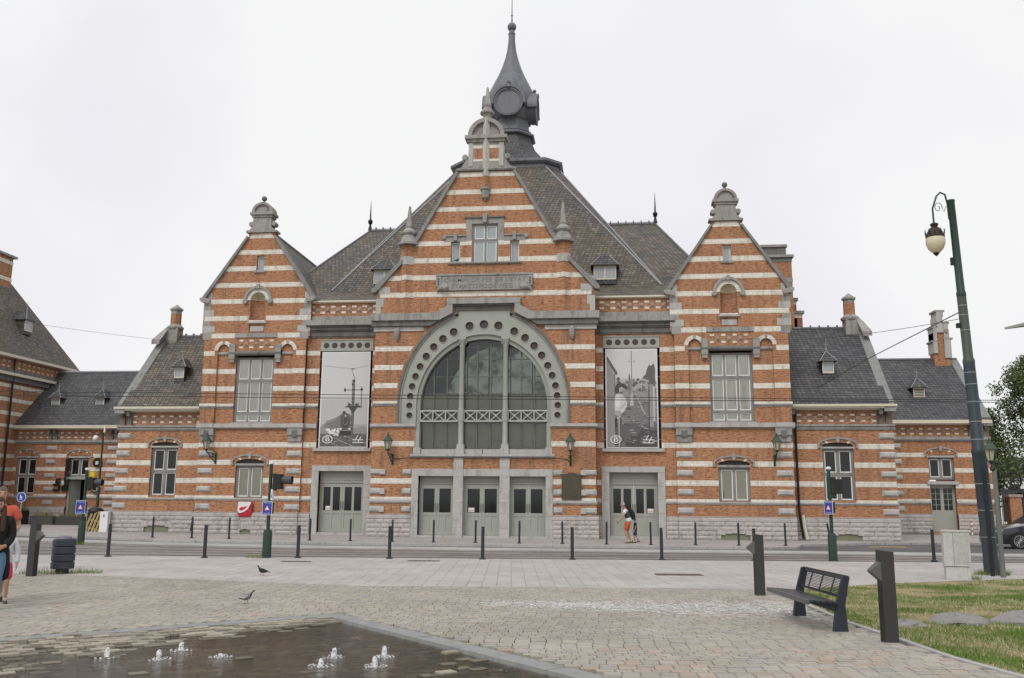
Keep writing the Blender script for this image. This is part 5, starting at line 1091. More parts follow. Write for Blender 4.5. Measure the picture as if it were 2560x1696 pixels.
# ---- fountain basin
FT = empty('fountain', (BA.x, BA.y, 0), 0, 'shallow wet fountain basin sunk in the square, edged with blue stone', 'fountain'); FT.location = (0, 0, 0)
BORD = stonemat('basin_border', (0.275, 0.285, 0.28), (0.16, 0.15, 0.13), 0.45)
rnd = random.Random(9)
def bstone(p0, d, n, ln):
    q0 = p0 + d * 0.004; q1 = p0 + d * (ln - 0.004); a, b, c_, e = q0, q1, q1 + n * BW, q0 + n * BW
    MB().hexa([(v.x, v.y, -0.2) for v in (a, b, c_, e)], [(v.x, v.y, rnd.uniform(-0.010, -0.006)) for v in (a, b, c_, e)]).obj('border_stone', BORD, FT)
t = -BW
while t < 7: ln = rnd.uniform(0.75, 0.95); bstone(BA + BL * t, BL, -BR, ln); t += ln
t = 0.0
while t < 7: ln = rnd.uniform(0.75, 0.95); bstone(BA + BR * t, BR, -BL, ln); t += ln
fq = [BA, BA + BL * 7.2, BA + BL * 7.2 + BR * 7.2, BA + BR * 7.2]
MB().slab([(p.x, p.y) for p in fq], -0.20, -0.13).obj('basin_bed', flat('basin_mud', (0.06, 0.05, 0.03), 0.9), FT)
floor_z = lambda a, b: max(-0.078, -0.012 - 0.045 * max(0, a) / (0.30 + 0.33 * max(0, b)))
WATER_Z = -0.052
allp = []; a = 0.01; k = 0
while a < 5.6:
    b = 0.01 - (0.1 if k % 2 else 0)
    while b < 5.6:
        p = BA + BR * (a + 0.07) + BL * (b + 0.1)
        pn_ = mnoise.noise(Vector((p.x * 1.3, p.y * 1.3, 7.0))); z = floor_z(a, b) + rnd.gauss(0, 0.009) + 0.028 * pn_ + (0.016 if p.x > 4.2 else 0); dry = z > WATER_Z - 0.004; br = 0.7 + 0.5 * rnd.random()
        algae = math.sin(p.x * 2.1 + 0.4) + math.sin(p.y * 2.7 + p.x) 
        c = (0.36 * br, 0.32 * br, 0.255 * br) if z > -0.04 else (0.19 * br, 0.165 * br, 0.125 * br) if dry or rnd.random() < 0.18 else ((0.10 * br, 0.065 * br, 0.022 * br) if algae > 0.2 else (0.075 * br, 0.062 * br, 0.042 * br))
        q = [p + BR * sx * (0.066) + BL * sy * (0.094) for sx, sy in ((-1, -1), (1, -1), (1, 1), (-1, 1))]
        jz = [z + rnd.uniform(-.003, .003) for _ in range(4)]
        vs_ = [(v.x, v.y, -0.13) for v in q] + [(v.x * 1.0, v.y, zz_) for v, zz_ in zip(q, jz)]
        dist = (p - Vector((6.144, -43.135))).length; allp.append((dist, (vs_, c))); b += 0.2
    a += 0.143; k += 1
def visible(p): x, y = p[1][0][0][:2]; d = Vector((x - 6.144, y + 43.135)); u_ = d.x * math.cos(YR) + d.y * math.sin(YR); w_ = -d.x * math.sin(YR) + d.y * math.cos(YR); return w_ > 9.1 and abs(u_) < 0.575 * w_
allp = [p for p in allp if visible(p)]; allp.sort(key=lambda p: p[0])
singles('basin_paver', [p[1] for p in allp[:200]], PAVO, FT); mass('basin_pavers', [p[1] for p in allp[200:]], PAVM, FT, 'wet algae-stained pavers under the fountain water')
wmat = NT('fountain_water')
tr = wmat.n('ShaderNodeBsdfTransparent'); tr.inputs['Color'].default_value = (0.72, 0.66, 0.50, 1); gl = wmat.n('ShaderNodeBsdfGlossy'); gl.inputs['Roughness'].default_value = 0.03
bn = wmat.n('ShaderNodeBump', Strength=0.5, Distance=0.03); hN = wmat.math('ADD', wmat.noise(wmat.pos(), 9, 4, 0.6), wmat.math('MULTIPLY', wmat.noise(wmat.pos(), 26, 3), 0.4)); wmat.l(hN, bn.inputs['Height']); wmat.l(bn.outputs['Normal'], gl.inputs['Normal'])
fz = wmat.n('ShaderNodeFresnel'); fz.inputs['IOR'].default_value = 1.33; wmat.l(bn.outputs['Normal'], fz.inputs['Normal']); mxs = wmat.n('ShaderNodeMixShader')
wmat.l(fz.outputs[0], mxs.inputs[0]); wmat.l(tr.outputs[0], mxs.inputs[1]); wmat.l(gl.outputs[0], mxs.inputs[2]); wmat.l(mxs.outputs[0], wmat.out.inputs['Surface'])
m = MB(); m.add([(p.x, p.y, WATER_Z) for p in (BA + BR * 0.02 + BL * 0.02, BA + BL * 7 + BR * 0.02, BA + BL * 7 + BR * 7, BA + BR * 7 + BL * 0.02)], [(0, 1, 2, 3)]); m.obj('water', wmat.m, FT, fix=False)
FOAM = NT('white_water'); FOAM.set((0.86, 0.88, 0.9), 0.25, 0, 0.5); FOAM.b.inputs['Subsurface Weight'].default_value = 0.0; FOAM.bump(FOAM.noise(FOAM.pos(), 60, 4), 0.8, 0.02); FOAM.l(FOAM.ramp(FOAM.noise(FOAM.pos(), 45, 3), [(0.36, 0.25), (0.56, 0.95)]), FOAM.b.inputs['Alpha'])
jets = [((0.5, -33.19), .13, 'bubbling water jet nearest the dry left edge of the basin'), ((1.12, -33.21), .125, 'flat topped water jet, second from the left in the basin'), ((1.08, -32.6), .11, 'small water jet at the back left of the basin'), ((1.73, -32.96), .05, 'tiny low water jet alone in the middle of the basin'),
        ((3.0, -33.32), .10, 'splashing water jet front left of the right-hand four'), ((2.97, -32.76), .12, 'slim water jet back left of the right-hand four'), ((3.58, -33.26), .12, 'leaning water jet front right of the right-hand four'), ((3.53, -32.67), .15, 'tallest water jet, back right of the right-hand four')]
for (x, y), h, lab in jets:
    rj = random.Random(int(h * 1000 + x * 77)); m = MB(); rings = []
    lean = rj.uniform(-0.012, 0.012); R0 = 0.030; h *= 0.82
    prof = [(0.0, 1.25), (0.1, 1.0), (0.35, 0.95), (0.6, 0.9), (0.8, 0.8), (0.93, 0.55), (1.0, 0.12)]
    for t_, r_ in prof: rings.append([(x + lean * t_ + R0 * r_ * (0.8 + 0.4 * rj.random()) * math.cos(2*math.pi*i/12), y + R0 * r_ * (0.8 + 0.4 * rj.random()) * math.sin(2*math.pi*i/12), WATER_Z - 0.005 + h * t_ * (0.94 + 0.12 * rj.random())) for i in range(12)])
    o = loft(rings).obj('water_jet', FOAM.m, None, True); tag(o, lab, 'water jet', 'small jets bubbling in the basin')
    rg = MB()
    for r0, n_ in ((0.07, 22), (0.12, 26)):
        for i in range(n_):
            if rj.random() < 0.6: a_ = 2 * math.pi * i / n_; rg.ball((x + r0 * math.cos(a_) * rj.uniform(.85, 1.1), y + r0 * math.sin(a_) * rj.uniform(.85, 1.1), WATER_Z), rj.uniform(0.006, 0.013), 6, 4, 0.6)
    for i in range(9): a_ = rj.random() * 6.28; q_ = rj.uniform(.02, .06); rg.ball((x + q_ * math.cos(a_), y + q_ * math.sin(a_), WATER_Z + rj.uniform(.2, 1.0) * h), rj.uniform(.003, .006), 5, 4)
    rg = rg.obj('splash_ring', FOAM.m, o, True); rg['kind'] = 'stuff'

# ---- lawn
lm = NT('lawn_soil'); p = lm.pos(); n1 = lm.noise(p, 0.9, 5, 0.6); n2 = lm.noise(p, 30, 4)
c = lm.mix(lm.ramp(n1, [(0.42, 0.0), (0.56, 1.0)]), (0.36, 0.30, 0.18), (0.11, 0.15, 0.035)); c = lm.mix(1.0, c, lm.ramp(n2, [(0.3, 0.6), (0.7, 1.2)]), 'MULTIPLY'); lm.set(c, 0.95, 0, 0.1); lm.bump(n2, 0.8, 0.03)
poly_sheet('lawn', GRASS_L[::-1] + GRASS_T[1:] + [(40, -38)], 0.004, lm.m, 'patchy dry lawn at the right of the square')
def edge_strip(poly, name):
    m = MB()
    for (x0, y0), (x1, y1) in zip(poly, poly[1:]):
        d = Vector((x1 - x0, y1 - y0)).normalized(); n = Vector((d.y, -d.x)); n = -n if n.x > 0 else n
        m.hexa([(x0, y0, -0.1), (x1, y1, -0.1), (x1 + n.x * .09, y1 + n.y * .09, -0.1), (x0 + n.x * .09, y0 + n.y * .09, -0.1)], [(x0, y0, 0.012), (x1, y1, 0.012), (x1 + n.x * .09, y1 + n.y * .09, 0.012), (x0 + n.x * .09, y0 + n.y * .09, 0.012)])
    return m.obj(name, KERB, bpy.data.objects['lawn'])
edge_strip(GRASS_L, 'lawn_edging')
def blades(name, pts, hmin, hmax, label, seed=1):
    rb = random.Random(seed); m = MB(); cols = []
    for x, y, gr in pts:
        h = rb.uniform(hmin, hmax) * (1.0 if gr > 0.5 else 0.6); a = rb.random() * 6.28; wd = rb.uniform(0.003, 0.006); dx, dy = math.cos(a), math.sin(a); lx, ly = rb.gauss(0, .5) * h, rb.gauss(0, .5) * h
        m.add([(x - dx * wd, y - dy * wd, 0), (x + dx * wd, y + dy * wd, 0), (x + lx, y + ly, h)], [(0, 1, 2)])
        v = rb.uniform(0.7, 1.3); c = (0.13 * v, 0.22 * v, 0.035 * v) if rb.random() < gr else (0.46 * v, 0.39 * v, 0.23 * v)
        cols += [c] * 3
    me = m.mesh(name, attrmat(name, 0.7, 0.0), fix=False); at = me.color_attributes.new('col', 'FLOAT_COLOR', 'CORNER'); fl = []
    for c in cols: fl += [*c, 1.0]
    at.data.foreach_set('color', fl); o = bpy.data.objects.new(name, me); COL.objects.link(o); tag(o, label, 'grass', kind='stuff'); return o
rb = random.Random(21); pts = []
while len(pts) < 60000:
    x = rb.uniform(9.0, 17.5); y = rb.uniform(-34.2, -19.5)
    if not in_lawn(x, y): continue
    d = math.hypot(x - 6.144, y + 43.135)
    if rb.random() > min(1, (13.0 / d) ** 1.5): continue
    g_ = mnoise.noise(Vector((x * 0.55, y * 0.8, 1.0))) + 0.5 * mnoise.noise(Vector((x * 1.7, y * 1.7, 4.0))); e = x - lawn_edge(y) if y < -24.5 else 9
    gr = max(0.02, min(0.98, 0.56 + 2.4 * g_)); gr = max(gr, 0.85) if e < 0.35 else gr
    pts.append((x, y, gr))
blades('grass', pts, 0.03, 0.075, 'short patchy grass blades of the lawn')
tf = []
for cx, cy, r, n_ in ((15.35, -19.2, 0.42, 900), (14.2, -20.75, 0.35, 300), (-6.7, -23.55, 0.5, 350), (-5.9, -23.2, 0.45, 300), (-13.75, -10.95, 0.35, 300), (-4.25, -17.1, 0.35, 200), (-12.8, -11.3, 0.3, 60)):
    for _ in range(n_): a = rb.random() * 6.28; rr = r * math.sqrt(rb.random()); tf.append((cx + rr * math.cos(a), cy + rr * math.sin(a) * 0.6, rb.choice((0.9, 0.5))))
blades('weeds', tf, 0.06, 0.2, 'weeds growing at the feet of posts and kerbs', 4)
RK = stonemat('field_rock', (0.25, 0.24, 0.235), (0.14, 0.13, 0.12), 0.5, bump=0.8)
for k, (x, y, sx, sz, lab) in enumerate(((10.25, -29.2, 0.3, 0.10, 'small low grey rock in the grass beside the bench'), (11.1, -28.9, 0.42, 0.17, 'grey rock behind the nearest light post'), (12.1, -28.75, 0.55, 0.2, 'tallest grey rock in the lawn'), (13.3, -28.75, 0.62, 0.17, 'long flat grey rock, second from the right frame edge'), (14.5, -28.6, 0.5, 0.15, 'grey rock cut by the right frame edge'))):
    rr = random.Random(k + 40); rings = []
    for t_ in (0.0, 0.35, 0.7, 0.92, 1.0):
        q = math.sqrt(max(0, 1 - t_ ** 2)) * 0.95 + 0.08; rings.append([(x + sx * q * math.cos(i * math.pi / 6) * rr.uniform(.8, 1.15), y + 0.3 * q * math.sin(i * math.pi / 6) * rr.uniform(.8, 1.15), -0.03 + sz * t_ * rr.uniform(.85, 1.15)) for i in range(12)])
    tag(loft(rings).obj('rock', RK, None), lab, 'rock', 'rocks across the lawn')
# ================================================================ things on and around the square
# ---- bollards
BOLL = flat('bollard_blue_black', (0.03, 0.036, 0.046), 0.4, 0.2)
def bollard_mesh(h, r):
    b = MB().lathe((0, 0, 0), [(r, 0), (r, h * 0.91), (r * 0.8, h * 0.92), (r * 0.8, h * 0.935), (r, h * 0.945), (r, h * 0.985), (r * 0.6, h)], 14).mesh('bollard', BOLL, True)
    f = MB().lathe((0, 0, 0), [(r * 2.1, -0.02), (r * 2.1, 0.02), (r * 1.2, 0.05)], 14).mesh('foot_plate', BOLL, True); return b, f
BN, BF = bollard_mesh(0.94, 0.05), bollard_mesh(0.9, 0.042)
near_b = [(-8.58, -17.59), (-5.67, -17.5), (-3.1, -16.87), (-0.41, -16.63), (2.28, -16.18), (4.9, -15.75), (7.54, -15.32), (10.3, -14.9), (15.73, -13.98)]
where = ['leftmost near bollard, right of the litter bin', 'near bollard left of the middle traffic signal', 'near bollard right of the middle traffic signal', 'near bollard before the left stone of the middle doors', 'near bollard before the middle door', 'near bollard under the bronze tablet', 'near bollard right of the walking man', 'near bollard half hidden behind a light post', 'near bollard left of the pale cabinet']
for (x, y), lb in zip(near_b, where):
    o = bpy.data.objects.new('bollard', BN[0]); COL.objects.link(o); o.location = (x, y, 0); o.rotation_euler = (0, random.uniform(-.01, .01), 0); child('foot_plate', BN[1], o); tag(o, 'dark ' + lb, 'bollard', 'bollards along the tram bed')
far_b = [(-13.84, -5.04), (-11.92, -5.3), (-10.21, -5.4), (-8.4, -5.6), (-6.5, -5.85), (-4.76, -5.85), (-2.94, -6.0), (-1.22, -6.0), (0.52, -6.0), (2.32, -6.05), (4.06, -6.0), (5.83, -5.9), (7.6, -5.75), (9.39, -5.45), (11.1, -5.4), (13.0, -5.0)]
wf = ['leftmost of the kerb row', 'second from the left of the kerb row', 'third from the left of the kerb row', 'behind the middle signal post', 'left of the left poster door', 'before the left poster door', 'before the left quoins of the centre', 'before the left of the three middle doors', 'before the middle of the three doors', 'before the right of the three middle doors', 'under the bronze tablet', 'left of the walking man', 'right of the walking man', 'under the right pavilion quoins', 'before the right pavilion vent', 'rightmost upright one of the kerb row']
for (x, y), lb in zip(far_b, wf):
    o = bpy.data.objects.new('bollard', BF[0]); COL.objects.link(o); o.location = (x, y, 0); o.rotation_euler = (0, random.uniform(-.012, .012), 0); child('foot_plate', BF[1], o); tag(o, 'slim dark bollard on the station kerb, ' + lb, 'bollard', 'bollards on the station kerb')
o = bpy.data.objects.new('bollard', BF[0]); COL.objects.link(o); o.location = (14.95, -4.3, 0); o.rotation_euler = (0, R(-9), 0); child('foot_plate', BF[1], o); tag(o, 'bent slim bollard leaning left behind the right signal post', 'bollard', 'bollards on the station kerb')
# striped marker by the right door
o = MB().lathe((0, 0, 0), [(0.04, 0), (0.04, 0.8), (0.02, 0.83)], 8).obj('marker_post', flat('marker_white', (0.7, 0.7, 0.68)), None, True); o.location = (25.8, 10.2, 0.05); tag(o, 'thin red and white striped post beside the right end door', 'post')
for k in range(3): MB().lathe((0, 0, 0.15 + k * 0.25), [(0.042, 0), (0.042, 0.12)], 8).obj('red_stripe', flat('marker_red', (0.5, 0.03, 0.03)), o)

# ---- light posts with a wedge lamp
def light_post(loc, rz, lab):
    p = empty('light_post', loc, rz, lab, 'light post', 'anthracite light posts with wedge lamps')
    MB().hexa([(-0.085, -0.07, 0), (0.085, -0.07, 0), (0.085, 0.07, 0), (-0.085, 0.07, 0)], [(-0.085, -0.07, 1.12), (0.085, -0.07, 1.10), (0.085, 0.07, 1.10), (-0.085, 0.07, 1.12)]).obj('post', ANTH, p)
    MB().box(-0.089, -0.083, -0.05, 0.05, 0.02, 0.7).obj('access_panel', IRON, p)
    MB().hexa([(-0.08, -0.068, 0.74), (-0.08, 0.068, 0.74), (-0.08, 0.068, 0.98), (-0.08, -0.068, 0.98)], [(-0.215, -0.05, 0.85), (-0.215, 0.05, 0.85), (-0.215, 0.05, 0.875), (-0.215, -0.05, 0.875)]).obj('lamp_wedge', flat('lamp_shell', (0.11, 0.11, 0.105), 0.5, 0.2), p)
light_post((8.84, -25.3, 0), R(8), 'dark light post with wedge lamp behind the left end of the bench')
light_post((9.55, -30.95, 0), R(10), 'nearest tall dark light post with wedge lamp, beside the bench')
light_post((-6.5, -24.2, 0), R(172), 'dark light post with wedge lamp beside the people at left')

# ---- bench
BENCH = flat('bench_blue_black', (0.035, 0.04, 0.05), 0.38, 0.2)
bn_ = empty('bench', (9.06, -29.24, 0), math.atan2(-1.66, 0.21) , 'dark metal bench with slatted back on the brick pavers', 'bench')   # local +x runs towards the camera
L2 = 0.84
for q in (-1, 1):
    x0, x1 = q * L2 - 0.04, q * L2 + 0.04
    MB().hexa([(x0, -0.10, 0), (x1, -0.10, 0), (x1, 0.09, 0), (x0, 0.09, 0)], [(x0 + .01, -0.05, 0.36), (x1 - .01, -0.05, 0.36), (x1 - .01, 0.07, 0.36), (x0 + .01, 0.07, 0.36)]).hexa([(x0 + .01, -0.05, 0.36), (x1 - .01, -0.05, 0.36), (x1 - .01, 0.07, 0.36), (x0 + .01, 0.07, 0.36)], [(x0 + .01, 0.06, 0.73), (x1 - .01, 0.06, 0.73), (x1 - .01, 0.15, 0.71), (x0 + .01, 0.15, 0.71)]).obj('leg', BENCH, bn_)
    MB().hexa([(x0 + .02, -0.03, 0.24), (x1 - .02, -0.03, 0.24), (x1 - .02, -0.03, 0.36), (x0 + .02, -0.03, 0.36)], [(x0 + .02, -0.42, 0.37), (x1 - .02, -0.42, 0.37), (x1 - .02, -0.42, 0.41), (x0 + .02, -0.42, 0.41)]).obj('seat_arm', BENCH, bn_)
for k in range(5): MB().box(-0.92, 0.92, -0.43 + k * 0.082, -0.37 + k * 0.082, 0.385 - k * 0.006, 0.412 - k * 0.006).obj('seat_slat', BENCH, bn_)
MB().box(-0.93, 0.93, -0.47, -0.435, 0.355, 0.415).obj('seat_edge', flat('bench_edge_grey', (0.10, 0.11, 0.12), 0.35, 0.3), bn_)
for k in range(11):
    t = k / 10; MB().tube([(-0.84, 0.03 + 0.07 * t, 0.47 + 0.20 * t), (0.84, 0.03 + 0.07 * t, 0.47 + 0.20 * t)], 0.0055, 6).obj('back_rod', BENCH, bn_)
MB().hexa([(-0.88, 0.085, 0.675), (0.88, 0.085, 0.675), (0.88, 0.115, 0.675), (-0.88, 0.115, 0.675)], [(-0.88, 0.10, 0.735), (0.88, 0.10, 0.735), (0.88, 0.14, 0.73), (-0.88, 0.14, 0.73)]).obj('top_rail', BENCH, bn_)
MB().box(-0.86, 0.86, 0.01, 0.035, 0.44, 0.465).obj('lower_rail', BENCH, bn_)
for x in (-0.45, 0.0, 0.45): MB().tube([(x, 0.02, 0.46), (x, 0.10, 0.68)], 0.011, 6).obj('back_strut', BENCH, bn_)

# ---- litter bin
lb = empty('litter_bin', (-6.3, -23.4, 0), 0, 'round dark litter bin of stacked rings on the square', 'bin'); lb.scale = (.94, .94, .95)
MB().lathe((0, 0, 0), [(0.15, 0), (0.15, 0.16)], 20).obj('foot', BENCH, lb, True); MB().lathe((0, 0, 0), [(0.235, 0.12), (0.235, 0.80), (0.22, 0.8)], 24).obj('liner', IRON, lb, True)
for k in range(4): MB().lathe((0, 0, 0.115 + k * 0.175), [(0.255, 0), (0.265, 0.012), (0.265, 0.14), (0.255, 0.152)], 28).obj('ring', flat('bin_blue_grey', (0.04, 0.048, 0.06), 0.5, 0.2), lb, True)
MB().ball((0, 0, 0.80), 0.17, 16, 10, 0.55).obj('lid', flat('bin_bag', (0.14, 0.14, 0.17), 0.4), lb, True)

# ---- cabinet
cbn = empty('street_cabinet', (14.0, -20.75, 0), R(-12), 'pale speckled concrete utility cabinet beside the lamp post', 'cabinet'); cbn.scale = (.9, .9, .95)
CONC = stonemat('speckled_concrete', (0.50, 0.50, 0.47), (0.25, 0.25, 0.22), 0.3, ns=4)
MB().box(-0.29, 0.29, -0.17, 0.2, -0.02, 0.3).obj('base', CONC, cbn); MB().box(-0.31, 0.31, -0.19, 0.22, 0.315, 1.13).obj('body', CONC, cbn); MB().box(-0.33, 0.33, -0.21, 0.24, 1.13, 1.165).obj('lid', CONC, cbn)
for k in range(13): MB().box(-0.04 + k * 0.026, -0.03 + k * 0.026, -0.197, -0.188, 0.38, 1.08).obj('door_rib', CONC, cbn)
MB().box(-0.08, -0.072, -0.195, -0.188, 0.33, 1.12).obj('door_gap', GREYD, cbn)

# ---- great lamp post
lp = empty('lamp_post', (15.36, -19.2, 0), 0, 'tall tapering green-grey tram mast with hanging globe lamp at right', 'lamp post')
ln_ = -0.0275
def leanx(z): return ln_ * z
mm = [(0.185, 0), (0.185, 0.35), (0.175, 0.4), (0.168, 2.95), (0.175, 2.97), (0.175, 3.05), (0.150, 3.1), (0.140, 5.25), (0.145, 5.27), (0.145, 5.33), (0.118, 5.4), (0.112, 7.0), (0.118, 7.02), (0.118, 7.1), (0.10, 7.15), (0.09, 9.55), (0.1, 9.57), (0.1, 9.62)]
def lean_lathe(prof, n, mat, name, par=lp):
    m = MB().lathe((0, 0, 0), prof, n); m.v = [(x + leanx(z), y, z) for x, y, z in m.v]; return m.obj(name, mat, par, True)
lean_lathe(mm[:8], 20, POSTG, 'mast_foot'); lean_lathe(mm[7:12], 18, POSTM, 'mast_middle'); lean_lathe(mm[11:], 16, flat('mast_green', (0.03, 0.055, 0.045), 0.45, 0.2), 'mast_top')
for z, r in ((0.9, .178), (1.55, .176), (2.2, .174), (3.3, .153), (3.75, .151), (4.25, .149), (4.7, .147), (5.0, .146), (6.1, .12), (6.5, .119), (6.75, .118)): lean_lathe([(r, z), (r, z + 0.018)], 18, ZINC, 'steel_strap')
pts = [(leanx(9.2) - 0.09, 0, 9.1), (leanx(9.2) - 0.1, 0, 9.5), (-0.40, 0, 9.78), (-0.52, 0, 9.84), (-0.62, 0, 9.74), (-0.74, 0, 9.4), (-0.735, 0, 9.0)]
MB().tube(pts, 0.025, 8).obj('arm', GREENP, lp, True)
sc = [(-0.60 + 0.11 * math.cos(t * 0.5) * (1 - t * 0.05), 0, 9.42 + 0.16 * math.sin(t * 0.5) * (1 - t * 0.05)) for t in range(16)]; MB().tube([(-0.3, 0, 9.4), (-0.4, 0, 9.45), (-0.46, 0, 9.3)] + sc, 0.009, 6).obj('scroll', IRON, lp, True)
hd = MB().lathe((-0.73, 0, 8.6), [(0.235, 0), (0.235, 0.06), (0.2, 0.1), (0.19, 0.16), (0.12, 0.26), (0.07, 0.3), (0.1, 0.34), (0.1, 0.38), (0.02, 0.42)], 18).obj('lamp_hood', flat('lamp_bronze', (0.04, 0.035, 0.028), 0.5, 0.4), lp, True)
for k in range(10): a = k * 0.628; MB().tube([(-0.73 + 0.22 * math.cos(a), 0.22 * math.sin(a), 8.66), (-0.73 + 0.245 * math.cos(a), 0.245 * math.sin(a), 8.76), (-0.73 + 0.235 * math.cos(a), 0.235 * math.sin(a), 8.82)], [0.02, 0.015, 0.006], 5).obj('crown_point', IRON, hd)
gm = NT('lamp_globe'); gm.set((0.64, 0.58, 0.42), 0.25, 0, 0.5); gm.b.inputs['Subsurface Weight'].default_value = 0.3
MB().lathe((-0.73, 0, 8.6), [(0.225, 0), (0.24, -0.08), (0.235, -0.18), (0.19, -0.30), (0.11, -0.39), (0.08, -0.41)], 20).obj('globe', gm.m, lp, True); MB().lathe((-0.73, 0, 8.19), [(0.085, 0.02), (0.07, -0.03), (0.01, -0.09)], 12).obj('globe_tip', IRON, lp, True)
MB().box(leanx(7.9) - 0.17, leanx(7.9) - 0.06, -0.04, 0.04, 7.85, 8.05).obj('bracket_box', IRON, lp); MB().box(leanx(6.3) - 0.2, leanx(6.3) - 0.08, -0.05, 0.05, 6.18, 6.3).obj('cable_clamp', IRON, lp)

# ---- lanterns
def lantern_body(par, z, s=1.0, mat=GREENP, x=0.0, y=0.0):     # six sided tapering glass lantern, foot at z
    g = NT('lantern_glass'); g.set((0.42, 0.38, 0.30), 0.2, 0, 0.5)
    MB().lathe((x, y, z), [(0.09 * s, 0), (0.165 * s, 0.34 * s)], 6).obj('lantern_glass', g.m, par)
    for k in range(6):
        a = k * math.pi / 3; MB().tube([(x + 0.092 * s * math.cos(a), y + 0.092 * s * math.sin(a), z), (x + 0.168 * s * math.cos(a), y + 0.168 * s * math.sin(a), z + 0.34 * s)], 0.011 * s, 5).obj('lantern_bar', mat, par)
    MB().lathe((x, y, z + 0.34 * s), [(0.21 * s, -0.01), (0.21 * s, 0.015), (0.13 * s, 0.12 * s), (0.07 * s, 0.19 * s), (0.075 * s, 0.22 * s), (0.03 * s, 0.25 * s), (0.04 * s, 0.29 * s), (0.005, 0.36 * s)], 12).obj('lantern_roof', flat('verdigris', (0.045, 0.075, 0.055), 0.6), par, True)
    MB().lathe((x, y, z), [(0.095 * s, 0.01), (0.06 * s, -0.05 * s), (0.03 * s, -0.09 * s)], 8).obj('lantern_foot', mat, par)
def wall_lantern(x, y, z, dx, lab):
    o = empty('wall_lantern', (x, y, z), 0, lab, 'wall lantern', 'green wall lanterns of the station')
    MB().box(dx - 0.05, dx + 0.05, -0.03, 0.0, -0.22, 0.3).obj('wall_plate', GREENP, o)
    MB().tube([(dx, -0.02, 0.22), (dx * 0.6, -0.26, 0.3), (0, -0.45, 0.34)], 0.022, 6).tube([(dx, -0.02, -0.15), (dx * 0.7, -0.2, 0.0), (dx * 0.3, -0.36, 0.24), (0, -0.45, 0.42)], 0.024, 6).tube([(dx * .8, -0.2, 0.1), (dx * .7, -0.26, 0.2), (dx * .75, -0.16, 0.25)], 0.018, 6).obj('bracket', GREENP, o, True)
    lantern_body(o, 0.5, 1.15, GREENP, 0, -0.45); return o
wall_lantern(-4.43, CY, 3.55, 0.14, 'green wall lantern left of the great arched window'); wall_lantern(4.18, CY, 3.52, -0.02, 'green wall lantern above the bronze tablet')
wall_lantern(-13.80, 0.0, 3.60, 0.32, 'green wall lantern on the outer edge of the left pavilion'); wall_lantern(13.62, 0.0, 3.58, -0.06, 'green wall lantern on the outer edge of the right pavilion')
o = empty('street_lantern', (15.31, -19.95, 0), 0, 'slim grey street lantern post just right of the tall mast', 'lamp post')
MB().lathe((0, 0, 0), [(0.06, 0), (0.055, 1.2), (0.05, 2.55)], 12).obj('post', flat('post_grey_green', (0.15, 0.165, 0.155), 0.5, 0.2), o, True); MB().lathe((-0.03, 0.0, 2.5), [(0.05, 0), (0.07, 0.05), (0.04, 0.12), (0.03, 0.2)], 10).obj('collar', IRON, o, True); lantern_body(o, 2.74, 0.82, GREENP, -0.06, 0)
MB().tube([(-0.05, 0, 2.66), (0.12, 0, 2.72), (0.14, 0, 2.8)], 0.018, 6).obj('side_hook', IRON, o)
MB().tube([(-0.12, 0.3, 0), (-0.12, 0.3, 2.5)], 0.05, 8).obj('dark_conduit', IRON, o)

# ---- traffic signals with the tram warning sign
SIGNB, SIGNW, SIGNR = flat('sign_blue', (0.02, 0.06, 0.32), 0.35), flat('sign_white', (0.72, 0.72, 0.72), 0.4), flat('sign_red', (0.5, 0.03, 0.03), 0.4)
def tram_sign(x, y, z, rz, lab, s=1.0):
    o = empty('tram_sign', (x, y, z), rz, lab, 'sign', 'blue tram warning signs'); w, h = 0.15 * s, 0.20 * s
    rr = lambda a, b, r: arc(a - r, b - r, r, r, 0, 90, 4) + arc(-a + r, b - r, r, r, 90, 180, 4) + arc(-a + r, -b + r, r, r, 180, 270, 4) + arc(a - r, -b + r, r, r, 270, 360, 4)
    MB().prism(rr(w, h, 0.03), -0.005, 0.012).obj('plate', SIGNW, o); MB().prism(rr(w - 0.013, h - 0.013, 0.022), -0.008, -0.0051).obj('blue_field', SIGNB, o)
    MB().prism([(-0.095 * s, -0.07 * s), (0.095 * s, -0.07 * s), (0, 0.10 * s)], -0.011, -0.0081).obj('red_triangle', SIGNR, o); MB().prism([(-0.06 * s, -0.05 * s), (0.06 * s, -0.05 * s), (0, 0.06 * s)], -0.014, -0.0111).obj('white_triangle', SIGNW, o)
    put_text('Priorité au Tram', 0.05 * s, SIGNW, (0, -0.009, 0.155 * s), 0.22 * s, o, extrude=0.001); put_text('Voorrang Tram', 0.05 * s, SIGNW, (0, -0.009, -0.15 * s), 0.2 * s, o, extrude=0.001)
    MB().box(0.02, w + 0.03, 0.012, 0.07, -h * 0.8, h * 0.8).obj('back_box', IRON, o); return o
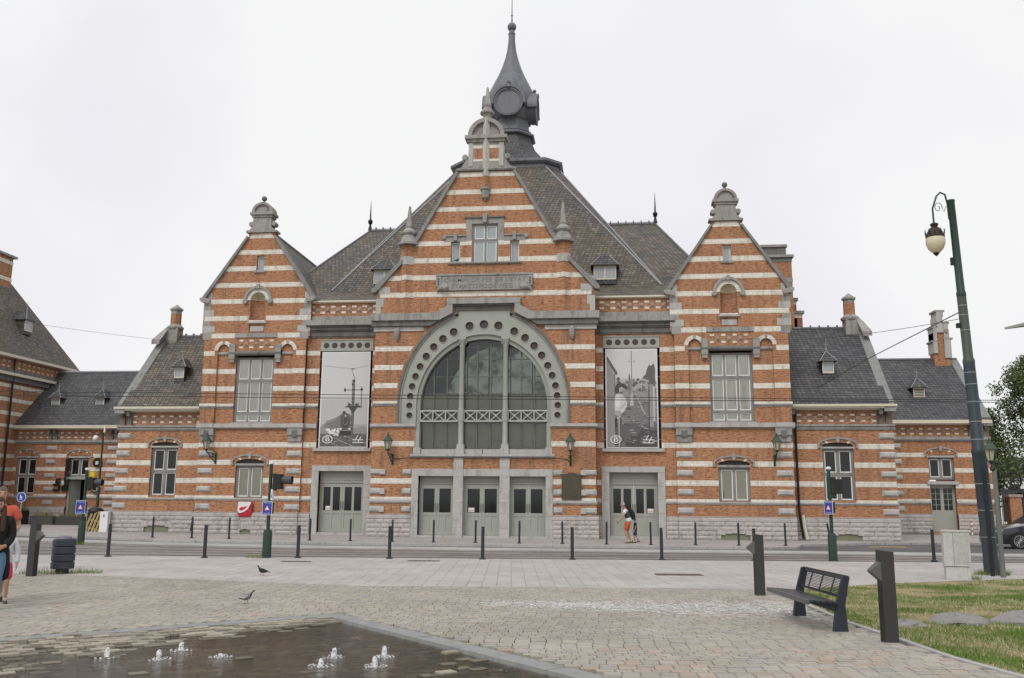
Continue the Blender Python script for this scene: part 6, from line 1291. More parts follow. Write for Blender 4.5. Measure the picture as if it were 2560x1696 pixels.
def signal(x, y, lab, yellow, head_rz, lean=0.0, hs=1.0):
    o = empty('traffic_signal', (x, y, 0), 0, lab, 'traffic signal', 'green traffic signal posts'); o.rotation_euler = (0, lean, 0)
    MB().lathe((0, 0, 0), [(0.13, 0), (0.13, 0.72), (0.11, 0.80), (0.07, 0.82)], 16).obj('foot_box', GREENP, o, True); MB().lathe((0, 0, 0.8), [(0.055, 0), (0.052, 1.92)], 12).obj('post', GREENP, o, True); MB().lathe((0, 0, 2.72), [(0.075, 0), (0.075, 0.06), (0.03, 0.08)], 12).obj('cap', SIGNW, o, True)
    h = MB(); h.box(0.12, 0.36, -0.14, 0.14, 1.98, 2.42); h = h.obj('signal_head', IRON, o)
    MB().tube([(0, 0, 2.42), (0.2, 0, 2.44)], 0.02, 6).tube([(0, 0, 2.0), (0.2, 0, 1.96)], 0.02, 6).obj('head_bracket', IRON, o)
    if head_rz >= 0: MB().lathe((0.36, 0, 2.25), [(0.115, 0), (0.125, 0.16), (0.13, 0.30), (0.122, 0.30), (0.11, 0.05)], 16, 'x').obj('visor', flat('visor_grey', (0.06, 0.06, 0.065), 0.5), h, True)
    else: MB().box(0.14, 0.34, 0.14, 0.3, 2.02, 2.38).obj('visor', IRON, h)
    if yellow: MB().box(0.16, 0.34, -0.06, 0.06, 2.47, 2.66).obj('yellow_box', flat('signal_yellow', (0.55, 0.45, 0.02), 0.5), o)
    else: MB().tube([(0.2, 0, 2.42), (0.17, 0, 2.66)], 0.015, 6).obj('aerial', GILT, o)
    return o
signal(-3.98, -17.05, 'green traffic signal post in the middle left, head facing right', False, 0); signal(-13.66, -10.72, 'green traffic signal post at left with a yellow box on top', True, 0); signal(12.66, -14.5, 'green traffic signal post at right, head turned away', False, -1)
tram_sign(-3.98, -17.20, 1.43, R(0), 'blue tram sign with red triangle on the middle signal post'); tram_sign(-13.70, -10.87, 1.34, R(0), 'blue tram sign with red triangle on the left signal post', 1.25); tram_sign(12.58, -14.6, 1.57, R(-48), 'blue tram sign seen edgewise on the right signal post')
pl_ = MB().box(0.05, 0.10, -0.06, 0.06, 1.66, 1.98).obj('number_plate', SIGNW, bpy.data.objects['traffic_signal']); MB().prism([(0.06, 1.74), (0.09, 1.74), (0.075, 1.86)], -0.063, -0.0605).obj('plate_mark', SIGNB, pl_)

# ---- camera pole, round sign
o = empty('camera_pole', (-20.7, 2.0, 0), 0, 'thin green pole with white dome camera beside the left wing', 'pole')
MB().lathe((0, 0, 0), [(0.09, 0), (0.075, 1.8), (0.06, 1.85), (0.045, 5.1)], 12).obj('pole', GREENP, o, True); MB().tube([(0, 0, 4.95), (-0.2, -0.1, 5.0), (-0.3, -0.15, 4.9)], 0.025, 6).obj('arm', IRON, o); MB().ball((-0.32, -0.15, 4.78), 0.15, 14, 8).obj('dome', SIGNW, o, True); MB().box(0.02, 0.1, -0.04, 0.04, 5.1, 5.45).obj('aerial_box', SIGNW, o)
o = empty('path_sign', (-22.4, -1.7, 0), 0, 'round blue footpath sign on a thin grey post at left', 'sign')
MB().tube([(0, 0, 0), (0, 0, 1.9)], 0.03, 8).obj('post', ZINC, o, True); MB().lathe((0, -0.05, 1.68), [(0.24, 0.02), (0.24, 0.0)], 24, 'y').obj('rim', SIGNW, o); MB().lathe((0, -0.055, 1.68), [(0.215, 0), (0.215, -0.004)], 24, 'y').obj('blue_disc', SIGNB, o)
MB().prism([(-0.06, 1.62), (-0.02, 1.62), (-0.02, 1.8), (-0.06, 1.8)], -0.066, -0.0595).prism([(0.0, 1.62), (0.05, 1.62), (0.05, 1.72), (0.0, 1.74)], -0.066, -0.0595).prism([(-0.08, 1.56), (0.08, 1.56), (0.08, 1.58), (-0.08, 1.58)], -0.066, -0.0595).obj('figures', SIGNW, o)

# ---- bronze tablet with its text lines
o = empty('memorial_tablet', (4.2, CY - 0.09, 0), 0, 'dark bronze memorial tablet right of the middle doors', 'plaque')
MB().prism([(-0.45, 1.78), (0.45, 1.78), (0.45, 2.92), (0.2, 2.94), (0.14, 3.0), (-0.14, 3.0), (-0.2, 2.94), (-0.45, 2.92)], -0.05, 0.09).obj('plate', BRONZE, o)
tl = MB()
for k in range(18):
    for a, b in ((-0.38, -0.04), (0.04, 0.38)): tl.box(a + 0.02 * (k % 3), b - 0.03 * ((k + 1) % 2), -0.056, -0.05, 1.92 + k * 0.05, 1.935 + k * 0.05)
tl.box(-0.008, 0.008, -0.058, -0.05, 1.9, 2.6); tl = tl.obj('raised_lines', flat('bronze_light', (0.13, 0.115, 0.08), 0.5, 0.4), o); tl['kind'] = 'stuff'
# cable between the two lanterns
MB().tube([(-4.2, CY - 0.02, 3.62), (-3.45, CY - 0.17, 3.66), (0, CY - 0.17, 3.665), (3.45, CY - 0.17, 3.66), (4.0, CY - 0.02, 3.62), (4.1, CY - 0.02, 3.5)], 0.018, 6).obj('lamp_cable', IRON, ST)

# ---- posters
def gmat(name, v, var=0.07, sc=14): return flat(name, (v, v, v * 1.01), 0.6, var=var, scale=sc)
PG = {k: gmat('print_%d' % int(k * 100), k * 0.95 + 0.022) for k in (0.02, 0.05, 0.10, 0.17, 0.26, 0.36, 0.46, 0.58, 0.70)}
def poster(cx, lab, shapes, mark_x):
    o = empty('poster', (cx, SB - 0.02, 4.2), 0, lab, 'poster', 'tall black and white photo posters'); w, h = 1.24, 4.76
    MB().box(-w, w, -0.03, 0.01, 0, h).obj('board', PG[0.70], o)
    for q in (-1, 1):
        for z in (0.4, 1.4, 2.4, 3.4, 4.4): MB().tube([(q * w, 0.02, z), (q * (w + 0.12), 0.06, z)], 0.015, 5).obj('tie', ZINC, o)
    P_ = lambda x, y: (-w + 0.06 + x * (2 * w - 0.12), 0.05 + y * (h - 0.10))
    lay = {}
    for k, (tone, poly, dep) in enumerate(shapes): lay.setdefault((tone, dep), MB()).prism([P_(x, y) for x, y in poly], -0.031 - dep * 0.0025 - k * 0.00004, -0.0302)
    for (tone, dep), mb in lay.items(): mb.obj('print', PG[tone], o)['kind'] = 'stuff'
    # oval B mark and rail mark
    cxl, cz = P_(0.17, 0.075); D_ = -0.031 - 12 * 0.0025 - 0.009
    MB().prism(arc(cxl, cz, 0.265, 0.20, 0, 360, 28)[:-1] + [arc(cxl, cz, 0.265, 0.20, 0, 360, 28)[0]] + [arc(cxl, cz, 0.22, 0.16, 0, 360, 28)[0]] + arc(cxl, cz, 0.22, 0.16, 0, 360, 28)[:-1][::-1], D_ - 0.003, D_).obj('oval_mark', PG[0.70], o)
    put_text('B', 0.34, PG[0.70], (cxl, D_ - 0.002, cz), 0.20, o, extrude=0.002, bold=0.002)
    a, b = P_(0.82, 0.075); m = MB()
    for zz_ in (-0.16, -0.02): m.prism([(a - 0.27, b + zz_ - 0.02), (a + 0.27, b + zz_ - 0.02), (a + 0.27, b + zz_ + 0.02), (a - 0.27, b + zz_ + 0.02)], D_ - 0.003, D_)
    m.prism([(a - 0.14, b - 0.0), (a - 0.09, b - 0.0), (a + 0.03, b + 0.2), (a - 0.02, b + 0.2)], D_ - 0.004, D_ - .001).prism([(a - 0.02, b - 0.14), (a + 0.03, b - 0.14), (a + 0.19, b + 0.13), (a + 0.14, b + 0.13)], D_ - 0.004, D_ - .001).obj('rail_mark', PG[0.70], o)
    return o
rct = lambda a, b, c_, d: [(a, c_), (b, c_), (b, d), (a, d)]
lattice = []
for k in range(12): y = 0.14 + k * 0.046; lattice += [(0.05, [(0.665, y), (0.675, y), (0.70, y + 0.046), (0.69, y + 0.046)], 5), (0.05, [(0.69, y), (0.70, y), (0.675, y + 0.046), (0.665, y + 0.046)], 5)]
el = lambda x, y, a, b, n=14: arc(x, y, a, b, 0, 360, n)[:-1]
rp_ = random.Random(12); smoke, ballast, scrub, tracks = [], [], [], []
for k in range(26): smoke.append((rp_.choice((0.58, 0.70)), el(rp_.uniform(.14, .40), rp_.uniform(.125, .185), rp_.uniform(.02, .05), rp_.uniform(.008, .02), 9), 8))
for k in range(70): ballast.append((rp_.choice((0.05, 0.10, 0.17, 0.26)), el(rp_.uniform(.02, .98), rp_.uniform(.01, .13), rp_.uniform(.01, .05), rp_.uniform(.002, .006), 7), 5))
for k in range(60): scrub.append((rp_.choice((0.10, 0.17, 0.26)), el(rp_.uniform(.2, .98), rp_.uniform(.56, .70), rp_.uniform(.01, .05), rp_.uniform(.006, .02), 8), 4))
for k in range(110): tracks.append((rp_.choice((0.05, 0.10, 0.17, 0.26, 0.36)), el(rp_.uniform(.2, .98), .02 + .5 * rp_.random() ** 1.2, rp_.uniform(.015, .07), rp_.uniform(.002, .007), 7), 5))
shL = [(0.46, rct(0, 1, 0, 1), 0), (0.58, rct(0, 1, 0.50, 1), 1), (0.36, rct(0, 1, 0.12, 0.235), 2), (0.26, [(0, .12), (1, .12), (1, .20), (.9, .215), (.8, .20), (.7, .19), (0.1, .20), (0, .215)], 3), (0.10, rct(0, 1, 0, 0.135), 4), (0.36, [(.1, .135), (.115, .135), (.75, 0), (.71, 0)], 6), (0.26, [(.35, .135), (.365, .135), (1, .04), (1, .032)], 6), (0.36, [(0, .11), (0, .104), (.4, 0), (.43, 0)], 6),
       (0.26, [(.02, .19), (.06, .235), (.14, .25), (.14, .17), (.04, .16)], 5), (0.17, [(.08, .20), (.12, .265), (.34, .305), (.45, .345), (.55, .355), (.63, .335), (.66, .29), (.665, .13), (.40, .13), (.20, .155)], 6), (0.10, [(.40, .13), (.40, .29), (.46, .345), (.56, .355), (.63, .335), (.66, .29), (.665, .13)], 7), (0.05, el(.535, .265, .085, .075, 20), 8), (0.17, el(.535, .275, .06, .052, 18), 9), (0.05, el(.535, .275, .045, .04, 18), 10), (0.02, rct(.42, .665, .118, .165), 9), (0.26, rct(.41, .665, .165, .172), 10), (0.36, [(.12, .245), (.34, .285), (.34, .292), (.12, .252)], 8), (0.02, rct(.47, .53, .35, .372), 8), (0.02, [(.20, .155), (.40, .13), (.40, .165), (.20, .185)], 8), (0.70, el(.445, .185, .022, .011), 11), (0.70, el(.63, .185, .022, .011), 11), (0.58, el(.535, .325, .018, .009), 11), (0.26, rct(.41, .425, .17, .30), 9), (0.26, rct(.645, .655, .17, .29), 9),
       (0.05, rct(.655, .665, .12, .70), 5), (0.05, rct(.70, .71, .12, .70), 5), (0.05, rct(.52, .88, .414, .424), 6), (0.05, rct(.56, .84, .424, .432), 7), (0.05, [(.60, .414), (.665, .36), (.70, .36), (.78, .414)], 6), (0.05, rct(.50, .88, .598, .603), 6), (0.05, rct(.855, .865, .43, .64), 5), (0.05, rct(.575, .582, .43, .47), 5), (0.05, rct(.80, .807, .43, .47), 5), (0.05, el(.50, .60, .022, .018), 7), (0.05, el(.86, .605, .03, .014), 7), (0.05, el(.61, .445, .03, .012), 7), (0.05, el(.76, .445, .03, .012), 7), (0.05, el(.68, .70, .035, .01), 7), (0.05, el(.66, .66, .02, .012), 7), (0.10, [(.625, .82), (.632, .82), (.71, .71), (.703, .705)], 6), (0.10, [(.60, .83), (.70, .83), (.65, .818)], 6), (0.36, [(0, .865), (.62, .83), (.62, .828), (0, .863)], 5), (0.36, [(1, .865), (.66, .83), (.66, .828), (1, .863)], 5)] + lattice + smoke + ballast
shR = [(0.46, rct(0, 1, 0, 1), 0), (0.58, rct(0, 1, .70, 1), 1), (0.36, rct(.15, 1, .5, .67), 1), (0.26, [(.15, 0), (1, 0), (1, .60), (.6, .57), (.15, .6)], 2), (0.17, rct(.15, 1, 0, .46), 3), (0.10, rct(.15, 1, 0, .24), 4), (0.05, [(.36, 0), (.40, .10), (.62, .13), (.70, .19), (.9, .16), (1, .18), (1, 0)], 6), (0.36, [(.56, .60), (.575, .60), (1.0, .40), (1.0, .38)], 6), (0.36, [(.52, .60), (.53, .60), (.78, .33), (.74, .33)], 6), (0.46, [(.46, .42), (.54, .42), (.512, .60), (.49, .60)], 6),
       (0.26, [(0, 0), (.155, 0), (.165, .72), (0, .93)], 7), (0.10, [(0, .93), (.02, .93), (.215, .765), (.21, .74), (.165, .75), (0, .90)], 8), (0.17, rct(.15, .172, .2, .75), 8), (0.10, rct(.497, .507, .52, .99), 7), (0.10, el(.45, .88, .012, .005), 7), (0.10, el(.555, .88, .012, .005), 7), (0.17, [(.445, .745), (.465, .745), (.475, .70), (.475, .54), (.44, .54), (.44, .70)], 6),
       (0.58, [(.155, .515), (.20, .54), (.30, .535), (.37, .50), (.41, .45), (.395, .41), (.33, .355), (.27, .32), (.20, .315), (.155, .335)], 9), (0.70, [(.16, .50), (.21, .525), (.27, .51), (.25, .42), (.17, .41)], 10), (0.46, [(.27, .42), (.30, .42), (.37, .46), (.38, .43), (.31, .385), (.26, .38)], 10), (0.36, [(.155, .37), (.26, .37), (.31, .345), (.25, .31), (.155, .325)], 10), (0.36, [(.25, .56), (.31, .565), (.335, .60), (.30, .625), (.24, .61)], 9), (0.05, [(.16, .60), (.20, .645), (.28, .655), (.36, .645), (.42, .615), (.41, .585), (.36, .60), (.30, .615), (.25, .605), (.235, .555), (.17, .55)], 10), (0.02, [(.155, .28), (.20, .315), (.19, .2), (.16, .16)], 9), (0.36, rct(.225, .25, .0, .29), 9), (0.10, rct(.25, .30, .0, .30), 8), (0.46, [(.19, .305), (.27, .315), (.26, .295), (.2, .285)], 10),
       (0.10, [(.72, .70), (.75, .73), (.78, .735), (.81, .79), (.85, .84), (.89, .83), (.95, .855), (.975, .80), (.965, .6), (.9, .56), (.85, .68), (.80, .71), (.745, .695)], 8), (0.26, rct(.85, .935, .20, .64), 8), (0.46, rct(.925, .965, .26, .62), 9), (0.05, rct(.835, .855, .16, .62), 9), (0.10, rct(.74, .744, .2, .45), 8), (0.46, rct(.69, .70, .58, .66), 6), (0.58, rct(.67, .72, .635, .642), 6), (0.10, rct(.80, .99, .295, .302), 9)] + scrub + tracks
poster(-7.05, 'tall photo poster of a steam locomotive left of the arched window', shL, 1); poster(7.05, 'tall photo poster of a driver leaning from a train at right', shR, 1)
# door notices
for x, y, z, lab in ((-0.52, CY + 0.325, 1.16, 'small white notice on the glass of the middle door'), (-7.76, SB + 0.305, 1.18, 'small white notice on the left poster door'), (7.85, SB + 0.305, 1.18, 'small white notice on the right poster door behind the walkers')):
    o = MB().box(x - 0.14, x + 0.14, y - 0.004, y, z, z + 0.2).obj('door_notice', SIGNW); tag(o, lab, 'notice', 'paper notices on the doors'); MB().box(x - 0.11, x + 0.11, y - 0.006, y - 0.0041, z + 0.04, z + 0.08).obj('orange_line', flat('notice_orange', (0.5, 0.2, 0.05)), o)

# ---- red and white cloth bag hanging under the left pavilion window
o = empty('hanging_bag', (-11.76, -0.14, 0), 0, 'red and white cloth bag hung below the left pavilion window', 'bag')
rg = []
for z, wl, wr, dp in ((0.84, -.28, .28, .03), (0.92, -.33, .34, .06), (1.15, -.35, .35, .09), (1.38, -.34, .35, .07), (1.54, -.31, .36, .02)): rg.append([(wl, .05, z), (wl, -dp * .6, z), ((wl + wr) / 2, -dp, z - .01), (wr, -dp * .6, z + .01), (wr, .05, z)])
loft(rg).obj('cloth', flat('bag_red', (0.5, 0.025, 0.035), 0.7, var=0.2), o, True)
BWH = flat('bag_white', (0.72, 0.70, 0.69), 0.7)
MB().prism([(-.34, 1.18), (-.31, 1.04), (-.2, 1.0), (-.02, 1.06), (.18, 1.2), (.30, 1.42), (.33, 1.55), (-.31, 1.55)], -0.105, -0.096).obj('white_field', BWH, o); MB().prism([(-.26, 1.22), (-.22, 1.13), (-.1, 1.13), (.05, 1.22), (.17, 1.36), (.0, 1.30), (-.16, 1.29)], -0.112, -0.1055).obj('red_curve', flat('bag_red_mark', (0.5, 0.025, 0.035), 0.7), o)

# ---- pigeons
def pigeon(loc, rz, lab, body, wing, neck):
    o = empty('pigeon', loc, rz, lab, 'pigeon', 'pigeons on the square')     # faces local +x
    B = lambda *c: flat('feather', c, 0.6, var=0.3, scale=40)
    rings = []
    for x, zc, ry, rz_ in ((-.15, .105, .012, .008), (-.10, .115, .035, .03), (-.03, .125, .052, .055), (.04, .135, .052, .06), (.085, .155, .042, .048), (.11, .19, .028, .03), (.125, .225, .022, .022), (.14, .245, .022, .022), (.155, .245, .012, .012), (.162, .243, .004, .004)):
        rings.append([(x, ry * math.cos(2 * math.pi * i / 12), zc + rz_ * math.sin(2 * math.pi * i / 12)) for i in range(12)])
    loft(rings).obj('body', B(*body), o, True); loft(rings[4:]).obj('neck', B(*neck), o, True).scale = (1.0, 1.06, 1.004)
    for q in (-1, 1):
        w = MB(); w.hexa([(.05, q * .05, .16), (-.02, q * .056, .10), (-.15, q * .03, .125), (-.02, q * .05, .165)], [(.05, q * .044, .16), (-.02, q * .05, .10), (-.15, q * .024, .125), (-.02, q * .044, .165)]); w.obj('wing', B(*wing), o, True)
        MB().tube([(.02 * q + .01, q * .02, .09), (.02 * q + .015, q * .02, .03), (.02 * q + .005, q * .02, .004), (.02 * q + .035, q * .02, .004)], 0.005, 5).obj('leg', B(.3, .1, .08), o)
        MB().ball((.143, q * .02, .25), .004, 6, 4).obj('eye', IRON, o)
    MB().hexa([(-.10, -.03, .11), (-.10, .03, .11), (-.22, .035, .085), (-.22, -.035, .085)], [(-.10, -.03, .12), (-.10, .03, .12), (-.22, .035, .092), (-.22, -.035, .092)]).obj('tail', B(*wing), o)
    MB().lathe((.155, 0, .243), [(.006, 0), (.001, .022)], 6, 'x').obj('beak', B(.1, .09, .08), o); o.scale = (.86, .86, .86); return o
pigeon((-1.72, -23.06, 0), R(172), 'black pigeon standing on the pale slabs', (.012, .014, .013), (.012, .013, .013), (.014, .016, .015)); pigeon((0.12, -28.42, 0), R(8), 'grey pigeon walking on the brick pavers', (.18, .17, .19), (.36, .35, .37), (.05, .05, .065))
pg = pigeon((-1.36, CY - 0.05, 13.18), R(10), 'dark pigeon perched on the sill of the gable window', (.02, .02, .02), (.03, .03, .03), (.02, .02, .02)); pg['group'] = 'pigeons on the building'

# ---- cafe corner at far left
o = empty('cafe_sign', (-29.75, 12.93, 0), 0, "black letters reading Un Express up the cafe wall", 'sign')
put_text('Un', 0.62, IRON, (-0.36, 0, 2.5), 0.85, o, (R(90), R(-90), 0), 0.03, bold=0.035); put_text('Express', 0.56, IRON, (0.22, 0, 3.14), 2.15, o, (R(90), R(-90), 0), 0.03, bold=0.035)
for x, z, lab in ((-27.42, 3.94, 'round black sign with a white beer mug by the cafe door'), (-27.4, 2.25, 'round grey ring sign low beside the cafe door')):
    o = MB().lathe((x, 12.85, z), [(0.3, 0.08), (0.3, 0.0)], 24, 'y').obj('round_sign', IRON if z > 3 else ZINC); tag(o, lab, 'sign')
    MB().lathe((x, 12.845, z), [(0.27, 0.0), (0.27, -0.01), (0.25, -0.01)], 24, 'y').obj('disc', IRON, o)
    if z > 3: MB().box(x - 0.09, x + 0.06, 12.82, 12.834, z - 0.13, z + 0.1).obj('mug', SIGNW, o); MB().tube([(x + .06, 12.827, z + .06), (x + .13, 12.827, z + .04), (x + .13, 12.827, z - .07), (x + .06, 12.827, z - .09)], 0.015, 5).obj('mug_handle', SIGNW, o)
    else: MB().lathe((x, 12.83, z), [(0.17, 0.0), (0.17, -0.01)], 24, 'y').obj('hub', SIGNW, o); MB().lathe((x, 12.815, z), [(0.13, 0.0), (0.13, -0.01)], 24, 'y').obj('hub_centre', IRON, o)
SOIL = flat('planter_soil', (0.05, 0.04, 0.03))
def planter(x, y, w, d, h, lab, mat):
    o = empty('planter', (x, y, 0.0), 0, lab, 'planter', 'planters before the cafe'); MB().box(-w, w, -d, d, 0, h).obj('box', mat, o); MB().box(-w + .04, w - .04, -d + .04, d - .04, h, h + 0.01).obj('soil', SOIL, o)
    rp = random.Random(int(x * 10)); m = MB()
    for _ in range(140):
        a, b = rp.uniform(-w + .05, w - .05), rp.uniform(-d + .05, d - .05); hh = rp.uniform(.15, .38); m.add([(a - .012, b, h), (a + .012, b, h), (a + rp.gauss(0, .1), b + rp.gauss(0, .1), h + hh)], [(0, 1, 2)])
    m = m.obj('grass_tuft', flat('sedge', (0.16, 0.15, 0.05), 0.7, var=0.4, scale=8), o, fix=False); m['kind'] = 'stuff'
planter(-31.0, 10.8, 0.35, 0.35, 0.85, 'tall black planter left of the cafe door', IRON); planter(-29.3, 10.6, 0.75, 0.25, 0.5, 'long grey planter before the cafe door', flat('planter_grey', (0.09, 0.09, 0.09))); planter(-27.4, 10.5, 0.85, 0.25, 0.5, 'long grey planter right of the cafe door', flat('planter_grey_dark', (0.06, 0.06, 0.065))); planter(-25.6, 10.6, 0.6, 0.25, 0.5, 'dark planter behind the left signal post', flat('planter_black', (0.04, 0.04, 0.045)))
CW = flat('chair_white', (0.68, 0.68, 0.66), 0.5)
def chair(x, y, rz, lab):
    o = empty('cafe_chair', (x, y, 0.03), rz, lab, 'chair', 'white metal cafe chairs')
    for a, b in ((-.2, -.2), (.2, -.2)): MB().tube([(a, b, 0), (a, b, .46), (a, b - .04, .85)], .018, 6).obj('leg', CW, o)
    for a, b in ((-.2, .2), (.2, .2)): MB().tube([(a, b, 0), (a, b, .65)], .018, 6).obj('leg', CW, o)
    MB().box(-.22, .22, -.22, .22, .44, .46).obj('seat', CW, o)
    for z in (.55, .65, .75, .85): MB().box(-.2, .2, -.25, -.23, z, z + .035).obj('back_slat', CW, o)
    for q in (-1, 1): MB().tube([(q * .2, -.22, .66), (q * .2, .2, .65)], .018, 6).obj('armrest', CW, o)
chair(-32.9, 11.3, R(60), 'white metal cafe chair beside the white table'); chair(-27.6, 11.8, R(200), 'white metal cafe chair before the open cafe door')
o = empty('cafe_table', (-33.9, 10.9, 0.03), 0, 'white metal cafe table at the far left', 'table'); MB().box(-.5, .5, -.35, .35, .71, .74).obj('table_top', CW, o)
for a, b in ((-.4, -.3), (.4, -.3), (-.4, .3), (.4, .3)): MB().tube([(a, b, 0), (a, b, .72)], .02, 6).obj('leg', CW, o)
o = empty('kettle_barbecue', (-20.2, 1.1, 0), 0, 'black covered barbecue standing beside the left wing corner', 'barbecue'); MB().ball((0, 0, 1.0), .38, 16, 10, .6).obj('lid', IRON, o, True); MB().box(-.3, .3, -.25, .25, .45, .95).obj('cabinet', IRON, o)
for a in (-.25, .25): MB().box(a - .03, a + .03, -.2, .2, 0, .45).obj('leg', IRON, o)
o = empty('pallet', (-20.05, 0.6, 0), 0, 'wooden pallet leaning by the left wing corner', 'pallet'); WOOD = flat('raw_wood', (0.34, 0.25, 0.11), 0.8, var=0.3)
for k in range(5): b = MB().box(-.4 + k * .18, -.3 + k * .18, -.03, .0, 0, 1.05).obj('board', WOOD, o); b.rotation_euler = (R(-14), R(12), 0)
for z in (.1, .5, .95): b = MB().box(-.42, .44, 0, .08, z, z + .09).obj('rail', WOOD, o); b.rotation_euler = (R(-14), R(12), 0)
o = empty('menu_box', (-19.35, 0.55, 0), R(4), 'white upright box with a small black mark beside the left wing', 'box'); MB().box(-.2, .2, -.15, .15, 0, .98).obj('body', SIGNW, o); MB().box(-.24, .26, -.1, .2, .98, 1.0).obj('lid', SIGNW, o); MB().box(-.03, .03, -.156, -.1505, .72, .86).obj('mark', IRON, o)

# ---- overhead wires
def wire(name, pts, r, lab, sag=0.0):
    a, b = Vector(pts[0]), Vector(pts[1]); q = [a.lerp(b, t / 16) - Vector((0, 0, sag * 4 * (t / 16) * (1 - t / 16))) for t in range(17)]
    return tag(MB().tube(q, r, 5).obj(name, IRON), lab, 'wire')
wire('contact_wire', ((-60, -16.5, 5.75), (60, -8.5, 5.0)), 0.012, 'upper tram contact wire crossing the facade', 0.1); wire('contact_wire', ((-60, -18.0, 5.35), (60, -10, 4.85)), 0.012, 'lower tram contact wire crossing the facade', 0.1)
w1 = wire('span_wire', ((15.1, -19.2, 6.42), (12.5, 0.0, 9.4)), 0.008, 'thin span wire from the mast to the right pavilion', 0.25); 
o = tag(MB().tube([(15.1, -19.2, 6.6), (15.4, -9, 6.9), (15.95, 1.25, 7.15)], 0.014, 6).obj('feeder_cable', IRON), 'thick feeder cable from the mast to the right wing roof', 'cable')
o2 = MB().tube([(15.95, 1.25, 7.15), (16.15, 1.3, 6.95), (16.4, 1.25, 6.8)], 0.035, 6).obj('insulator', ZINC, o)
wire('guy_wire', ((-36, 6, 13.2), (-9.2, 0, 8.9)), 0.008, 'thin wire across the sky between the left buildings', 0.3)
# ================================================================ right edge: canopy, gate, house, tree, car
cn = empty('canopy_roof', (24, -9, 0), 0, 'grey canopy roof tip entering the frame at right', 'canopy')
MB().add([(20.0, -10, 7.82), (26, -12.5, 8.9), (26, -7.5, 8.9), (20.0, -10, 7.9), (26, -12.5, 9.15), (26, -7.5, 9.15)], [(0, 1, 4, 3), (0, 3, 5, 2), (1, 2, 5, 4), (3, 4, 5), (0, 2, 1)]).obj('roof_slab', flat('canopy_grey', (0.30, 0.30, 0.29), 0.6), cn).location = (-24, 9, 0)
MB().box(1.2, 1.5, -0.2, 0.2, 0, 8.9).obj('column', ZINC, cn)
gt = empty('museum_gate', (29, 14, 0), 0, 'black iron gate hung between brick pillars at right', 'gate')
for k in range(9): MB().tube([(-.55 + k * .11, 0, .1), (-.55 + k * .11, 0, 2.0)], .018, 5).obj('bar', IRON, gt)
MB().box(-.6, .4, -.02, .02, .3, .36).box(-.6, .4, -.02, .02, 1.85, 1.92).obj('rail', IRON, gt)
gp = MB().box(.35, 1.0, -.3, .35, -.1, 2.15).obj('gate_pillar', BRICK, gt); MB().box(.28, 1.07, -.37, .42, 2.15, 2.3).obj('pillar_cap', GREY, gp)
wg = empty('old_wagon', (33, 19, 0), 0, 'dark old railway wagon with spoked wheel behind the gate', 'wagon')
MB().box(-1.4, 8, -1, 1.4, .6, 2.7).obj('body', flat('wagon_black', (0.03, 0.03, 0.032), 0.6), wg)
wh = MB(); wh.tube([(-1.6 + .52 * math.cos(t_ * math.pi / 14), -.93, 3.2 + .52 * math.sin(t_ * math.pi / 14)) for t_ in range(29)], .055, 6).lathe((-1.6, -1.0, 3.2), [(.1, 0), (.1, .14)], 12, 'y')
for k in range(6): a = k * math.pi / 3; wh.tube([(-1.6, -.93, 3.2), (-1.6 + .5 * math.cos(a), -.93, 3.2 + .5 * math.sin(a))], .03, 5)
wh.obj('spoked_wheel', IRON, wg, True); MB().tube([(-1.5, -1.1, 2.5), (-.8, -1.1, 2.4), (-.2, -1.1, 2.6), (.6, -1.1, 2.2), (1.6, -1.1, 2.5)], [.12, .2, .14, .18, .1], 8).obj('crane_arm', IRON, wg, True)
hs = empty('white_house', (43, 45, 0), 0, 'white gabled house far behind the gate at right', 'house')
MB().hexa([(-3, -3, 0), (5, -3, 0), (5, 3, 0), (-3, 3, 0)], [(-3, -3, 4.1), (5, -3, 4.1), (5, 3, 4.1), (-3, 3, 4.1)]).obj('wall', flat('white_render', (0.7, 0.69, 0.67)), hs); MB().hexa([(-3.3, -3.3, 4.1), (5.3, -3.3, 4.1), (5.3, 3.3, 4.1), (-3.3, 3.3, 4.1)], [(-3.3, -.1, 6.0), (5.3, -.1, 6.0), (5.3, .1, 6.0), (-3.3, .1, 6.0)]).obj('roof', ROOFB, hs)
for x in (-1.6, .3, 2.2): MB().box(x - .4, x + .4, -3.04, -2.98, 2.3, 3.5).obj('window', DGLASS, hs)

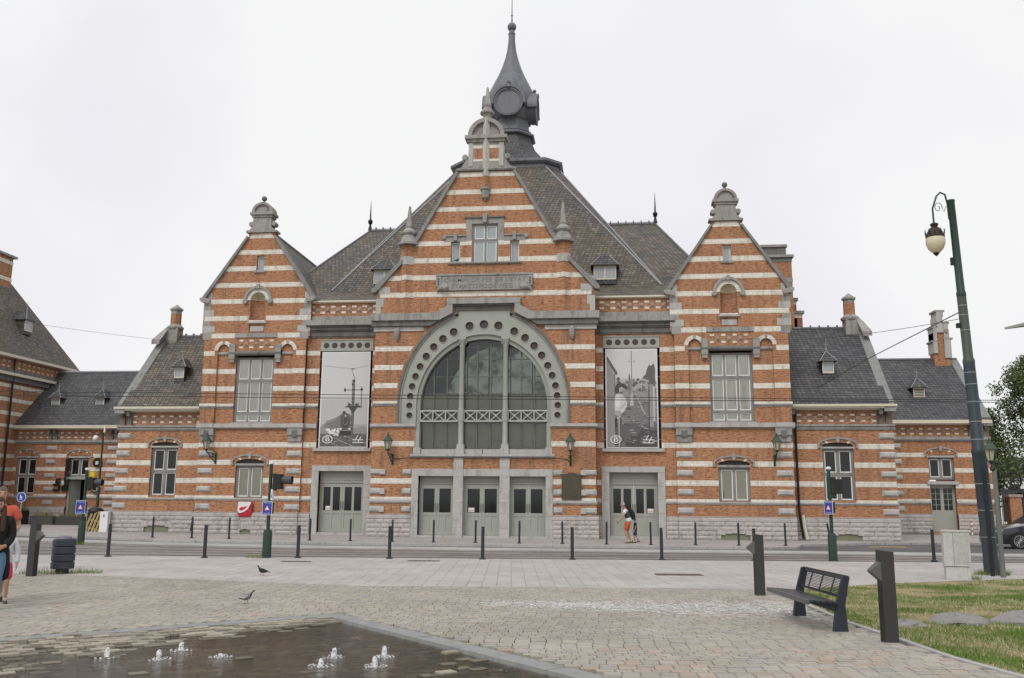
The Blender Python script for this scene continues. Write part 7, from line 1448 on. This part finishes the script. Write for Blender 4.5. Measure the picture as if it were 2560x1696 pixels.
# ---- car
car = empty('parked_car', (22.0, -2.35, -0.09), R(4), 'dark estate car parked at the right frame edge', 'car')
PAINTC = NT('car_paint'); PAINTC.set((0.018, 0.016, 0.022), 0.18, 0.3, 0.6); PAINTC.b.inputs['Coat Weight'].default_value = 0.8
prof = [(-0.30, .30, .62), (-.28, .52, .66), (-.22, .72, .72), (.0, .80, .80), (.5, .92, .86), (1.05, .98, .88)]
secs = []      # x, half width, belt z, roof z, roof half width
for x, hw, zb, zr, rw, z0 in ((-.32, .55, .46, .52, .5, .26), (-.25, .72, .66, .70, .62, .2), (.1, .84, .80, .86, .74, .18), (.7, .89, .90, .97, .78, .18), (1.15, .9, .95, 1.02, .78, .18), (1.75, .91, .96, 1.38, .62, .18), (2.3, .91, .97, 1.47, .58, .18), (3.3, .91, .98, 1.47, .58, .18), (4.0, .9, .98, 1.40, .58, .18), (4.4, .86, .95, 1.0, .7, .24), (4.5, .7, .7, .75, .6, .3)):
    secs.append([(x, -hw * .96, z0), (x, -hw, (z0 + zb) / 2), (x, -hw * .97, zb), (x, -rw, zr - .04), (x, -rw * .6, zr), (x, rw * .6, zr), (x, rw, zr - .04), (x, hw * .97, zb), (x, hw, (z0 + zb) / 2), (x, hw * .96, z0)])
loft(secs).obj('body', PAINTC.m, car, True)
MB().hexa([(1.3, -.84, 1.0), (3.9, -.84, 1.02), (3.6, -.62, 1.39), (1.85, -.64, 1.36)], [(1.3, -.86, 1.0), (3.9, -.86, 1.02), (3.6, -.64, 1.39), (1.85, -.66, 1.36)]).obj('side_window', DGLASS, car)
MB().hexa([(1.17, -.70, 1.035), (1.17, .70, 1.035), (1.74, .56, 1.395), (1.74, -.56, 1.395)], [(1.15, -.70, 1.05), (1.15, .70, 1.05), (1.72, .56, 1.41), (1.72, -.56, 1.41)]).obj('windscreen', DGLASS, car)
RIM = flat('alloy', (0.45, 0.45, 0.46), 0.3, 0.8); TY = flat('tyre', (0.015, 0.015, 0.015), 0.8)
for x in (.62, 3.5):
    w = MB().lathe((x, -.93, .31), [(.24, 0), (.31, .02), (.315, .1), (.31, .2), (.24, .2)], 28, 'y').obj('wheel', TY, car, True); r = MB().lathe((x, -.935, .31), [(.235, .02), (.24, .0), (.215, .0), (.21, .04)], 28, 'y').lathe((x, -.94, .31), [(.05, 0), (.05, .06)], 10, 'y')
    for k in range(14): a = k * 2 * math.pi / 14; r.tube([(x + .04 * math.cos(a), -.93, .31 + .04 * math.sin(a)), (x + .22 * math.cos(a), -.93, .31 + .22 * math.sin(a))], .012, 4)
    r.obj('rim', RIM, w); MB().lathe((x, -.91, .31), [(.37, .0), (.37, .1)], 24, 'y').obj('wheel_arch', TY, car)
HL = flat('headlamp', (0.6, 0.62, 0.65), 0.1, 0.3)
for q in (-1, 1): MB().hexa([(-.27, q * .45, .60), (-.05, q * .80, .62), (.05, q * .82, .76), (-.24, q * .5, .70)], [(-.29, q * .45, .60), (-.07, q * .82, .62), (.03, q * .84, .76), (-.26, q * .5, .71)]).obj('headlight', HL, car)
MB().box(-.34, -.3, -.6, .6, .29, .32).obj('chrome_strip', ZINC, car); MB().box(-.345, -.31, -.28, .28, .42, .52).obj('licence_plate', flat('plate_grey', (0.3, 0.3, 0.3)), car); MB().box(1.25, 1.45, -1.02, -.9, .98, 1.1).obj('mirror', flat('mirror_shell', (0.02, 0.02, 0.025), 0.3), car)

# ---- birch tree
def tree(loc, H, lab, nleaf, seed, spread, leaf=(0.10, 0.135, 0.045), group=None):
    rt = random.Random(seed); t = empty('birch_tree', loc, 0, lab, 'tree', group); tr = MB(); tips = []
    tr.tube([(0, 0, 0), (.1, 0, H * .3), (-.1, .1, H * .6), (.05, 0, H * .97)], [.22, .17, .1, .02], 8)
    for k in range(26):
        h = H * (.28 + .68 * k / 26); a = rt.random() * 6.28; L_ = spread * (1.15 - .75 * (h / H)) * rt.uniform(.7, 1.15); u = rt.uniform(.35, .8) * L_
        p0 = Vector((0, 0, h)); p1 = Vector((math.cos(a) * L_ * .55, math.sin(a) * L_ * .55, h + u * .8)); p2 = Vector((math.cos(a) * L_, math.sin(a) * L_, h + u * .7)); p3 = p2 + Vector((math.cos(a) * .3, math.sin(a) * .3, -rt.uniform(.8, 2.0)))
        tr.tube([p0, p1, p2, p3], [.06, .04, .02, .006], 5)
        for _ in range(7):
            q = rt.choice((p1.lerp(p2, rt.random()), p2.lerp(p3, rt.random()), p0.lerp(p1, rt.uniform(.4, 1)))); tips.append(q + Vector((rt.gauss(0, .3), rt.gauss(0, .3), rt.gauss(0, .2))))
    tr.obj('trunk', flat('birch_bark', (0.10, 0.085, 0.075), 0.9), t)
    m = MB(); cols = []
    for i in range(nleaf):
        c = rt.choice(tips); p = c + Vector((rt.gauss(0, .28), rt.gauss(0, .28), rt.gauss(0, .15) - abs(rt.gauss(0, .55)))); n = Vector((rt.gauss(0, 1), rt.gauss(0, 1), rt.gauss(0, 1))).normalized(); a = n.orthogonal().normalized(); b = n.cross(a); s_ = rt.uniform(.06, .12)
        m.add([p - a * s_, p + b * s_ * .6, p + a * s_, p - b * s_ * .6], [(0, 1, 2, 3)]); v = rt.uniform(.55, 1.5); cols += [(leaf[0] * v * rt.uniform(.8, 1.3), leaf[1] * v, leaf[2] * v)] * 4
    me = m.mesh('crown', attrmat('leaf_%d' % seed, 0.6, 0.0), fix=False); at = me.color_attributes.new('col', 'FLOAT_COLOR', 'CORNER'); fl = []
    for c in cols: fl += [*c, 1.0]
    at.data.foreach_set('color', fl); child('crown', me, t)['kind'] = 'stuff'
tree((37.0, 26, 0), 12.8, 'loose hanging birch tree behind the right end of the station', 36000, 3, 3.4); tree((34.2, 28, 0), 9.0, 'smaller birch tree just behind the right end gable', 11000, 8, 1.9)

# ================================================================ people
SKIN = flat('skin', (0.42, 0.24, 0.17), 0.55, var=0.1)
def skin_obj(name, verts, edges, mat, parent, sub=2):
    me = bpy.data.meshes.new(name); me.from_pydata([v[:3] for v in verts], edges, []); o = bpy.data.objects.new(name, me); COL.objects.link(o)
    sk = o.modifiers.new('skin', 'SKIN'); sk.use_smooth_shade = True; sk.branch_smoothing = 0.5; ss = o.modifiers.new('sub', 'SUBSURF'); ss.levels = sub; ss.render_levels = sub
    if not me.skin_vertices: return o
    for i, v in enumerate(verts): r = v[3]; me.skin_vertices[0].data[i].radius = r if isinstance(r, tuple) else (r, r)
    me.skin_vertices[0].data[0].use_root = True
    dg = bpy.context.evaluated_depsgraph_get(); dg.update(); nm = bpy.data.meshes.new_from_object(o.evaluated_get(dg)); bpy.data.objects.remove(o); bpy.data.meshes.remove(me)
    nm.materials.clear(); nm.materials.append(mat); nm.shade_smooth(); nm.name = name; return child(name, nm, parent)
def head_verts(c, k, grow=1.0, cap=False):          # a head with brow, nose, jaw; faces +y
    n, m = 20, 14; vs_, fs_ = [], []
    for j in range(m + 1):
        ph = math.pi * j / m - math.pi / 2; z = math.sin(ph); r = math.cos(ph)
        for i in range(n):
            a = 2 * math.pi * i / n; sx, cy_ = math.sin(a), math.cos(a); x, y = r * sx * .076, r * cy_ * .096; f = max(0, cy_)
            if z < 0: x *= 1 + .30 * z; y *= 1 + (.16 * z if cy_ > 0 else .45 * z)
            zz_ = z * .122
            if f > .9 and -.45 < z < .12: y += .020 * (1 - abs(z + .2) / .4) if abs(z + .2) < .4 else 0
            if f > .6 and .08 < z < .3: y += .005
            if .25 < abs(sx) < .6 and cy_ > 0 and -.05 < z < .1: y -= .007
            vs_.append(((c[0] + x * grow) * k, (c[1] + y * grow - .002) * k, (c[2] + zz_ * grow) * k))
    for j in range(m):
        for i in range(n):
            z = math.sin(math.pi * (j + .5) / m - math.pi / 2); cy_ = math.cos(2 * math.pi * (i + .5) / n)
            if cap and not (z > .42 or (cy_ < .25 and z > -.25 - .2 * (cy_ < -.4))): continue
            fs_.append((j*n+i, j*n+(i+1) % n, (j+1)*n+(i+1) % n, (j+1)*n+i))
    return vs_, fs_
def person(loc, rz, H, lab, J, garments, shoes, hair=None, group=None, sc=1.0):
    """J overrides standing joints (x right, y ahead, z up, for a 1.75 m figure); garments: (name, material, kind, extra radius)"""
    P0 = dict(pel=(0, 0, .96, (.165, .13)), wai=(0, 0, 1.10, (.155, .125)), che=(0, 0, 1.32, (.185, .135)), nec=(0, 0, 1.50, .06), hd0=(0, .015, 1.58, .055), hd1=(0, .03, 1.645, .05))
    for s_, q in (('l', -1), ('r', 1)):
        P0.update({s_ + 'sh': (q * .185, 0, 1.43, .07), s_ + 'el': (q * .25, -.02, 1.15, .048), s_ + 'wr': (q * .26, .06, .90, .032), s_ + 'pa': (q * .26, .085, .82, .034), s_ + 'hi': (q * .095, 0, .90, .10), s_ + 'kn': (q * .10, .02, .50, .063), s_ + 'an': (q * .10, -.02, .09, .042), s_ + 'to': (q * .11, .15, .035, .034)})
    for k, v in J.items(): P0[k] = (*v, P0[k][3])
    for s_, q in (('l', -1), ('r', 1)):
        w_, p_ = Vector(P0[s_ + 'wr'][:3]), Vector(P0[s_ + 'pa'][:3]); d = (p_ - w_).normalized(); sd = Vector((0, 1, 0)) if abs(d.y) < .8 else Vector((0, 0, 1)); sd = (sd - d * sd.dot(d)).normalized()
        for i, (off, L_) in enumerate(((-.03, .065), (-.01, .08), (.01, .085), (.03, .075))): a = p_ + sd * off + d * .03; P0['%sf%d' % (s_, i)] = (*a, .012); P0['%st%d' % (s_, i)] = (*(a + d * L_ * .7 - Vector((q * .02, 0, 0))), .009)
        P0[s_ + 'th'] = (*(p_ + sd * .05 + d * .015), .012)
    E_ = [('pel', 'wai'), ('wai', 'che'), ('che', 'nec'), ('nec', 'hd0'), ('hd0', 'hd1')]
    for s_ in 'lr': E_ += [('che', s_ + 'sh'), (s_ + 'sh', s_ + 'el'), (s_ + 'el', s_ + 'wr'), (s_ + 'wr', s_ + 'pa'), (s_ + 'pa', s_ + 'th'), ('pel', s_ + 'hi'), (s_ + 'hi', s_ + 'kn'), (s_ + 'kn', s_ + 'an'), (s_ + 'an', s_ + 'to')] + [(s_ + 'pa', '%sf%d' % (s_, i)) for i in range(4)] + [('%sf%d' % (s_, i), '%st%d' % (s_, i)) for i in range(4)]
    k = H / 1.75; o = empty('person', loc, rz, lab, 'person', group)
    def build(name, edges, mat, extra=0.0, cut={}):
        keys = []
        for e in edges:
            for n_ in e:
                if n_ not in keys: keys.append(n_)
        if 'pel' in keys: keys.remove('pel'); keys.insert(0, 'pel')
        vs_ = []
        for n_ in keys:
            v = cut[n_] if n_ in cut else P0[n_]; r = v[3]; r = tuple(x + extra for x in r) if isinstance(r, tuple) else r + extra
            vs_.append((v[0] * k, v[1] * k, v[2] * k, tuple(x * k for x in r) if isinstance(r, tuple) else r * k))
        return skin_obj(name, vs_, [(keys.index(a), keys.index(b)) for a, b in edges], mat, o)
    body = build('body', E_, SKIN); hc = (P0['hd1'][0], P0['hd1'][1] + .005, P0['hd1'][2] + .012)
    hv, hf = head_verts(hc, k); bm = bmesh.new(); bm.from_mesh(body.data); nv = [bm.verts.new(v) for v in hv]
    for f in hf:
        try: bm.faces.new([nv[i] for i in f]).smooth = True
        except ValueError: pass
    bmesh.ops.remove_doubles(bm, verts=bm.verts, dist=1e-5); bm.to_mesh(body.data); bm.free(); body.data.shade_smooth()
    mid = lambda a, b, t, r: (*[P0[a][i] + (P0[b][i] - P0[a][i]) * t for i in range(3)], r)
    for nm, mat, kind, extra in garments:
        hp = mid('wai', 'pel', 1.75, (.185, .15)) if kind in ('tee', 'sleeved') else None; nk = mid('che', 'nec', .82, (.10, .085))
        if kind == 'tee': cut = {'la': mid('lsh', 'lel', .72, .07), 'ra': mid('rsh', 'rel', .72, .07), 'nk': nk, 'hp': hp, 'pq': mid('wai', 'pel', .9, (.175, .14))}; ed = [('hp', 'pq'), ('pq', 'wai'), ('wai', 'che'), ('che', 'nk'), ('che', 'lsh'), ('che', 'rsh'), ('lsh', 'la'), ('rsh', 'ra')]
        elif kind == 'sleeved': cut = {'la': mid('lel', 'lwr', 1.02, .036), 'ra': mid('rel', 'rwr', 1.02, .036), 'nk': nk, 'hp': hp, 'pq': mid('wai', 'pel', .9, (.175, .14))}; ed = [('hp', 'pq'), ('pq', 'wai'), ('wai', 'che'), ('che', 'nk'), ('che', 'lsh'), ('che', 'rsh'), ('lsh', 'lel'), ('rsh', 'rel'), ('lel', 'la'), ('rel', 'ra')]
        elif kind == 'vest': cut = {'nk': nk, 'hp': mid('wai', 'pel', .7, (.165, .13)), 'la': mid('che', 'lsh', .95, .085), 'ra': mid('che', 'rsh', .95, .085)}; ed = [('hp', 'wai'), ('wai', 'che'), ('che', 'nk'), ('che', 'la'), ('che', 'ra')]
        elif kind == 'shorts': cut = {'lk': mid('lhi', 'lkn', 1.02, .088), 'rk': mid('rhi', 'rkn', 1.02, .088), 'tp': mid('pel', 'wai', 1.0, (.15, .12))}; ed = [('pel', 'tp'), ('pel', 'lhi'), ('pel', 'rhi'), ('lhi', 'lk'), ('rhi', 'rk')]
        elif kind == 'trousers': cut = {'lk': mid('lkn', 'lan', 1.0, .05), 'rk': mid('rkn', 'ran', 1.0, .05), 'tp': mid('pel', 'wai', 1.0, (.15, .12))}; ed = [('pel', 'tp'), ('pel', 'lhi'), ('pel', 'rhi'), ('lhi', 'lkn'), ('rhi', 'rkn'), ('lkn', 'lk'), ('rkn', 'rk')]
        elif kind == 'skirt': cut = {'c0': (0, -.02, 1.12, (.18, .15)), 'c1': (0, -.02, .92, (.22, .17)), 'c2': (0, -.04, .62, (.25, .17)), 'c3': (0, -.06, .40, (.26, .15))}; ed = [('c0', 'c1'), ('c1', 'c2'), ('c2', 'c3')]
        build(nm, ed, mat, extra, cut)
    for s_ in 'lr':
        a, t = Vector(P0[s_ + 'an'][:3]) * k, Vector(P0[s_ + 'to'][:3]) * k; d = (t - a); d.z *= .4; d.normalize(); rr_ = []
        for u, w_, h_ in ((-.085, .02, .06), (-.06, .042, .11), (.0, .046, .10), (.08, .05, .075), (.14, .044, .06), (.175, .016, .035)):
            c = a + d * u * k; n_ = Vector((-d.y, d.x, 0)).normalized(); b0 = a.z - .085 * k
            rr_.append([tuple(c + n_ * w_ * k * math.cos(i * math.pi / 4) * -1 + Vector((0, 0, b0 - c.z + h_ * k * .5 * (1 + math.sin(i * math.pi / 4))))) for i in range(8)])
        loft(rr_).obj('shoe', shoes, o, True); 
        MB().tube([a + Vector((0, 0, -.03 * k)), a + Vector((0, 0, .04 * k))], .046 * k, 10).obj('sock', flat('sock', (0.5, 0.5, 0.5)), o, True)
    for q in (-1, 1):
        MB().ball(((hc[0] + q * .030) * k, (hc[1] + .082) * k, (hc[2] + .008) * k), .0115 * k, 8, 6, .6).obj('eye', IRON, o); MB().box((hc[0] + q * .030 - .018) * k, (hc[0] + q * .030 + .018) * k, (hc[1] + .080) * k, (hc[1] + .093) * k, (hc[2] + .026) * k, (hc[2] + .033) * k).obj('brow', flat('brow', (0.06, 0.04, 0.03)), o)
        MB().ball(((hc[0] + q * .078) * k, (hc[1] - .005) * k, (hc[2] - .005) * k), .02 * k, 8, 6, 1.5).obj('ear', SKIN, o, True)
    MB().box((hc[0] - .024) * k, (hc[0] + .024) * k, (hc[1] + .070) * k, (hc[1] + .086) * k, (hc[2] - .066) * k, (hc[2] - .056) * k).obj('mouth', flat('lips', (0.25, 0.09, 0.08)), o)
    if hair:
        hx, hy, hz_ = hc
        hv, hf = head_verts(hc, k, 1.07, True); MB().add(hv, hf).obj('hair', hair[1], o, True, False)
        if hair[0] == 'long':
            ht = skin_obj('hair_length', [(hx * k, (hy - .03) * k, (hz_ + .05) * k, (.08 * k, .07 * k)), (hx * k, (hy - .055) * k, (hz_ - .03) * k, (.10 * k, .075 * k)), (hx * k, (hy - .07) * k, (hz_ - .16) * k, (.12 * k, .07 * k)), ((hx + .02) * k, (hy - .10) * k, (hz_ - .34) * k, (.13 * k, .05 * k)), ((hx + .03) * k, (hy - .10) * k, (hz_ - .52) * k, (.08 * k, .035 * k))] + [((hx + .08) * k, (hy + .02) * k, (hz_ - .06) * k, .04 * k), ((hx + .10) * k, (hy + .08) * k, (hz_ - .24) * k, .045 * k), ((hx + .11) * k, (hy + .12) * k, (hz_ - .44) * k, .035 * k), ((hx - .08) * k, (hy + .02) * k, (hz_ - .06) * k, .04 * k), ((hx - .10) * k, (hy + .08) * k, (hz_ - .24) * k, .045 * k), ((hx - .11) * k, (hy + .12) * k, (hz_ - .44) * k, .035 * k)], [(0, 1), (1, 2), (2, 3), (3, 4), (1, 5), (5, 6), (6, 7), (1, 8), (8, 9), (9, 10)], hair[1], o)
    return o, P0, k
cl = lambda n_, *c: flat(n_, c, 0.85, var=0.15, scale=12)
# man walking left past the right doors
mj = dict(che=(0, .09, 1.30), wai=(0, .03, 1.09), nec=(0, .17, 1.46), hd0=(0, .215, 1.52), hd1=(0, .245, 1.585), lsh=(-.18, .14, 1.40), rsh=(.18, .14, 1.40), lel=(-.25, .22, 1.13), lwr=(-.24, .40, .95), lpa=(-.23, .45, .89), rel=(.25, .05, 1.13), rwr=(.25, .12, .9), rpa=(.25, .14, .83), lkn=(-.1, .16, .52), lan=(-.1, .02, .09), lto=(-.11, .19, .035), rkn=(.1, .08, .5), ran=(.1, -.09, .10), rto=(.11, .07, .035))
o, P0, k = person((6.75, -4.5, 0), R(90), 1.72, 'grey haired man in orange shorts walking left past the right door', mj, [('shirt', cl('tee_white', .62, .64, .68), 'tee', .012), ('vest', cl('vest_grey', .055, .065, .065), 'vest', .032), ('shorts', cl('shorts_orange', .5, .09, .035), 'shorts', .012)], cl('shoe_olive', .16, .15, .03), ('short', cl('hair_grey', .30, .29, .28)), 'walkers at the station door')
bp = empty('backpack', (6.75, -4.5, 0), R(90), 'black backpack worn by the walking man', 'backpack'); rg = []
for z, w_, d0, d1 in ((.98, .10, -.12, -.24), (1.05, .14, -.10, -.29), (1.2, .15, -.06, -.28), (1.34, .13, -.03, -.22), (1.42, .08, -.02, -.13)): rg.append([(w_ * math.cos(t * math.pi / 5), d0 + (d1 - d0) * (.5 + .5 * math.sin(t * math.pi / 5)), z * k) for t in range(10)])
loft(rg).obj('bag', cl('pack_black', .015, .016, .018), bp, True)
for q in (-1, 1): MB().tube([(q * .11, -.04, 1.40 * k), (q * .12, .10, 1.45 * k), (q * .13, .21, 1.30 * k), (q * .13, .10, 1.05 * k)], .018, 6).obj('strap', cl('pack_strap', .015, .016, .018), bp)
kj = dict(lkn=(-.1, .10, .52), lan=(-.1, .02, .09), rkn=(.1, -.04, .5), ran=(.1, -.26, .16), rto=(.11, -.12, .06), rel=(.24, -.14, 1.17), rwr=(.25, -.05, .98), rpa=(.25, -.02, .92))
person((7.02, -4.1, 0), R(90), 1.0, 'small child in navy clothes walking behind the man', kj, [('top', cl('kid_navy', .035, .038, .085), 'tee', .02), ('shorts', cl('kid_navy_shorts', .04, .042, .09), 'shorts', .02)], cl('kid_shoe', .03, .03, .035), ('short', cl('kid_hair', .06, .04, .03)), 'walkers at the station door')
# family at the left edge
FR = math.atan2(-.58, -.81)
wj = dict(rel=(.25, .06, 1.16), rwr=(.10, .24, 1.06), rpa=(.03, .27, 1.06), lel=(-.21, -.02, 1.14), lwr=(-.17, .16, 1.0), lpa=(-.13, .22, .98), lkn=(-.1, .14, .52), lan=(-.1, .1, .09), lto=(-.11, .27, .035), rkn=(.1, -.02, .5), ran=(.1, -.2, .11), rto=(.11, -.04, .04))
person((-3.40, -29.78, 0), FR - R(15), 1.66, 'long haired woman in a black cardigan walking at the left edge', wj, [('jeans', cl('jeans', .09, .17, .27), 'trousers', .012), ('cardigan', cl('black_knit', .008, .008, .009), 'sleeved', .03), ('cardigan_tail', cl('black_knit_tail', .008, .008, .009), 'skirt', .0)], cl('shoe_dark', .05, .05, .05), ('long', cl('hair_brown', .045, .026, .015)), 'family at the left edge')
mj2 = dict(lkn=(-.1, .12, .52), lan=(-.1, .05, .09), rkn=(.1, .02, .5), ran=(.1, -.12, .1), rel=(.27, -.05, 1.15), rwr=(.20, .18, 1.08), rpa=(.15, .24, 1.08), lel=(-.27, -.02, 1.14), lwr=(-.2, .18, 1.06), lpa=(-.15, .24, 1.06))
person((-4.12, -28.75, 0), FR, 1.84, 'shaven headed man in an orange T-shirt behind the woman at left', mj2, [('shirt', cl('tee_coral', .52, .10, .055), 'tee', .03), ('shorts', cl('shorts_dark', .05, .05, .06), 'shorts', .02)], cl('shoe_black', .03, .03, .03), ('short', cl('hair_stubble', .12, .085, .065)), 'family at the left edge')
cj = dict(lkn=(-.1, .10, .52), lan=(-.1, .04, .09), rkn=(.1, -.02, .5), ran=(.1, -.16, .12), rto=(.11, 0, .04), lel=(-.27, .0, 1.15), lwr=(-.27, .06, .9), lpa=(-.27, .08, .82))
person((-3.76, -29.05, 0), FR, 1.22, 'child in pink shorts and a white sleeved top beside the woman', cj, [('top', cl('kid_white', .55, .55, .60), 'sleeved', .02), ('shorts', cl('kid_pink', .58, .05, .13), 'shorts', .03)], cl('kid_sneaker', .05, .065, .08), ('short', cl('kid_hair_dark', .05, .03, .02)), 'family at the left edge')
